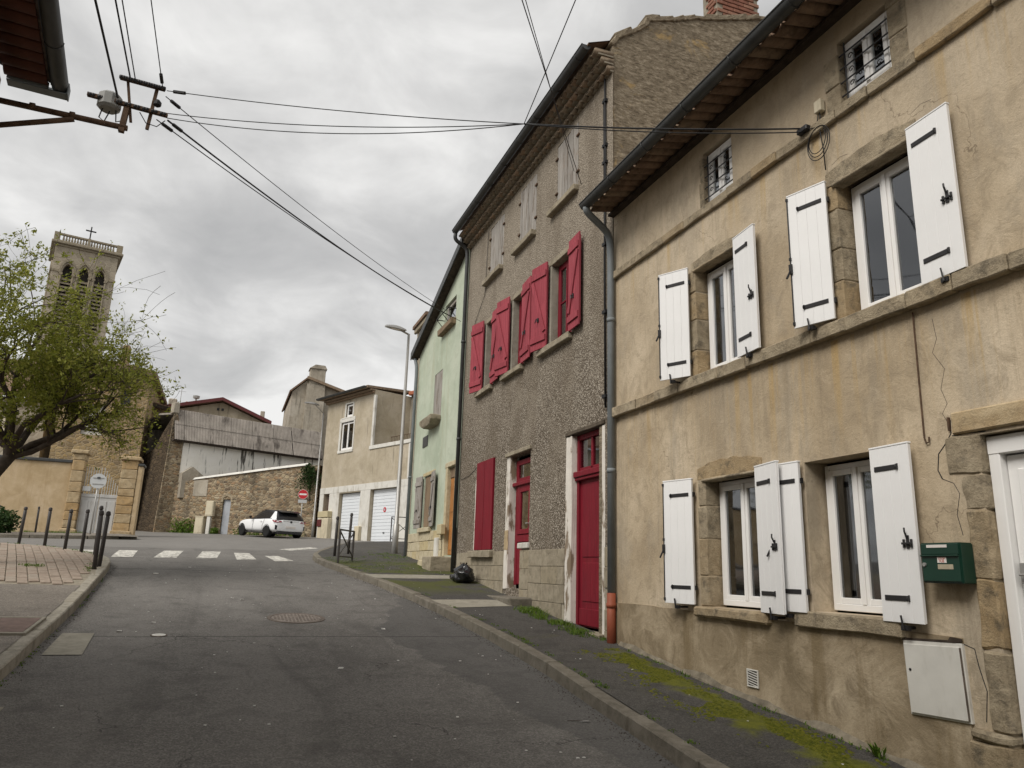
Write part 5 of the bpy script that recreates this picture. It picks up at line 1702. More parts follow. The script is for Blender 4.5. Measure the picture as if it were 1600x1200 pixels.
rg = random.Random(21)
iv = thing('ivy', 'dark green ivy hanging over the right end of the stone wall', 'ivy', (-2.9, 46, 0), sw_ang)
pts_ = []
for i in range(900):
    t0 = rg.gauss(7.95, .28)
    dz_ = abs(rg.gauss(0, .75))
    pts_.append((t0, -.1 - rg.random() * .22, 6.95 - dz_ - abs(t0 - 7.95) * .8))
leaf_cloud('foliage', 'dark_leaf', pts_, .07, rg, iv)
obj('stem', MB().tube([(8.05, -.04, 4.9), (8.0, -.06, 5.8), (7.9, -.05, 6.7)], .02, 5), 'bark', iv)


def sw_pt(x_, y_, z_):
    c_, s_ = math.cos(sw_ang), math.sin(sw_ang)
    return (-2.9 + c_ * x_ - s_ * y_, 46 + s_ * x_ + c_ * y_, z_)


o = thing('utility_cabinet', 'tall cream utility cabinet on a post against the stone wall', 'cabinet', sw_pt(2.55, -.35, 3.0), sw_ang)
obj('box', MB().box(-.22, .22, -.12, .12, 1.0, 1.82).mesh('box', False, .015), 'cream_cabinet', o)
obj('post', MB().box(-.10, .10, -.08, .08, -.2, 1.0).mesh('post', False, .01), 'aged_white', o)
obj('door', MB().box(-.18, .18, -.135, -.121, 1.06, 1.76).mesh('door', False, .005), 'cream_cabinet', o)
o = thing('utility_cabinet', 'squat cream utility cabinet on the ground left of the taller one', 'cabinet', sw_pt(2.02, -.30, 3.0), sw_ang)
obj('box', MB().box(-.24, .24, -.15, .15, -.2, .95).mesh('box', False, .015), 'cream_cabinet', o)
obj('lid', MB().box(-.26, .26, -.17, .17, .95, 1.0).mesh('lid', False, .01), 'cream_cabinet', o)
obj('door', MB().box(-.20, .20, -.165, -.151, .12, .88).mesh('door', False, .005), 'cream_cabinet', o)

# weeds at the foot of the wall
pts_ = []
for i in range(1100):
    xx = rg.choice([rg.uniform(.3, 1.7), rg.uniform(2.7, 3.0), rg.gauss(.9, .4), rg.uniform(4, 8)])
    if not .1 < xx < 8.3:
        continue
    hh = rg.random() ** 2 * (.75 if xx < 2 else .3)
    q = sw_pt(xx, -.08 - rg.random() * .35, 0)
    pts_.append((q[0], q[1], g(q[0], q[1]) - .12 + hh))
o = leaf_cloud('weeds', 'grass', pts_, .075, rg)
tag(o, 'green weeds along the foot of the rubble stone wall', 'weeds', None, 'stuff')


# ------------------------------------------------------------------ building with fibre-cement cladding and tall stone corner
fb_ang = math.atan2(49.4 - 45.4, 5.1 + 4.3)
fb = thing('clad_building', 'building with grey fibre cement cladding above a streaked white wall', 'building', (-4.3, 45.4, 0), fb_ang)
facade('white_wall', fb, 'white_wall', 1.62, 10.2, 2.0, 8.25)
obj('stone_corner', MB().prism([(.68, -.03, 1.8), (1.66, -.03, 1.8), (1.66, -.03, 8.22), (1.12, -.03, 9.7), (.98, -.03, 9.7)], (0, .12, 0)), 'stone_rubble', fb)
obj('alley_wall', MB().prism([(.70, .10, 1.8), (1.0, .10, 9.65), (1.0, 1.6, 8.7), (1.0, 2.6, 7.9), (1.0, 6.0, 7.4), (.70, 6.0, 1.8)], (.4, 0, 0)).mesh('alley_wall'), 'dark_rubble', fb)
obj('side_wall', MB().box(1.4, 10.2, 5.6, 6, 2, 9.5).box(9.9, 10.2, .05, 5.6, 2, 9.5), 'tall_render', fb)
rf_ = obj('roof', MB().prism([(1.0, .20, 9.75), (1.0, 3.0, 10.05), (1.0, 6.1, 9.6), (1.0, 6.1, 9.5), (1.0, 3.0, 9.95), (1.0, .20, 9.65)], (9.3, 0, 0)), 'fibre_cement', fb)
# corrugated panels, two rows
cols_ = [1.0, 1.55, 3.0, 4.3, 5.6, 6.95, 8.2, 9.5, 10.3]
for row, (za, zb, ya, yb) in enumerate(((8.18, 9.12, -.42, -.06), (9.08, 9.98, -.10, .22))):
    for a, b_ in zip(cols_, cols_[1:]):
        mb = MB()
        nseg = max(4, int((b_ - a) / .045))
        vs_ = []
        for i in range(nseg + 1):
            xx = a + .008 + (b_ - a - .016) * i / nseg
            dy = .018 * (1 if i % 2 else -1)
            for th_ in (0, .012):
                vs_ += [(xx, ya + dy + th_, za), (xx, yb + dy + th_, zb)]
        fs_ = []
        for i in range(nseg):
            q = i * 4
            fs_ += [(q, q + 4, q + 5, q + 1), (q + 2, q + 3, q + 7, q + 6), (q, q + 2, q + 6, q + 4), (q + 1, q + 5, q + 7, q + 3)]
        mb.add(vs_, fs_)
        obj('panel', mb.mesh('panel', recalc=False), 'fibre_cement', fb)
obj('eave_board', MB().box(1.0, 10.25, -.36, .0, 8.10, 8.2), 'dark_board', fb)
obj('corner_cap', MB().box(.9, 1.2, -.05, .5, 9.7, 10.3).mesh('corner_cap', False, .03), 'tall_render', fb)
obj('lean_to', MB().prism([(1.66, -.5, 5.0), (2.9, -.5, 5.0), (2.9, -.5, 6.25), (2.2, -.5, 6.75), (1.66, -.5, 6.35)], (0, .48, 0)), 'tall_render', fb)

# house behind with red-edged roof
bh = thing('gabled_house', 'low beige gable with dark red roof edge behind the cladding', 'house', (0, 56, 0))
obj('gable', MB().prism([(-4.6, 0, 3), (-4.6, 0, 11.65), (-1.19, 0, 12.55), (1.9, 0, 11.3), (1.9, 0, 3)], (0, 9, 0)), 'garage_render', bh)
rf_ = obj('roof', MB().prism([(-5.1, -.5, 11.62), (-1.19, -.5, 12.62), (2.2, -.5, 11.25), (2.2, -.5, 11.42), (-1.19, -.5, 12.80), (-5.1, -.5, 11.80)], (0, 9.6, 0)), 'clay_tile', bh)
obj('verge_board', MB().prism([(-5.12, -.54, 11.60), (-1.19, -.54, 12.60), (2.22, -.54, 11.22), (2.22, -.54, 11.45), (-1.19, -.54, 12.83), (-5.12, -.54, 11.83)], (0, .035, 0)), 'burgundy_paint', rf_)
for xx in (-1.5, -1.2):
    obj('vent', MB().box(xx, xx + .16, -.04, .0, 11.95, 12.12), 'black_iron', bh)
st_ = obj('chimney', MB().box(-3.9, -2.5, 3.0, 3.7, 11.8, 12.65).mesh('chimney', False, .02), 'chimney_brick', bh)
obj('cowl', MB().lathe([(.07, 12.6), (.07, 13.3), (.22, 13.32), (.24, 13.5), (.06, 13.55)], 10, -3.1, 3.35), 'galvanised', st_)
obj('cowl', MB().lathe([(.10, 12.6), (.08, 12.85), (.14, 12.95), (.05, 13.02)], 10, -3.7, 3.35), 'chimney_brick', st_)
obj('chimney', MB().box(1.45, 1.75, 1.0, 1.4, 11.2, 12.4).mesh('chimney', False, .03), 'tall_render', bh)
obj('chimney', MB().box(-4.75, -4.2, 1.0, 1.5, 11.4, 12.7).mesh('chimney', False, .06), 'tall_render', bh)
obj('aerial', MB().tube([(-4.0, 1.2, 12.3), (-4.0, 1.2, 13.6)], .02, 5).tube([(-4.3, 1.2, 13.3), (-3.7, 1.2, 13.3)], .012, 4), 'galvanised', bh)

# tall plain house with a big chimney
th_ = thing('tall_house', 'tall streaked grey house with a square chimney behind the garages', 'house', (0, 56, 0))
obj('wall', MB().prism([(3.3, 0, 3), (3.45, 0, 13.85), (4.45, 0, 14.85), (8.6, 0, 13.6), (8.6, 0, 3)], (0, 8, 0)), 'tall_render', th_)
obj('pilaster', MB().box(4.42, 5.72, -.35, .0, 3, 14.5), 'tall_render', th_)
rf_ = obj('roof', MB().prism([(4.4, -.5, 14.86), (9.0, -.5, 13.5), (9.0, -.5, 13.72), (4.4, -.5, 15.05)], (0, 8.8, 0)), 'clay_tile', th_)
obj('roof_edge', MB().prism([(3.3, -.2, 13.80), (4.42, -.2, 14.88), (4.42, -.2, 15.03), (3.25, -.2, 13.9)], (0, 8.4, 0)), 'clay_tile', th_)
cm_ = obj('chimney', MB().box(4.58, 5.68, -.3, .75, 14.5, 15.7).mesh('chimney', False, .03), 'tall_render', th_)
obj('chimney_cap', MB().prism([(4.5, -.38, 15.7), (5.76, -.38, 15.7), (5.6, -.38, 15.98), (4.9, -.38, 16.0)], (0, 1.2, 0)), 'tall_render', cm_)

# house across the alley
ah = thing('alley_house', 'brown stone house with tiled roof rising behind the dark alley', 'house', (-6.4, 51.5, 0), R(6))
obj('wall', MB().prism([(0, 0, 3), (0, 0, 11.2), (3.9, 0, 10.6), (3.9, 0, 3)], (0, 8, 0)), 'ochre_stone', ah)
rf_ = obj('roof', MB().prism([(-.3, -.5, 11.2), (4.3, -.5, 10.5), (4.3, -.5, 10.72), (-.3, -.5, 11.45)], (0, 8.9, 0)), 'clay_tile', ah)
obj('verge_board', MB().prism([(-.3, -.53, 11.15), (4.32, -.53, 10.45), (4.32, -.53, 10.66), (-.3, -.53, 11.38)], (0, .028, 0)), 'dark_board', rf_)
obj('window', MB().box(1.6, 2.4, -.03, .02, 8.4, 9.6).mesh('window', False, .01), 'brown_wood', ah)
obj('drainpipe', MB().tube([(.9, -.08, 3.2), (.9, -.08, 11)], .06, 8), 'dark_zinc', ah)

# ------------------------------------------------------------------ church gate and wall
gt = thing('garden_wall', 'smooth ochre wall running left from the gate pillars', 'wall', (-20, 36, 0))
obj('face', MB().box(0, 13.70, 0, .4, 1.5, 5.45), 'ochre_wall', gt)
obj('coping', MB().box(0, 13.72, -.08, .48, 5.45, 5.58).mesh('coping', False, .02), 'dark_zinc', gt)


def pillar(label, x0, x1, z1, side=False):
    p = thing('gate_pillar', label, 'pillar', (0, 36, 0), 0, 'pillars of the church gate')
    core = obj('core', MB().box(x0 + .02, x1 - .02, -.10, .55, 1.8, z1), 'mortar', p)
    rr = random.Random(int(x0 * 100))
    z_ = 2.35
    k_ = 0
    while z_ < z1 - .1:
        h_ = rr.uniform(.3, .46)
        z2 = min(z1, z_ + h_)
        me = MB().box(-(x1 - x0) / 2, (x1 - x0) / 2, -.15, .6, 0, z2 - z_ - .015).mesh('stone', False, .02, .02, k_ + 3, 1)
        obj('stone', me, 'pillar_stone', p, ((x0 + x1) / 2, 0, z_))
        z_ = z2
        k_ += 1
    obj('cap', MB().box(x0 - .10, x1 + .10, -.25, .70, z1, z1 + .16).mesh('cap', False, .03), 'pillar_stone', p)
    obj('base', MB().box(x0 - .08, x1 + .08, -.22, .66, 1.8, 2.75).mesh('base', False, .03, .015, 2, 1), 'pillar_stone', p)
    return p


pillar('left stone pillar of the gate joining the ochre wall', -6.28, -5.82, 5.85)
pillar('right stone pillar of the gate beside the dark alley', -4.42, -3.80, 5.72)
ps = thing('wall_end', 'pale plastered wall end right of the gate pillar', 'wall', (0, 36, 0))
obj('face', MB().box(-3.79, -3.60, -.12, .5, 1.8, 5.5).mesh('face', False, .02), 'ochre_wall', ps)
obj('cap', MB().box(-3.80, -3.54, -.2, .6, 5.5, 5.6).mesh('cap', False, .02), 'dark_zinc', ps)
gte = thing('church_gate', 'tall pale grey double gate with barred top between stone pillars', 'gate', (0, 36, 0))
for s_, (a, b_) in enumerate(((-5.80, -5.13), (-5.11, -4.44))):
    lf = obj('leaf', MB().box(a, b_, .10, .14, 2.50, 4.22).mesh('leaf', False, .006), 'gate_paint', gte)
    for k_ in range(2):
        w_ = (b_ - a) / 2
        obj('panel', MB().box(a + w_ * k_ + .05, a + w_ * (k_ + 1) - .04, .08, .099, 2.62, 3.95).mesh('panel', False, .008), 'gate_paint', lf)
    obj('top_rail', MB().box(a, b_, .075, .145, 4.10, 4.23).mesh('top_rail', False, .006), 'gate_paint', lf)
    for k_ in range(7):
        xx = a + .05 + k_ * (b_ - a - .1) / 6
        zt = 5.35 if s_ == 0 else 5.35 - .12 * k_
        obj('bar', MB().tube([(xx, .11, 4.22), (xx, .11, zt)], .016, 5), 'gate_paint', lf)
obj('name_plate', MB().box(-5.78, -5.48, -.02, .06, 4.33, 4.53).mesh('name_plate', False, .005), 'sign_back', gte)

# church annex behind the gate
an = thing('church_annex', 'ochre stone church annex with one tall chimney behind the tree', 'building', (-9.6, 48, 0))
facade('wall', an, 'ochre_stone', 0, 4.5, 2.5, 12.1, [(1.3, 2.4, 8.4, 10.2, .25), (3.1, 3.6, 10.2, 11.2, .25)])
obj('side_wall', MB().box(0, .4, .01, 9, 2.5, 12.1).box(4.1, 4.5, .01, 9, 2.5, 12.1).box(.4, 4.1, 8.6, 9, 2.5, 12.1), 'ochre_stone', an)
obj('window', MB().box(1.3, 2.4, .2, .26, 8.4, 10.2).mesh('window'), 'aged_white', an)
obj('window', MB().box(3.1, 3.6, .2, .26, 10.2, 11.2).mesh('window'), 'dark_zinc', an)
rf_ = obj('roof', MB().prism([(-.3, -.4, 12.1), (4.8, -.4, 12.1), (4.8, -.4, 12.35), (2.6, -.4, 12.75), (-.3, -.4, 12.45)], (0, 9.6, 0)), 'clay_tile', an)
obj('chimney', MB().box(2.75, 3.12, .2, .9, 12.1, 13.9).mesh('chimney', False, .02), 'ochre_stone', rf_)
obj('cornice', MB().box(-.1, 4.6, -.18, .0, 11.85, 12.09).mesh('cornice', False, .03), 'pillar_stone', an)
nv = thing('church_nave', 'pale stone church nave wall half hidden behind the tree', 'building', (-22, 50, 0))
obj('wall', MB().box(0, 11.5, 0, 18, 2.5, 10.5), 'tower_stone', nv)
obj('roof', MB().prism([(-.4, -.4, 10.5), (11.9, -.4, 10.5), (11.9, 9, 14.5), (-.4, 9, 14.5)], (0, 0, .25)), 'clay_tile', nv)
for k_ in range(3):
    obj('buttress', MB().prism([(2 + k_ * 3.6, 0, 2.5), (2 + k_ * 3.6, -1.2, 2.5), (2 + k_ * 3.6, -.9, 8), (2 + k_ * 3.6, 0, 9.5)], (.8, 0, 0)), 'tower_stone', nv)


# ------------------------------------------------------------------ church bell tower
def arch_top(x0, x1, zs_, za, n=10):
    """points of a slightly pointed arch from (x0,zs) over the apex (mid,za) to (x1,zs)"""
    m_ = (x0 + x1) / 2
    pts = []
    for i in range(n + 1):
        q = i / n
        xx = x0 + (x1 - x0) * q
        k_ = abs(2 * q - 1)
        pts.append((xx, zs_ + (za - zs_) * math.sqrt(max(0, 1 - k_ ** 1.8)) * (1 - .04 * k_)))
    return pts


def build_tower():
    ang = R(13)
    u = Vector((math.cos(ang), math.sin(ang)))
    c0 = Vector((-12.93, 78.95)) - u * 5.32
    t_ = thing('bell_tower', 'square stone church bell tower with three arched louvred openings', 'tower', (c0.x, c0.y, 0), ang)
    W = 5.36
    ops = [(.88, 1.78), (2.26, 3.16), (3.64, 4.54)]
    holes = [(a, b_, 21.5, 28.85, .7) for a, b_ in ops]
    facade('front_wall', t_, 'tower_stone', 0, W, 3, 30.4, holes)
    lh = [(a, b_, 21.5, 28.85, .7) for a, b_ in ops]
    lw = facade('left_wall', t_, 'tower_stone', 0, W, 3, 30.4, lh)
    lw.rotation_euler = (0, 0, R(-90))
    lw.location = (0.0, W, 0)
    obj('back_wall', MB().box(.3, W, W - .3, W, 3, 30.39).box(W - .3, W, .003, W - .3, 3, 30.39), 'tower_stone', t_)
    for rot, loc in ((0, (0, 0, 0)), (R(-90), (0, W, 0))):
        for a, b_ in ops:
            pts = arch_top(a, b_, 27.75, 28.8)
            mb = MB()
            n = len(pts)
            mb.add([(p[0], .02, p[1]) for p in pts] + [(p[0], .02, 28.86) for p in pts], [(i, i + 1, n + i + 1, n + i) for i in range(n - 1)])
            mb.add([(p[0], .02, p[1]) for p in pts] + [(p[0], .7, p[1]) for p in pts], [(i, n + i, n + i + 1, i + 1) for i in range(n - 1)])
            obj('arch_head', mb.mesh('arch_head', recalc=False), 'tower_stone', t_, loc, (0, 0, rot))
            ring = arch_top(a - .12, b_ + .12, 27.75, 29.0)
            ring2 = arch_top(a - .28, b_ + .28, 27.75, 29.25)
            mb = MB()
            for i in range(len(ring) - 1):
                p, q, p2, q2 = ring[i], ring[i + 1], ring2[i], ring2[i + 1]
                mb.hexa([(p[0], -.14, p[1]), (q[0], -.14, q[1]), (q[0], .0, q[1]), (p[0], .0, p[1]), (p2[0], -.14, p2[1]), (q2[0], -.14, q2[1]), (q2[0], .0, q2[1]), (p2[0], .0, p2[1])])
            obj('hood_mould', mb.mesh('hood_mould'), 'plinth_block', t_, loc, (0, 0, rot))
            # colonnettes and louvres
            for xx in (a - .06, b_ + .06):
                obj('colonnette', MB().tube([(xx, -.05, 21.5), (xx, -.05, 27.7)], .09, 8).box(xx - .14, xx + .14, -.16, .0, 27.6, 27.78), 'plinth_block', t_, loc, (0, 0, rot))
            for k_ in range(15):
                zz_ = 27.30 - k_ * .38
                obj('louvre', MB().add([(a, .05, zz_ - .16), (b_, .05, zz_ - .16), (b_, .5, zz_ + .16), (a, .5, zz_ + .16), (a, .05, zz_ - .02), (b_, .05, zz_ - .02), (b_, .5, zz_ + .22), (a, .5, zz_ + .22)], [(0, 1, 2, 3), (4, 7, 6, 5), (0, 4, 5, 1)]).mesh('louvre'), 'plinth_block', t_, loc, (0, 0, rot))
    obj('bell_room', MB().box(.7, W - .31, .71, W - .31, 20, 30.2), 'dark_interior', t_)
    obj('string_course', MB().box(-.08, .74, -.10, .0, 27.85, 28.05).box(4.70, W + .08, -.10, .0, 27.85, 28.05).box(-.10, 0, -.1, W, 27.85, 28.05), 'plinth_block', t_)
    obj('cornice', MB().box(-.15, W + .15, -.15, W + .15, 30.4, 30.6).box(-.38, W + .38, -.38, W + .38, 30.6, 30.85).mesh('cornice', False, .04), 'plinth_block', t_)
    rl = obj('balustrade', MB().box(-.1, W + .1, -.1, .12, 30.85, 31.0).box(-.12, W + .12, -.14, .16, 31.52, 31.68).box(-.1, .12, .12, W + .1, 30.85, 31.0).box(-.12, .16, .16, W + .1, 31.52, 31.68).box(W - .12, W + .1, .12, W + .1, 30.85, 31.0).box(W - .16, W + .12, .16, W + .1, 31.52, 31.68), 'plinth_block', t_)
    bl = MB().lathe([(.07, 31.0), (.10, 31.15), (.06, 31.35), (.08, 31.52)], 6).mesh('baluster')
    for i in range(19):
        xx = .55 + i * (W - 1.1) / 18
        obj('baluster', bl, 'plinth_block', rl, (xx, 0, 0))
        obj('baluster', bl, 'plinth_block', rl, (0, xx, 0))
        obj('baluster', bl, 'plinth_block', rl, (W, xx, 0))
    for xx in (0, W / 2, W):
        w_ = .26 if xx != W / 2 else .12
        obj('pedestal', MB().box(xx - w_, xx + w_, -.15, .17, 30.85, 31.74).mesh('pedestal', False, .02), 'plinth_block', rl)
    obj('cross', MB().bar((W / 2, .1, 31.7), (W / 2, .1, 33.05), .11, .11).bar((W / 2 - .45, .1, 32.6), (W / 2 + .45, .1, 32.6), .11, .11, (0, 1, 0)), 'black_iron', t_)
    obj('roof', MB().box(0, W, 0, W, 30.5, 30.87), 'dark_zinc', t_)
    return t_


build_tower()


# ------------------------------------------------------------------ fittings on the beige house front
def bpt(Y, X, Z):
    return (X, Y, Z)


mbx = thing('letterbox', 'dark green metal letterbox on the wall beside the white door', 'letterbox', (4.985, 4.155, 1.61), FR)
w_, h_, d_ = .335, .285, .13
obj('body', MB().box(-w_ / 2, w_ / 2, -d_, 0, 0, h_).mesh('body', False, .008, seg=2), 'green_box', mbx)
dr = obj('door', MB().box(-w_ / 2 + .012, w_ / 2 - .012, -d_ - .008, -d_ - .0005, .012, .19).mesh('door', False, .004), 'green_box', mbx)
obj('flap', MB().box(-w_ / 2 + .012, w_ / 2 - .012, -d_ - .010, -d_ - .0005, .20, h_ - .008).mesh('flap', False, .004), 'green_box', mbx)
obj('lip', MB().box(-w_ / 2 + .012, w_ / 2 - .012, -d_ - .024, -d_ - .0005, .186, .199).mesh('lip', False, .004), 'green_box', mbx)
obj('name_strip', MB().box(-.10, .07, -d_ - .013, -d_ - .0105, h_ - .035, h_ - .015), 'sticker_white', mbx)
obj('lock', MB().tube([(-.13, -d_ - .008, .13), (-.13, -d_ - .02, .13)], .014, 12), 'galvanised', dr)
st = obj('sticker', MB().box(-.02, .055, -d_ - .0105, -d_ - .0085, .142, .183), 'sticker_white', mbx)
text_obj('print', 'STOP', .022, 'sticker_red', st, (.0175, -d_ - .0112, .170), (R(90), 0, 0))
text_obj('print', 'PUB', .022, 'sticker_red', st, (.0175, -d_ - .0112, .152), (R(90), 0, 0))
obj('sticker', MB().box(-.02, .105, -d_ - .0105, -d_ - .0085, .098, .132), 'sticker_tan', mbx)

eb = thing('meter_box', 'worn white electricity meter door set low in the beige wall', 'meter box', (4.985, 4.395, .66), (FR))
obj('frame', MB().box(-.255, .255, -.012, .03, 0, .53).mesh('frame', False, .004), 'aged_white', eb)
obj('door', MB().box(-.240, .238, -.026, -.0125, .015, .505).mesh('door', False, .004), 'aged_white', eb)
obj('lock', MB().tube([(-.20, -.026, .32), (-.20, -.031, .32)], .010, 8), 'black_iron', eb)
obj('gap', MB().prism([(-.262, -.0135, .531), (.20, -.0135, .531), (.262, -.0135, .54), (.262, -.0135, .56), (.17, -.0135, .572), (.15, -.0135, .548), (-.262, -.0135, .545)], (0, .01, 0)), 'dark_board', eb)
obj('hinge_line', MB().box(.239, .246, -.024, -.012, .02, .50), 'cast_iron', eb)
eb.rotation_euler = (R(0), R(-2.0), FR)

vt = thing('vent_grille', 'small white louvred vent low on the beige wall', 'vent', (4.985, 6.51, .575), FR)
obj('frame', MB().box(-.085, .085, -.014, 0, 0, .012).box(-.085, .085, -.014, 0, .153, .165).box(-.085, -.073, -.014, 0, .012, .153).box(.073, .085, -.014, 0, .012, .153).mesh('frame', False, .002), 'aged_white', vt)
obj('backing', MB().box(-.08, .08, -.004, .0, .006, .16), 'dark_board', vt)
for i in range(6):
    zz_ = .018 + i * .023
    obj('slat', MB().hexa([(-.073, -.012, zz_ + .012), (.073, -.012, zz_ - .008), (.073, -.005, zz_ - .008), (-.073, -.005, zz_ + .012), (-.073, -.012, zz_ + .020), (.073, -.012, zz_), (.073, -.005, zz_), (-.073, -.005, zz_ + .020)]), 'aged_white', vt)

jb = thing('junction_box', 'small cream junction box high on the beige wall with looped cables', 'junction box', (4.99, 5.08, 6.02), FR)
obj('box', MB().box(-.045, .045, -.06, 0, 0, .13).mesh('box', False, .008), 'cream_cabinet', jb)
lp = MB()
for k_ in range(3):
    pts = []
    for i in range(22):
        q = 1.9 + i * .30
        rr_ = .13 + .022 * k_
        pts.append((-.06 + math.cos(q) * rr_ * .85 + k_ * .018, -.03 - .01 * k_, -.27 + math.sin(q) * rr_ - .025 * k_))
    lp.tube(pts, .0045, 5)
lp.tube([(.0, -.03, 0), (.005, -.03, -.10), (-.012, -.03, -.2), (.012, -.03, -.4), (.01, -.02, -.62)], .006, 5)
lp.tube([(-.02, -.03, 0), (-.035, -.035, -.08), (-.03, -.035, -.14), (-.16, -.07, -.10)], .005, 5)
obj('cable_loop', lp.mesh('cable_loop', True), 'cable_black', jb)
obj('clamp', MB().box(-.26, -.12, -.10, -.03, -.12, -.06).mesh('clamp', False, .01), 'black_iron', jb)


# ------------------------------------------------------------------ street furniture
def make_bollard():
    t_ = thing('bollard', '', 'bollard')
    obj('post', MB().lathe([(.038, -.2), (.038, .90), (.034, .905), (.034, .925), (.040, .93)], 14).mesh('post', True), 'bollard_paint', t_)
    obj('collar', MB().lathe([(.042, .93), (.044, .935), (.044, .965), (.041, .97)], 14).mesh('collar', True), 'bollard_paint', t_)
    obj('cap', MB().lathe([(.040, .97), (.040, .985), (.030, 1.005), (.01, 1.012)], 14).mesh('cap', True), 'bollard_paint', t_)
    return t_


bol0 = make_bollard()
spots = [(-2.16, 15.95, 'nearest dark bollard at the tip of the paved corner', 1.05), (-2.14, 16.35, 'dark bollard standing just behind the nearest one at the paved corner', 1.02),
         (-2.62, 19.1, 'tall dark bollard at the kerb third from the corner tip', 1.05), (-2.98, 19.7, 'dark bollard in front of the pale gate, fourth from the corner tip', .95),
         (-3.45, 20.5, 'dark bollard in front of the left gate pillar', .92), (-4.08, 21.6, 'dark bollard in front of the ochre wall, middle of the row', .93),
         (-4.80, 22.4, 'dark bollard in front of the ochre wall near the small bush', .92), (-5.5, 22.9, 'leftmost dark bollard cut by the picture edge', .95),
         (-7.05, 35.2, 'small far bollard close to the ochre wall', 1.0),
         (2.84, 21.3, 'dark bollard at the right-hand kerb left of the barrier', 1.05), (3.35, 22.3, 'dark bollard behind the near cross-braced barrier', 1.15)]
for i, (x, y, lab, sc_) in enumerate(spots):
    b_ = bol0 if i == 0 else copy_tree(bol0)
    b_.location = (x, y, g(x, y) - .02)
    b_.scale = (1, 1, sc_)
    b_.rotation_euler = (rnd.uniform(-.02, .02), rnd.uniform(-.02, .02), rnd.uniform(0, 6))
    tag(b_, lab, 'bollard', 'bollards along the kerbs')


def make_barrier(label, x, y, rz, w_, h_, r_=.022, mat='bollard_paint'):
    t_ = thing('street_barrier', label, 'barrier', (x, y, g(x, y) - .02), rz, 'cross-braced pavement barriers')
    for s_ in (-1, 1):
        obj('post', MB().bar((s_ * w_ / 2, 0, -.2), (s_ * w_ / 2, 0, h_), r_ * 2, r_ * 2).mesh('post', False, .006), mat, t_)
    obj('top_rail', MB().bar((-w_ / 2 - r_, 0, h_ + r_ * .8), (w_ / 2 + r_, 0, h_ + r_ * .8), r_ * 2, r_ * 1.6).mesh('top_rail', False, .006), mat, t_)
    obj('bottom_rail', MB().bar((-w_ / 2, 0, .12), (w_ / 2, 0, .12), r_ * 1.4, r_ * 1.4), mat, t_)
    for s_ in (-1, 1):
        obj('brace', MB().bar((-s_ * w_ / 2, s_ * .004, .14), (s_ * w_ / 2, s_ * .004, h_ - .02), r_ * 1.1, r_ * 1.1), mat, t_)
    return t_


make_barrier('near dark cross-braced barrier at the right kerb', 2.84, 19.3, R(62), 1.0, .74)
make_barrier('far dark cross-braced barrier in front of the garage', 7.0, 31.9, R(-8), 1.0, 1.0)


def lamp_post(label, x, y, h_, arm, head, pole_r, wall=False):
    t_ = thing('street_lamp', label, 'street lamp', (x, y, g(x, y) - .05))
    zb = 0
    obj('pole', MB().tube([(0, 0, -.2), (0, 0, .9), (0, 0, .92), (0, 0, h_)], [pole_r * 1.5, pole_r * 1.5, pole_r * 1.1, pole_r * .62], 12).mesh('pole', True), 'galvanised', t_)
    obj('arm', MB().tube([(0, 0, h_ - .02), (arm[0], arm[1], h_ + arm[2])], pole_r * .5, 8).mesh('arm', True), 'galvanised', t_)
    ax = Vector((arm[0], arm[1], 0)).normalized()
    c_ = Vector((arm[0], arm[1], h_ + arm[2]))
    sd = Vector((-ax.y, ax.x, 0))
    L_, W_ = head
    prof = []
    for k_ in range(9):
        q = k_ / 8
        wd = W_ * (.45 + .55 * math.sin(math.pi * min(1, q * .85 + .12)))
        prof.append((c_ + ax * (L_ * (q - .25)), wd, .05 + .045 * math.sin(math.pi * q)))
    mb = MB()
    vs_ = []
    for p, wd, hh in prof:
        vs_ += [p - sd * wd / 2, p + sd * wd / 2, p + sd * wd * .35 + Vector((0, 0, hh)), p - sd * wd * .35 + Vector((0, 0, hh))]
    fs_ = [(0, 1, 2, 3), (32, 35, 34, 33)]
    for i in range(8):
        for j in range(4):
            fs_.append((i * 4 + j, i * 4 + (j + 1) % 4, (i + 1) * 4 + (j + 1) % 4, (i + 1) * 4 + j))
    mb.add(vs_, fs_)
    hd = obj('lamp_head', mb.mesh('lamp_head', False), 'galvanised', t_)
    obj('lens', MB().add([prof[1][0] - sd * W_ * .3 - Vector((0, 0, .006)), prof[1][0] + sd * W_ * .3 - Vector((0, 0, .006)), prof[6][0] + sd * W_ * .3 - Vector((0, 0, .006)), prof[6][0] - sd * W_ * .3 - Vector((0, 0, .006))], [(0, 1, 2, 3)]), 'sticker_white', hd)
    return t_


lamp_post('tall galvanised street lamp in front of the garages', 4.83, 23.0, 6.95, (-.30, -.10, .06), (.72, .26), .062)
lamp_post('old street lamp on the corner of the garage house above the stone wall', 4.30, 41.45, 6.55, (-.50, -.25, .35), (.85, .30), .045)


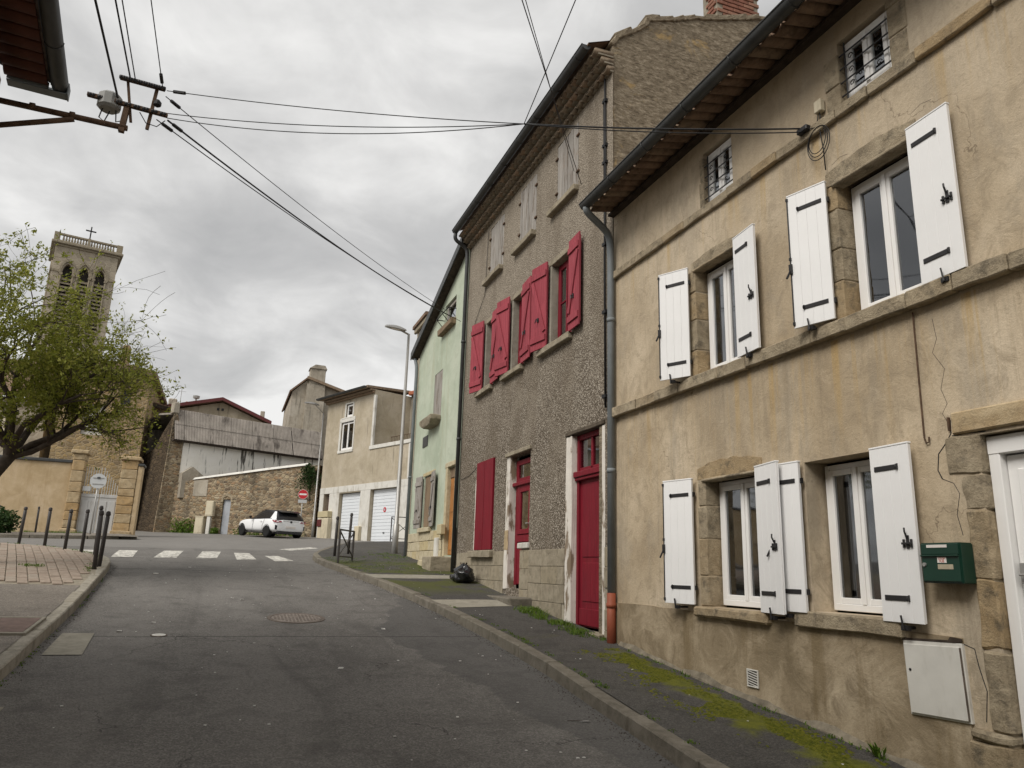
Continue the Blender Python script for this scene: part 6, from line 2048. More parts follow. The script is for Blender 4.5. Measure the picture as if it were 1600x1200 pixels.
def round_sign(label, x, y, zc, dia, rz, kind):
    zg = g(x, y)
    t_ = thing('road_sign', label, 'road sign', (x, y, zg - .1), rz)
    h_ = zc - zg + .1
    obj('post', MB().tube([(0, 0, -.2), (0, 0, h_ + dia * .45)], .032, 10).mesh('post', True), 'galvanised', t_)
    disc = MB()
    disc.tube([(0, -.045, h_), (0, -.058, h_)], dia / 2, 28)
    if kind == 'entry':
        d = obj('disc', disc.mesh('disc'), 'sign_red', t_)
        obj('bar', MB().box(-dia * .36, dia * .36, -.061, -.0585, h_ - dia * .085, h_ + dia * .085), 'sign_white', d)
        obj('rim', MB().add([(math.cos(q * .2244) * dia * f, -.0592, h_ + math.sin(q * .2244) * dia * f) for f in (.478, .5) for q in range(28)], [(q, (q + 1) % 28, 28 + (q + 1) % 28, 28 + q) for q in range(28)]), 'sign_white', d)
        obj('plate', MB().box(-.22, .22, -.055, -.04, h_ - dia / 2 - .20, h_ - dia / 2 - .03).mesh('plate', False, .004), 'sign_back', t_)
    else:
        d = obj('disc', disc.mesh('disc'), 'sign_back', t_)
        for q in (-.12, .12):
            obj('bracket', MB().box(-dia * .34, dia * .34, -.075, -.059, h_ + q - .018, h_ + q + .018).mesh('bracket', False, .003), 'galvanised', d)
        obj('clamp', MB().box(-.05, .06, -.09, -.02, h_ + .09, h_ + .16), 'dark_zinc', t_)
    return t_


round_sign('red no-entry sign with white bar beside the white car', 3.62, 41.3, 5.20, .50, R(-8), 'entry')
round_sign('back of a round grey road sign before the pale gate', -4.98, 34.3, 4.62, .60, R(-5), 'back')


# manhole, drain grate
def ground_rot(x, y):
    return (math.atan((road_z(x, y + .4) - road_z(x, y - .4)) / .8), 0, 0)


mh = thing('manhole_cover', 'round iron manhole cover in the middle of the road', 'manhole cover', (1.11, 11.86, road_z(1.11, 11.86) + .004))
mh.rotation_euler = ground_rot(1.11, 11.86)
obj('frame', MB().lathe([(.41, -.05), (.41, .004), (.36, .006), (.355, -.004)], 32), 'cast_iron', mh)
cv = obj('cover', MB().lathe([(.35, -.04), (.35, .004), (.1, .006)], 32), 'manhole_mix', mh)
sp = MB()
for i in range(-6, 7):
    L_ = math.sqrt(max(0, .33 ** 2 - (i * .05) ** 2))
    for j in range(-6, 7):
        if abs(j * .05) < L_ - .02:
            sp.box(i * .05 - .014, i * .05 + .014, j * .05 - .014, j * .05 + .014, .004, .010)
tag(obj('studs', sp, 'manhole_mix', cv), kind='stuff')

for (vx, vy, vr, lab) in ((-.62, 10.62, .085, 'small pale valve cover on the road joint'), (-1.17, 16.6, .06, 'tiny pale valve cover before the zebra crossing')):
    vc = thing('valve_cover', lab, 'valve cover', (vx, vy, road_z(vx, vy) + .003))
    vc.rotation_euler = ground_rot(vx, vy)
    obj('rim', MB().lathe([(vr * 1.15, -.03), (vr * 1.15, .004), (vr, .006), (vr * .97, -.002)], 16), 'cast_iron', vc)
    obj('lid', MB().lathe([(vr * .95, -.02), (vr * .95, .005), (vr * .5, .009)], 16), 'aged_white', vc)

dg = thing('drain_grate', 'square ribbed iron drain cover behind the left kerb', 'drain cover', (-2.15, 10.38, g(-2.15, 10.38) + .004))
dg.rotation_euler = ground_rot(-2.15, 10.38)
obj('frame', MB().box(-.25, .25, -.50, -.45, -.06, .012).box(-.25, .25, .45, .50, -.06, .012).box(-.25, -.21, -.45, .45, -.06, .012).box(.21, .25, -.45, .45, -.06, .012).mesh('frame', False, .004), 'concrete_slab', dg)
obj('pan', MB().box(-.21, .21, -.45, .45, -.06, -.008), 'pink_grate', dg)
for i in range(15):
    yy = -.42 + i * .06
    obj('rib', MB().box(-.205, .205, yy - .017, yy + .017, -.0075, .008).mesh('rib', False, .004), 'pink_grate', dg)
obj('inlet', MB().box(.255, .30, -.42, .42, -.13, -.03), 'black_iron', dg)

# black bin bag by the grey house
def build_bag():
    t_ = thing('bin_bag', 'knotted black bin bag against the grey house wall', 'bin bag', (4.66, 15.25, pav_z(4.66, 15.25)))
    t_.scale = (.78, .78, .78)
    bm = bmesh.new()
    bmesh.ops.create_icosphere(bm, subdivisions=4, radius=1)
    for v in bm.verts:
        p = v.co.copy()
        n = mnoise.noise(p * 1.9 + Vector((4, 2, 1))) * .34 + abs(mnoise.noise(p * 4.5)) * .26 - abs(mnoise.noise(p * 9 + Vector((1, 1, 1)))) * .14
        f = 1 + n
        z = max(p.z * .23 * f, -.16) + .16
        if p.z > .75:
            z += (p.z - .75) * .35
            f *= .75
        v.co = Vector((p.x * .30 * f, p.y * .33 * f, z))
    me = bpy.data.meshes.new('body')
    bm.to_mesh(me)
    bm.free()
    for p in me.polygons:
        p.use_smooth = True
    obj('body', me, 'bin_bag', t_)
    kn = MB()
    for i in range(5):
        a = i * 1.25
        kn.add([(0, 0, .40), (math.cos(a) * .12, math.sin(a) * .12, .52), (math.cos(a + .5) * .10, math.sin(a + .5) * .10, .47)], [(0, 1, 2)])
    kn.tube([(0, 0, .36), (0, 0, .43)], [.05, .035], 8)
    obj('knot', kn, 'bin_bag', t_)


build_bag()

# ------------------------------------------------------------------ parked hatchback
def build_car():
    # local: x forward, y left, z up; origin under the middle of the rear axle
    hd = Vector((-.42, .906)).normalized()
    rz = math.atan2(hd.y, hd.x)
    left = Vector((-hd.y, hd.x))
    rl = Vector((1.93, 38.65))                    # contact of the rear left wheel
    o2 = rl - left * .74
    fz = o2 + hd * 2.5
    zr, zf = road_z(o2.x, o2.y), road_z(fz.x, fz.y)
    t_ = thing('parked_car', 'white hatchback with black roof parked in front of the stone wall', 'car', (o2.x, o2.y, zr), 0)
    t_.rotation_euler = (0, -math.atan2(zf - zr, 2.5), rz)
    t_.scale = (1, 1, .92)
    # lower body lofted along x: (x, half width, sill z, bumper/waist z, belt z)
    stn = [(-.74, .60, .42, .60, .80), (-.70, .74, .30, .62, .88), (-.62, .82, .26, .62, .93), (-.35, .875, .24, .62, .97), (0, .89, .24, .62, .97), (.6, .885, .22, .60, .95), (1.3, .88, .22, .58, .925),
           (1.9, .88, .22, .58, .91), (2.4, .88, .24, .58, .90), (2.75, .86, .26, .58, .84), (3.05, .80, .26, .55, .77), (3.22, .68, .30, .50, .68), (3.28, .50, .36, .48, .60)]
    mb = MB()
    vs_ = []
    for x_, hw, z0_, z1_, z2_ in stn:
        ring = [(x_, -hw * .92, z0_), (x_, -hw * 1.0, z1_ - .12), (x_, -hw * .985, z1_ + .12), (x_, -hw * .94, z2_ - .03), (x_, -hw * .86, z2_), (x_, 0, z2_ + .02),
                (x_, hw * .86, z2_), (x_, hw * .94, z2_ - .03), (x_, hw * .985, z1_ + .12), (x_, hw * 1.0, z1_ - .12), (x_, hw * .92, z0_), (x_, 0, z0_ - .02)]
        vs_ += ring
    fs_ = [tuple(range(12))[::-1], tuple(range((len(stn) - 1) * 12, len(stn) * 12))]
    for i in range(len(stn) - 1):
        for j in range(12):
            fs_.append((i * 12 + j, i * 12 + (j + 1) % 12, (i + 1) * 12 + (j + 1) % 12, (i + 1) * 12 + j))
    mb.add(vs_, fs_)
    me = mb.mesh('body')
    b_ = obj('body', me, 'car_white', t_)
    md = b_.modifiers.new('s', 'SUBSURF')
    md.levels = md.render_levels = 2
    for p in me.polygons:
        p.use_smooth = True
    # cabin: rear screen, side glass, windscreen
    cab = [(-.66, .70, .93, .74, .95), (-.52, .70, .95, .66, 1.16), (-.30, .72, .95, .59, 1.36), (.1, .735, .94, .575, 1.42), (.7, .74, .92, .575, 1.43), (1.15, .745, .91, .57, 1.39), (1.6, .75, .90, .60, 1.15), (2.05, .745, .88, .66, .91)]
    mb = MB()
    vs_ = []
    for x_, hw0, z0_, hw1, z1_ in cab:
        vs_ += [(x_, -hw0, z0_), (x_, -(hw0 * .35 + hw1 * .65), z0_ + (z1_ - z0_) * .6), (x_, -hw1, z1_ - .02), (x_, -hw1 * .8, z1_), (x_, 0, z1_ + .015), (x_, hw1 * .8, z1_), (x_, hw1, z1_ - .02), (x_, hw0 * .35 + hw1 * .65, z0_ + (z1_ - z0_) * .6), (x_, hw0, z0_)]
    fs_ = []
    for i in range(len(cab) - 1):
        for j in range(8):
            fs_.append((i * 9 + j, i * 9 + j + 1, (i + 1) * 9 + j + 1, (i + 1) * 9 + j))
    fs_.append(tuple(range(9))[::-1])
    fs_.append(tuple(range((len(cab) - 1) * 9, len(cab) * 9)))
    mb.add(vs_, fs_)
    obj('cabin_glass', mb.mesh('cabin_glass', True), 'car_black', t_)
    # white pillar behind the rear door, black roof skin and spoiler
    for s_ in (-1, 1):
        obj('rear_pillar', MB().hexa([(-.60, s_ * .72, .93), (-.02, s_ * .765, .93), (-.02, s_ * .72, .93), (-.60, s_ * .66, .93), (-.34, s_ * .632, 1.33), (-.22, s_ * .640, 1.34), (-.22, s_ * .60, 1.36), (-.34, s_ * .58, 1.35)]).mesh('rear_pillar', False, .012), 'car_white', t_)
        obj('window_line', MB().tube([(-.2, s_ * .75, .97), (.8, s_ * .762, .945), (1.9, s_ * .77, .91)], .012, 5), 'car_black', t_)
        obj('mirror', MB().box(1.45, 1.62, s_ * .98 - .09, s_ * .98 + .06, .93, 1.06).mesh('mirror', False, .04, seg=2), 'car_black', t_)
        tl = MB().prism([(-.60, s_ * .86, .80), (-.50, s_ * .885, .90), (-.66, s_ * .74, .905), (-.725, s_ * .50, .86), (-.745, s_ * .48, .80), (-.70, s_ * .72, .78)], (-.012, s_ * .012, .0))
        obj('tail_light', tl.mesh('tail_light', False, .003), 'tail_light', t_)
        obj('bumper_slot', MB().hexa([(-.705, s_ * .70, .42), (-.66, s_ * .785, .42), (-.64, s_ * .775, .42), (-.69, s_ * .69, .42), (-.715, s_ * .69, .62), (-.665, s_ * .79, .66), (-.645, s_ * .78, .66), (-.70, s_ * .68, .62)]), 'car_black', t_)
        obj('sill', MB().box(.36, 2.12, s_ * .845 - .03, s_ * .845 + .03, .19, .25).mesh('sill', False, .01), 'car_black', t_)
        obj('door_gap', MB().tube([(.42, s_ * .895, .28), (.40, s_ * .893, .60), (.30, s_ * .86, .92)], .006, 4), 'rubber', t_)
        obj('door_gap', MB().tube([(1.38, s_ * .892, .26), (1.40, s_ * .885, .60), (1.38, s_ * .85, .90)], .006, 4), 'rubber', t_)
        obj('door_handle', MB().box(.50, .68, s_ * .885 - .012, s_ * .885 + .018, .80, .83).mesh('door_handle', False, .006), 'car_white', t_)
    obj('roof', MB().hexa([(-.40, -.54, 1.38), (1.12, -.52, 1.41), (1.12, .52, 1.41), (-.40, .54, 1.38), (-.36, -.50, 1.41), (1.08, -.48, 1.452), (1.08, .48, 1.452), (-.36, .50, 1.41)]).mesh('roof', False, .02), 'car_black', t_)
    obj('spoiler', MB().hexa([(-.62, -.52, 1.30), (-.30, -.56, 1.385), (-.30, .56, 1.385), (-.62, .52, 1.30), (-.62, -.52, 1.325), (-.30, -.54, 1.42), (-.30, .54, 1.42), (-.62, .52, 1.325)]).mesh('spoiler', False, .008), 'car_black', t_)
    obj('tailgate_strip', MB().box(-.735, -.70, -.44, .44, .86, .915).mesh('tailgate_strip', False, .01), 'car_white', t_)
    obj('badge', MB().tube([(-.742, 0, .835), (-.765, 0, .835)], .055, 16), 'car_black', t_)
    obj('plate', MB().box(-.758, -.742, -.26, .26, .50, .61).mesh('plate', False, .004), 'sticker_white', t_)
    obj('rear_diffuser', MB().box(-.745, -.35, -.66, .66, .19, .36).mesh('rear_diffuser', False, .03), 'car_black', t_)
    # wheels
    tyre = MB().lathe([(.20, -.095), (.29, -.10), (.315, -.07), (.318, .07), (.29, .10), (.20, .095)], 28).mesh('tyre', True)
    rim = MB().lathe([(.20, -.02), (.20, .08), (.185, .09), (.18, .05), (.05, .06), (.04, .075)], 24)
    for i in range(5):
        a = i * 2 * math.pi / 5
        rim.bar((math.cos(a) * .04, math.sin(a) * .04, .07), (math.cos(a) * .19, math.sin(a) * .19, .085), .045, .02)
    rim = rim.mesh('rim')
    for x_ in (0, 2.52):
        for s_ in (-1, 1):
            wl = obj('wheel', tyre, 'rubber', t_, (x_, s_ * .79, .315), (R(-90 * s_), 0, 0))
            obj('rim', rim, 'car_black', wl)
            obj('wheel_arch', MB().tube([(x_ + math.cos(q * math.pi / 10) * .345, s_ * .872, .315 + math.sin(q * math.pi / 10) * .345) for q in range(11)], .014, 5), 'car_black', t_)
    return t_


build_car()


# ------------------------------------------------------------------ house eaves at the upper left, with line bracket
la_ = math.atan2(-1.0, .105)      # facade direction, towards the camera
lh = thing('eaves_house', 'house at the left edge of which only the gutter corner shows', 'house', (-2.92, 9.0, 0), la_)
# local x: along the street towards the camera, local y: towards the street
obj('wall', MB().box(0, 14, -6, 0, -2.5, 6.78), 'garage_render', lh)
rf_ = obj('roof', MB().add([(.0, .52, 6.92), (14, .52, 6.92), (14, -6, 9.06), (.0, -6, 9.06), (.0, .52, 6.88), (14, .52, 6.88), (14, -6, 9.0), (.0, -6, 9.0)], [(0, 1, 2, 3), (7, 6, 5, 4), (0, 4, 5, 1), (0, 3, 7, 4)]).mesh('roof', recalc=False), 'clay_tile', lh)
for k_ in range(3):
    obj('eave_board', MB().box(.03, 14, .02 + k_ * .145, .155 + k_ * .145, 6.86, 6.878).mesh('eave_board', False, .004), 'red_eave_board', rf_)
obj('rake_board', MB().prism([(-.02, .45, 6.82), (-.02, .45, 6.90), (-.02, -6, 9.04), (-.02, -6, 8.9)], (.02, 0, 0)), 'dark_zinc', rf_)
gutter(lh, -.03, 14, .56, 6.90, .09, 'dark_zinc')
obj('gutter_return', MB().box(-.10, .04, .05, .64, 6.785, 6.80).box(-.11, -.095, .05, .65, 6.80, 6.90).box(.035, .05, .05, .46, 6.80, 6.86).box(-.11, .05, .64, .655, 6.78, 6.93).mesh('gutter_return', False, .004), 'zinc', lh)
LT_ = MB().half_tile(-.10, .10, -.0, .42, 0, .05, 6, .014, True).mesh('tile', True)
for k_ in range(30):
    obj('tile', LT_, 'red_eave_board', rf_, (.12 + k_ * .21, .03, 6.865), (0, 0, 0))

bk = thing('line_bracket', 'steel wall bracket carrying insulator racks for overhead lines', 'bracket', (0, 9.0, 0))
obj('arm', MB().tube([(-3.0, 0, 6.53), (-1.60, 0, 6.50)], .035, 8).tube([(-2.6, 0, 6.535), (-2.55, 0, 6.535)], .042, 8).tube([(-2.2, 0, 6.525), (-2.15, 0, 6.525)], .042, 8).mesh('arm', True), 'rusty_iron', bk)
obj('strut', MB().tube([(-2.98, 0, 6.18), (-2.15, 0, 6.48)], .032, 8).mesh('strut', True), 'rusty_iron', bk)
obj('upright', MB().bar((-1.66, 0, 6.44), (-1.64, 0, 6.80), .06, .06, (1, 0, 0)).bar((-1.40, .02, 6.55), (-1.36, .02, 7.12), .035, .035, (1, 0, 0)).bar((-1.58, .02, 6.6), (-1.68, .02, 7.12), .03, .03, (1, 0, 0)), 'rusty_iron', bk)
for nm_, a, b_ in (('insulator_rack', (-2.06, -.02, 6.82), (-1.20, -.02, 6.76)), ('insulator_rack', (-1.76, -.02, 7.13), (-1.27, -.02, 7.10))):
    rk = obj(nm_, MB().bar(a, b_, .05, .042), 'rusty_iron', bk)
    n = 9
    for i in range(n):
        p = Vector(a).lerp(Vector(b_), (i + .5) / n)
        obj('insulator', MB().lathe([(.022, -.035), (.028, -.015), (.020, 0), (.028, .015), (.022, .035)], 8), 'cable_black', rk, (p.x, p.y - .01, p.z), (0, R(90), 0))
obj('splice_box', MB().lathe([(.10, 0), (.13, .03), (.13, .17), (.10, .20)], 10), 'insulator_grey', bk, (-1.84, .06, 6.72))
obj('jumper', MB().tube([(-1.9, .05, 6.72), (-1.92, .05, 6.6), (-1.86, .05, 6.56), (-1.82, .05, 6.7)], .008, 5).tube([(-1.76, .05, 6.74), (-1.74, .05, 6.58), (-1.66, .05, 6.62), (-1.62, .05, 6.72)], .008, 5).tube([(-1.5, 0, 6.74), (-1.42, 0, 6.62), (-1.3, 0, 6.6), (-1.22, 0, 6.7)], .006, 5), 'cable_black', bk)
obj('porcelain', MB().lathe([(.02, 0), (.045, .02), (.045, .06), (.02, .09)], 8), 'cable_black', bk, (-1.33, .0, 6.86))


# ------------------------------------------------------------------ overhead cables
def cable(label, a, b_, sag, r, n=24, ends=False):
    a, b_ = Vector(a), Vector(b_)
    pts = []
    for i in range(n + 1):
        q = i / n
        p = a.lerp(b_, q)
        p.z -= sag * 4 * q * (1 - q)
        pts.append(p)
    o = obj('overhead_cable', MB().tube([p - a for p in pts], r, 5).mesh('overhead_cable', True), 'cable_black', None, a)
    tag(o, label, 'cable', 'overhead cables')
    if ends:
        d = (pts[2] - a).normalized()
        obj('terminal', MB().tube([d * .10, d * .26], .022, 6), 'cable_black', o)
    return o


node = (2.48, 6.65, 6.20)
cable('thick cable running from the bracket up past the left gutter', (-1.75, 8.98, 6.86), (-1.9, -6, 7.3), .05, .013)
cable('cable from the upper rack to the top of the picture, left of a pair', (-1.66, 8.98, 7.16), (-1.75, -6, 7.6), .05, .010)
cable('cable from the upper rack to the top of the picture, right of a pair', (-1.60, 8.98, 7.14), (-1.55, -6, 7.5), .05, .007)
cable('thin cable from the right end of the upper rack to the top', (-1.30, 8.98, 7.12), (-1.40, -6, 7.4), .05, .006, ends=True)
cable('uppermost of three cables crossing from the bracket to the node', (-1.25, 9.0, 7.10), node, .05, .0055, ends=True)
cable('middle of three cables crossing from the bracket to the node', (-1.22, 9.0, 6.80), node, .10, .0055)
cable('lowest of three cables crossing from the bracket to the node', (-1.20, 9.0, 6.74), node, .16, .0055)
cable('doubled cable from the node to the beige house wall', node, (4.93, 5.27, 5.95), .03, .009)
cable('thin cable under the doubled one ending at the beige house', (2.5, 6.63, 6.19), (4.93, 5.25, 5.90), .05, .006)
cable('cable rising steeply from the node to the top', node, (.9, -6, 7.0), .05, .005)
cable('left of two cables descending across the grey house eaves', (4.96, 10.45, 7.95), (-1.0, .8, 6.0), .02, .006)
cable('right of two cables descending across the grey house eaves', (4.96, 10.75, 8.35), (-.85, .8, 6.05), .02, .005)
cable('cable sagging from the bracket towards the green house, highest', (-1.26, 9.05, 7.05), (4.92, 18.7, 8.35), .12, .006, ends=True)
cable('thick cable sagging from the bracket towards the green house, middle', (-1.20, 9.05, 6.74), (4.92, 18.2, 8.02), .16, .012, ends=True)
cable('cable sagging from the bracket towards the green house, lowest', (-1.32, 9.05, 6.72), (4.92, 17.3, 7.62), .14, .007, ends=True)


# ------------------------------------------------------------------ spring tree on the left corner
def build_tree():
    rg_ = random.Random(42)
    bx, by = -4.35, 16.2
    t_ = thing('spring_tree', 'broad tree with fresh yellow-green leaves at the left edge', 'tree', (bx, by, g(bx, by) - .05))
    zb = g(bx, by) - .05
    trunk = MB()
    limbs = MB()
    twigs = MB()
    tips = []

    def grow(p, d, L, r, lvl):
        n = 5
        r = r * (.85 if lvl == 1 else 1)
        pts, rs = [p.copy()], [r]
        for i in range(n):
            d = (d + Vector((rg_.gauss(0, .16), rg_.gauss(0, .16), rg_.gauss(0, .10) + (.05 if lvl < 2 else -.01)))).normalized()
            p = p + d * (L / n)
            pts.append(p.copy())
            rs.append(max(.003, r * (1 - .62 * (i + 1) / n)))
        (limbs if lvl < 2 else twigs).tube(pts, rs, 7 if lvl < 2 else 4, False)
        if lvl >= 2:
            for q in pts[1:]:
                if q.x < 3.2 and not (q.x > 2.2 and q.z > 4.4):
                    tips.append((q, lvl))
            if pts[-1].x > 3.3 or (pts[-1].x > 2.2 and pts[-1].z > 4.6):
                return
        if lvl == 4:
            return
        kids = [0, 5, 5, 4, 3][lvl] if lvl else 5
        for k_ in range(kids):
            f = rg_.uniform(.3, 1.0)
            idx = min(n, max(1, int(f * n + .5)))
            ax = Vector((rg_.gauss(0, 1), rg_.gauss(0, 1), rg_.gauss(0, .55) + .12)).normalized()
            nd = (d * .75 + ax * .85).normalized()
            grow(pts[idx], nd, L * rg_.uniform(.50, .72), rs[idx] * .62, lvl + 1)

    tp_ = [(0, 0, -.1), (.02, 0, .4), (.10, 0, 1.0), (.28, 0, 1.6), (.55, .05, 2.1)]
    trunk.tube(tp_, [.19, .14, .12, .11, .10], 10)
    obj('trunk', trunk.mesh('trunk', True, 0, .012, 2), 'bark', t_)
    top = Vector(tp_[-1])
    for d, L, r in (((.75, .1, .75), 2.0, .085), ((.25, .4, 1.0), 2.6, .09), ((-.35, -.1, 1.0), 2.7, .085), ((-.05, .2, 1.1), 2.9, .08), ((.9, -.35, .25), 1.7, .07), ((-.85, .3, .7), 2.0, .08), ((.35, -.6, .8), 1.9, .075), ((.05, -.3, 1.2), 2.5, .08), ((.9, .35, .5), 2.0, .07), ((-.5, -.6, .6), 1.7, .07)):
        grow(top - Vector((.12, 0, .25)) * rg_.random(), Vector(d).normalized(), L, r, 1)
    obj('branches', limbs.mesh('branches', True, recalc=False), 'bark', t_)
    tag(obj('twigs', twigs.mesh('twigs', recalc=False), 'bark', t_), kind='stuff')
    lv = []
    for q, lvl in tips:
        dens = 8.0 if q.x < 1.4 else 4.4 - 1.2 * (q.x - 1.4)
        if q.z > 4.9:
            dens *= .6
        if q.z < 2.5:
            dens *= .35
        n = int(max(.8, dens) + rg_.random())
        for k_ in range(max(1, n // 4)):
            cc = q + Vector((rg_.gauss(0, .055), rg_.gauss(0, .055), rg_.gauss(0, .055)))
            for j_ in range(min(n, 5)):
                lv.append(cc + Vector((rg_.gauss(0, .026), rg_.gauss(0, .026), rg_.gauss(0, .026))))
    tag(leaf_cloud('crown', 'spring_leaf', lv, .034, rg_, t_), kind='stuff')
    return len(lv), len(tips)


print('TREE', build_tree())

# bush against the ochre wall
bu = thing('bush', 'small dark green bush at the foot of the ochre wall', 'bush', (-7.9, 33.6, g(-7.9, 33.6) - .1))
pts_ = []
for i in range(1500):
    v = Vector((rg.gauss(0, 1), rg.gauss(0, 1), rg.gauss(0, 1))).normalized() * (rg.random() ** .4)
    f = 1 + .3 * mnoise.noise(v * 2.5)
    pts_.append((v.x * .62 * f, v.y * .5 * f, .5 + v.z * .5 * f))
leaf_cloud('foliage', 'dark_leaf', pts_, .07, rg, bu)
obj('stem', MB().tube([(0, 0, -.2), (.03, 0, .6)], [.03, .015], 6), 'bark', bu)


# ------------------------------------------------------------------ grass, weeds and litter
def tufts(name, label, spots_, mat='grass'):
    mb = MB()
    rr = random.Random(hash(label) % 1000 if False else len(label) * 7)
    for (x_, y_, z_, rad, n, hgt) in spots_:
        for i in range(n):
            a, q = rr.uniform(0, 6.283), rad * math.sqrt(rr.random())
            px_, py_ = x_ + math.cos(a) * q, y_ + math.sin(a) * q
            h_ = hgt * rr.uniform(.4, 1.1) * (1 - .5 * q / (rad + 1e-6))
            b_ = rr.uniform(0, 6.283)
            wv = Vector((math.cos(b_), math.sin(b_), 0)) * rr.uniform(.003, .007)
            ln = Vector((rr.gauss(0, .35), rr.gauss(0, .35), 1)).normalized() * h_
            dr_ = Vector((ln.x, ln.y, 0)) * .6 - Vector((0, 0, .12 * h_))
            p0 = Vector((px_, py_, z_(px_, py_) if callable(z_) else z_))
            m1, m2 = p0 + ln * .55, p0 + ln + dr_
            mb.add([p0 - wv, p0 + wv, m1 + wv * .8, m1 - wv * .8, m2], [(0, 1, 2, 3), (3, 2, 4)])
    o = obj(name, mb.mesh(name, recalc=False), mat)
    return tag(o, label, name, None, 'stuff')


rg = random.Random(31)
sp_ = []
for i in range(42):       # thick clump by the red door
    q = rg.random()
    sp_.append((4.88 - rg.random() * .30 * (1 - q * .3), 12.1 - 2.2 * q, pav_z, .10, 26, .10 + .07 * math.sin(q * 6) ** 2))
for i in range(26):
    sp_.append((4.95 - rg.random() ** 2 * .35, rg.uniform(9.5, 10.4), pav_z, .07, 14, .06))
tufts('grass', 'bright grass clump growing at the foot of the red door', sp_)
sp_ = []
for i in range(46):       # foot of the beige wall
    y_ = rg.uniform(4.2, 9.1)
    sp_.append((4.94 - rg.random() * .07, y_, pav_z, .04, 7, rg.uniform(.03, .08)))
tufts('grass', 'sparse grass tufts along the foot of the beige wall', sp_)
sp_ = []
for y_, n in ((6.1, 4), (7.45, 8), (7.9, 5), (8.6, 4), (9.45, 9), (9.9, 8), (10.4, 5), (11.2, 4), (12.4, 3), (5.4, 4), (13.6, 4)):
    for i in range(n):
        yy = y_ + rg.gauss(0, .18)
        sp_.append((xk(KR, yy) + .18 + abs(rg.gauss(0, .035)), yy, pav_z, .05, 10, rg.uniform(.025, .055)))
tufts('grass', 'short grass growing along the joint behind the right kerb', sp_)
sp_ = []
for i in range(150):      # corner by the barrier and lamp
    y_ = rg.uniform(16.6, 21.0)
    x_ = xk(KR, y_) + .25 + rg.random() ** 1.5 * 2.0
    sp_.append((x_, y_, pav_z, .16, 10, .035))
for i in range(45):
    sp_.append((4.55 + rg.gauss(0, .25), 21.9 + rg.gauss(0, .6), lambda a, b_: g(a, b_) - .02, .12, 14, .09))
tufts('grass', 'thin grass on the pavement corner around the near barrier', sp_)
sp_ = []
for y_ in (15.6, 16.1, 16.6, 17.3, 18.4, 19.2, 20.1, 21.2, 22.2):
    for i in range(6):
        yy = y_ + rg.gauss(0, .2)
        sp_.append((xk(KL, yy) - .22 - abs(rg.gauss(0, .06)), yy, lambda a, b_: g(a, b_), .06, 8, .05))
for i in range(14):
    sp_.append((-3.2 + rg.gauss(0, .12), 16.0 + rg.gauss(0, .1), lambda a, b_: g(a, b_), .1, 14, .07))
for i in range(30):
    yy = rg.uniform(8.2, 16)
    sp_.append((xk(KL, yy) + .015, yy, road_z, .03, 7, .04))
tufts('grass', 'grass growing along the left kerb and between the bollards', sp_)
sp_ = [(-9 + rg.random() * 3.5, 35.3 + rg.random() * .5, lambda a, b_: g(a, b_) - .03, .2, 20, .16) for i in range(40)]
tufts('grass', 'strip of grass at the foot of the ochre wall', sp_)
# one leafy weed at the foot of the beige wall
wd_ = thing('weed', 'single bright leafy weed beside the meter box on the pavement', 'weed', (4.90, 4.93, GS(4.93) - .01))
mb = MB()
for i in range(26):
    a = rg.uniform(0, 6.28)
    tl = rg.uniform(.3, 1.0)
    L_ = rg.uniform(.07, .15)
    d = Vector((math.cos(a) * tl * .7 - .15, math.sin(a) * tl, 1.0)).normalized()
    s_ = d.cross(Vector((0, 0, 1))).normalized() * .014
    p = Vector((rg.gauss(0, .015), rg.gauss(0, .02), .01))
    mb.add([p, p + d * L_ * .5 + s_, p + d * L_ - Vector((0, 0, .015)), p + d * L_ * .5 - s_], [(0, 1, 2, 3)])
obj('leaves', mb.mesh('leaves', recalc=False), 'grass', wd_)

# scattered pale litter and grit
lt_ = MB()
for i in range(170):
    y_ = rg.uniform(3.8, 19)
    x_ = rg.uniform(-1.5, 4.8)
    s_ = rg.uniform(.004, .013) if rg.random() < .93 else .028
    zf_ = pav_z if x_ > xk(KR, y_) + .2 else road_z
    if xk(KR, y_) - .05 < x_ < xk(KR, y_) + .22:
        continue
    z_ = zf_(x_, y_) + .001
    lt_.hexa([(x_ + s_ * a * rg.uniform(.6, 1.2), y_ + s_ * b_ * rg.uniform(.6, 1.2), z_ + c_ * s_ * .5) for c_ in (0, 1) for a, b_ in ((-1, -1), (1, -1), (1, 1), (-1, 1))])
tag(obj('litter', lt_.mesh('litter'), 'litter_white'), 'pale grit and scraps scattered over the road and pavement', 'litter', None, 'stuff')
fl = thing('feather', 'white and dark feather lying in the road by the right kerb', 'feather', (3.18, 6.62, road_z(3.18, 6.62) + .006), R(-20))
obj('vane', MB().add([(-.03, 0, 0), (.02, .018, .004), (.07, .012, .006), (.10, 0, .004), (.06, -.012, .004), (.02, -.014, .003)], [tuple(range(6))]), 'litter_white', fl)
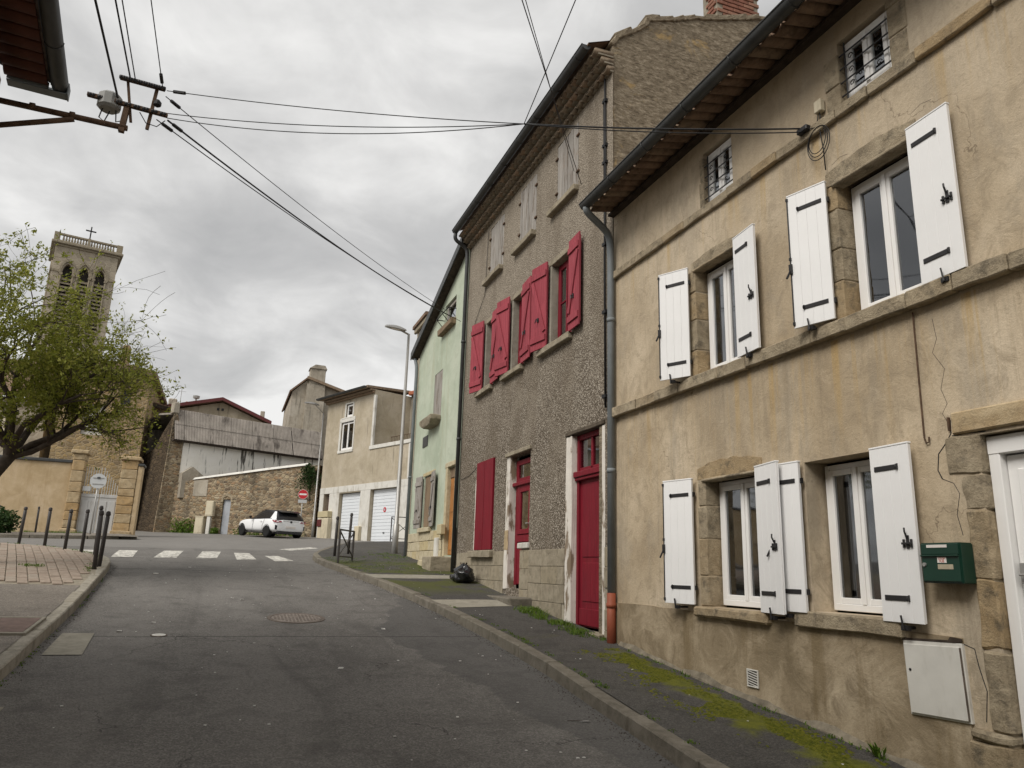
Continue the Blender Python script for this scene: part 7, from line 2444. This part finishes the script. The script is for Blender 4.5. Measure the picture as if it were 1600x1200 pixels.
obj('quill', MB().tube([(-.12, 0, 0), (.0, 0, .004), (.10, 0, .006)], [.003, .003, .001], 5), 'dark_board', fl)

# raised moss cushions along the wall side of the right pavement
ms_ = MB()
rg = random.Random(77)
for i in range(8000):
    y_ = rg.uniform(3.6, 9.0)
    cx_ = 4.42 + .022 * (y_ - 6) + .10 * math.sin(y_ * 1.7) + (.10 if y_ < 6 else 0)
    x_ = rg.gauss(cx_ + .08, .145 + .05 * mnoise.noise(Vector((y_, 0, 0))))
    if mnoise.noise(Vector((x_ * 3.1, y_ * 2.3, 5))) < -.12 or x_ > 4.86:
        continue
    r_ = rg.uniform(.007, .024)
    h_ = r_ * rg.uniform(.35, .6)
    z_ = pav_z(x_, y_) - .001
    a0 = rg.uniform(0, 6)
    ms_.add([(x_ + math.cos(a0 + k_ * 1.0472) * r_ * rg.uniform(.7, 1.2), y_ + math.sin(a0 + k_ * 1.0472) * r_ * rg.uniform(.7, 1.2), z_) for k_ in range(6)] + [(x_, y_, z_ + h_)], [(k_, (k_ + 1) % 6, 6) for k_ in range(6)])
foliage('moss', (0.075, 0.088, 0.008), (0.125, 0.135, 0.012), (0.175, 0.17, 0.02))
tag(obj('moss', ms_.mesh('moss', True, recalc=False), 'moss'), 'yellow-green moss band on the pavement along the beige wall', 'moss', None, 'stuff')
# grit and dead leaves gathered in the gutters
gr_ = MB()
for i in range(1500):
    y_ = rg.uniform(3.5, 18)
    if rg.random() < .65:
        x_ = xk(KR, y_) - abs(rg.gauss(0, .07)) - .005
    else:
        x_ = xk(KL, y_) + abs(rg.gauss(0, .06)) + .005
    r_ = rg.uniform(.004, .012)
    z_ = road_z(x_, y_)
    a0 = rg.uniform(0, 6)
    gr_.add([(x_ + math.cos(a0 + k_ * 2.094) * r_, y_ + math.sin(a0 + k_ * 2.094) * r_, z_) for k_ in range(3)] + [(x_, y_, z_ + r_ * .7)], [(0, 1, 3), (1, 2, 3), (2, 0, 3)])
tag(obj('gutter_grit', gr_.mesh('gutter_grit', recalc=False), 'dark_board'), 'dark grit and leaf crumbs lying in both gutters', 'grit', None, 'stuff')
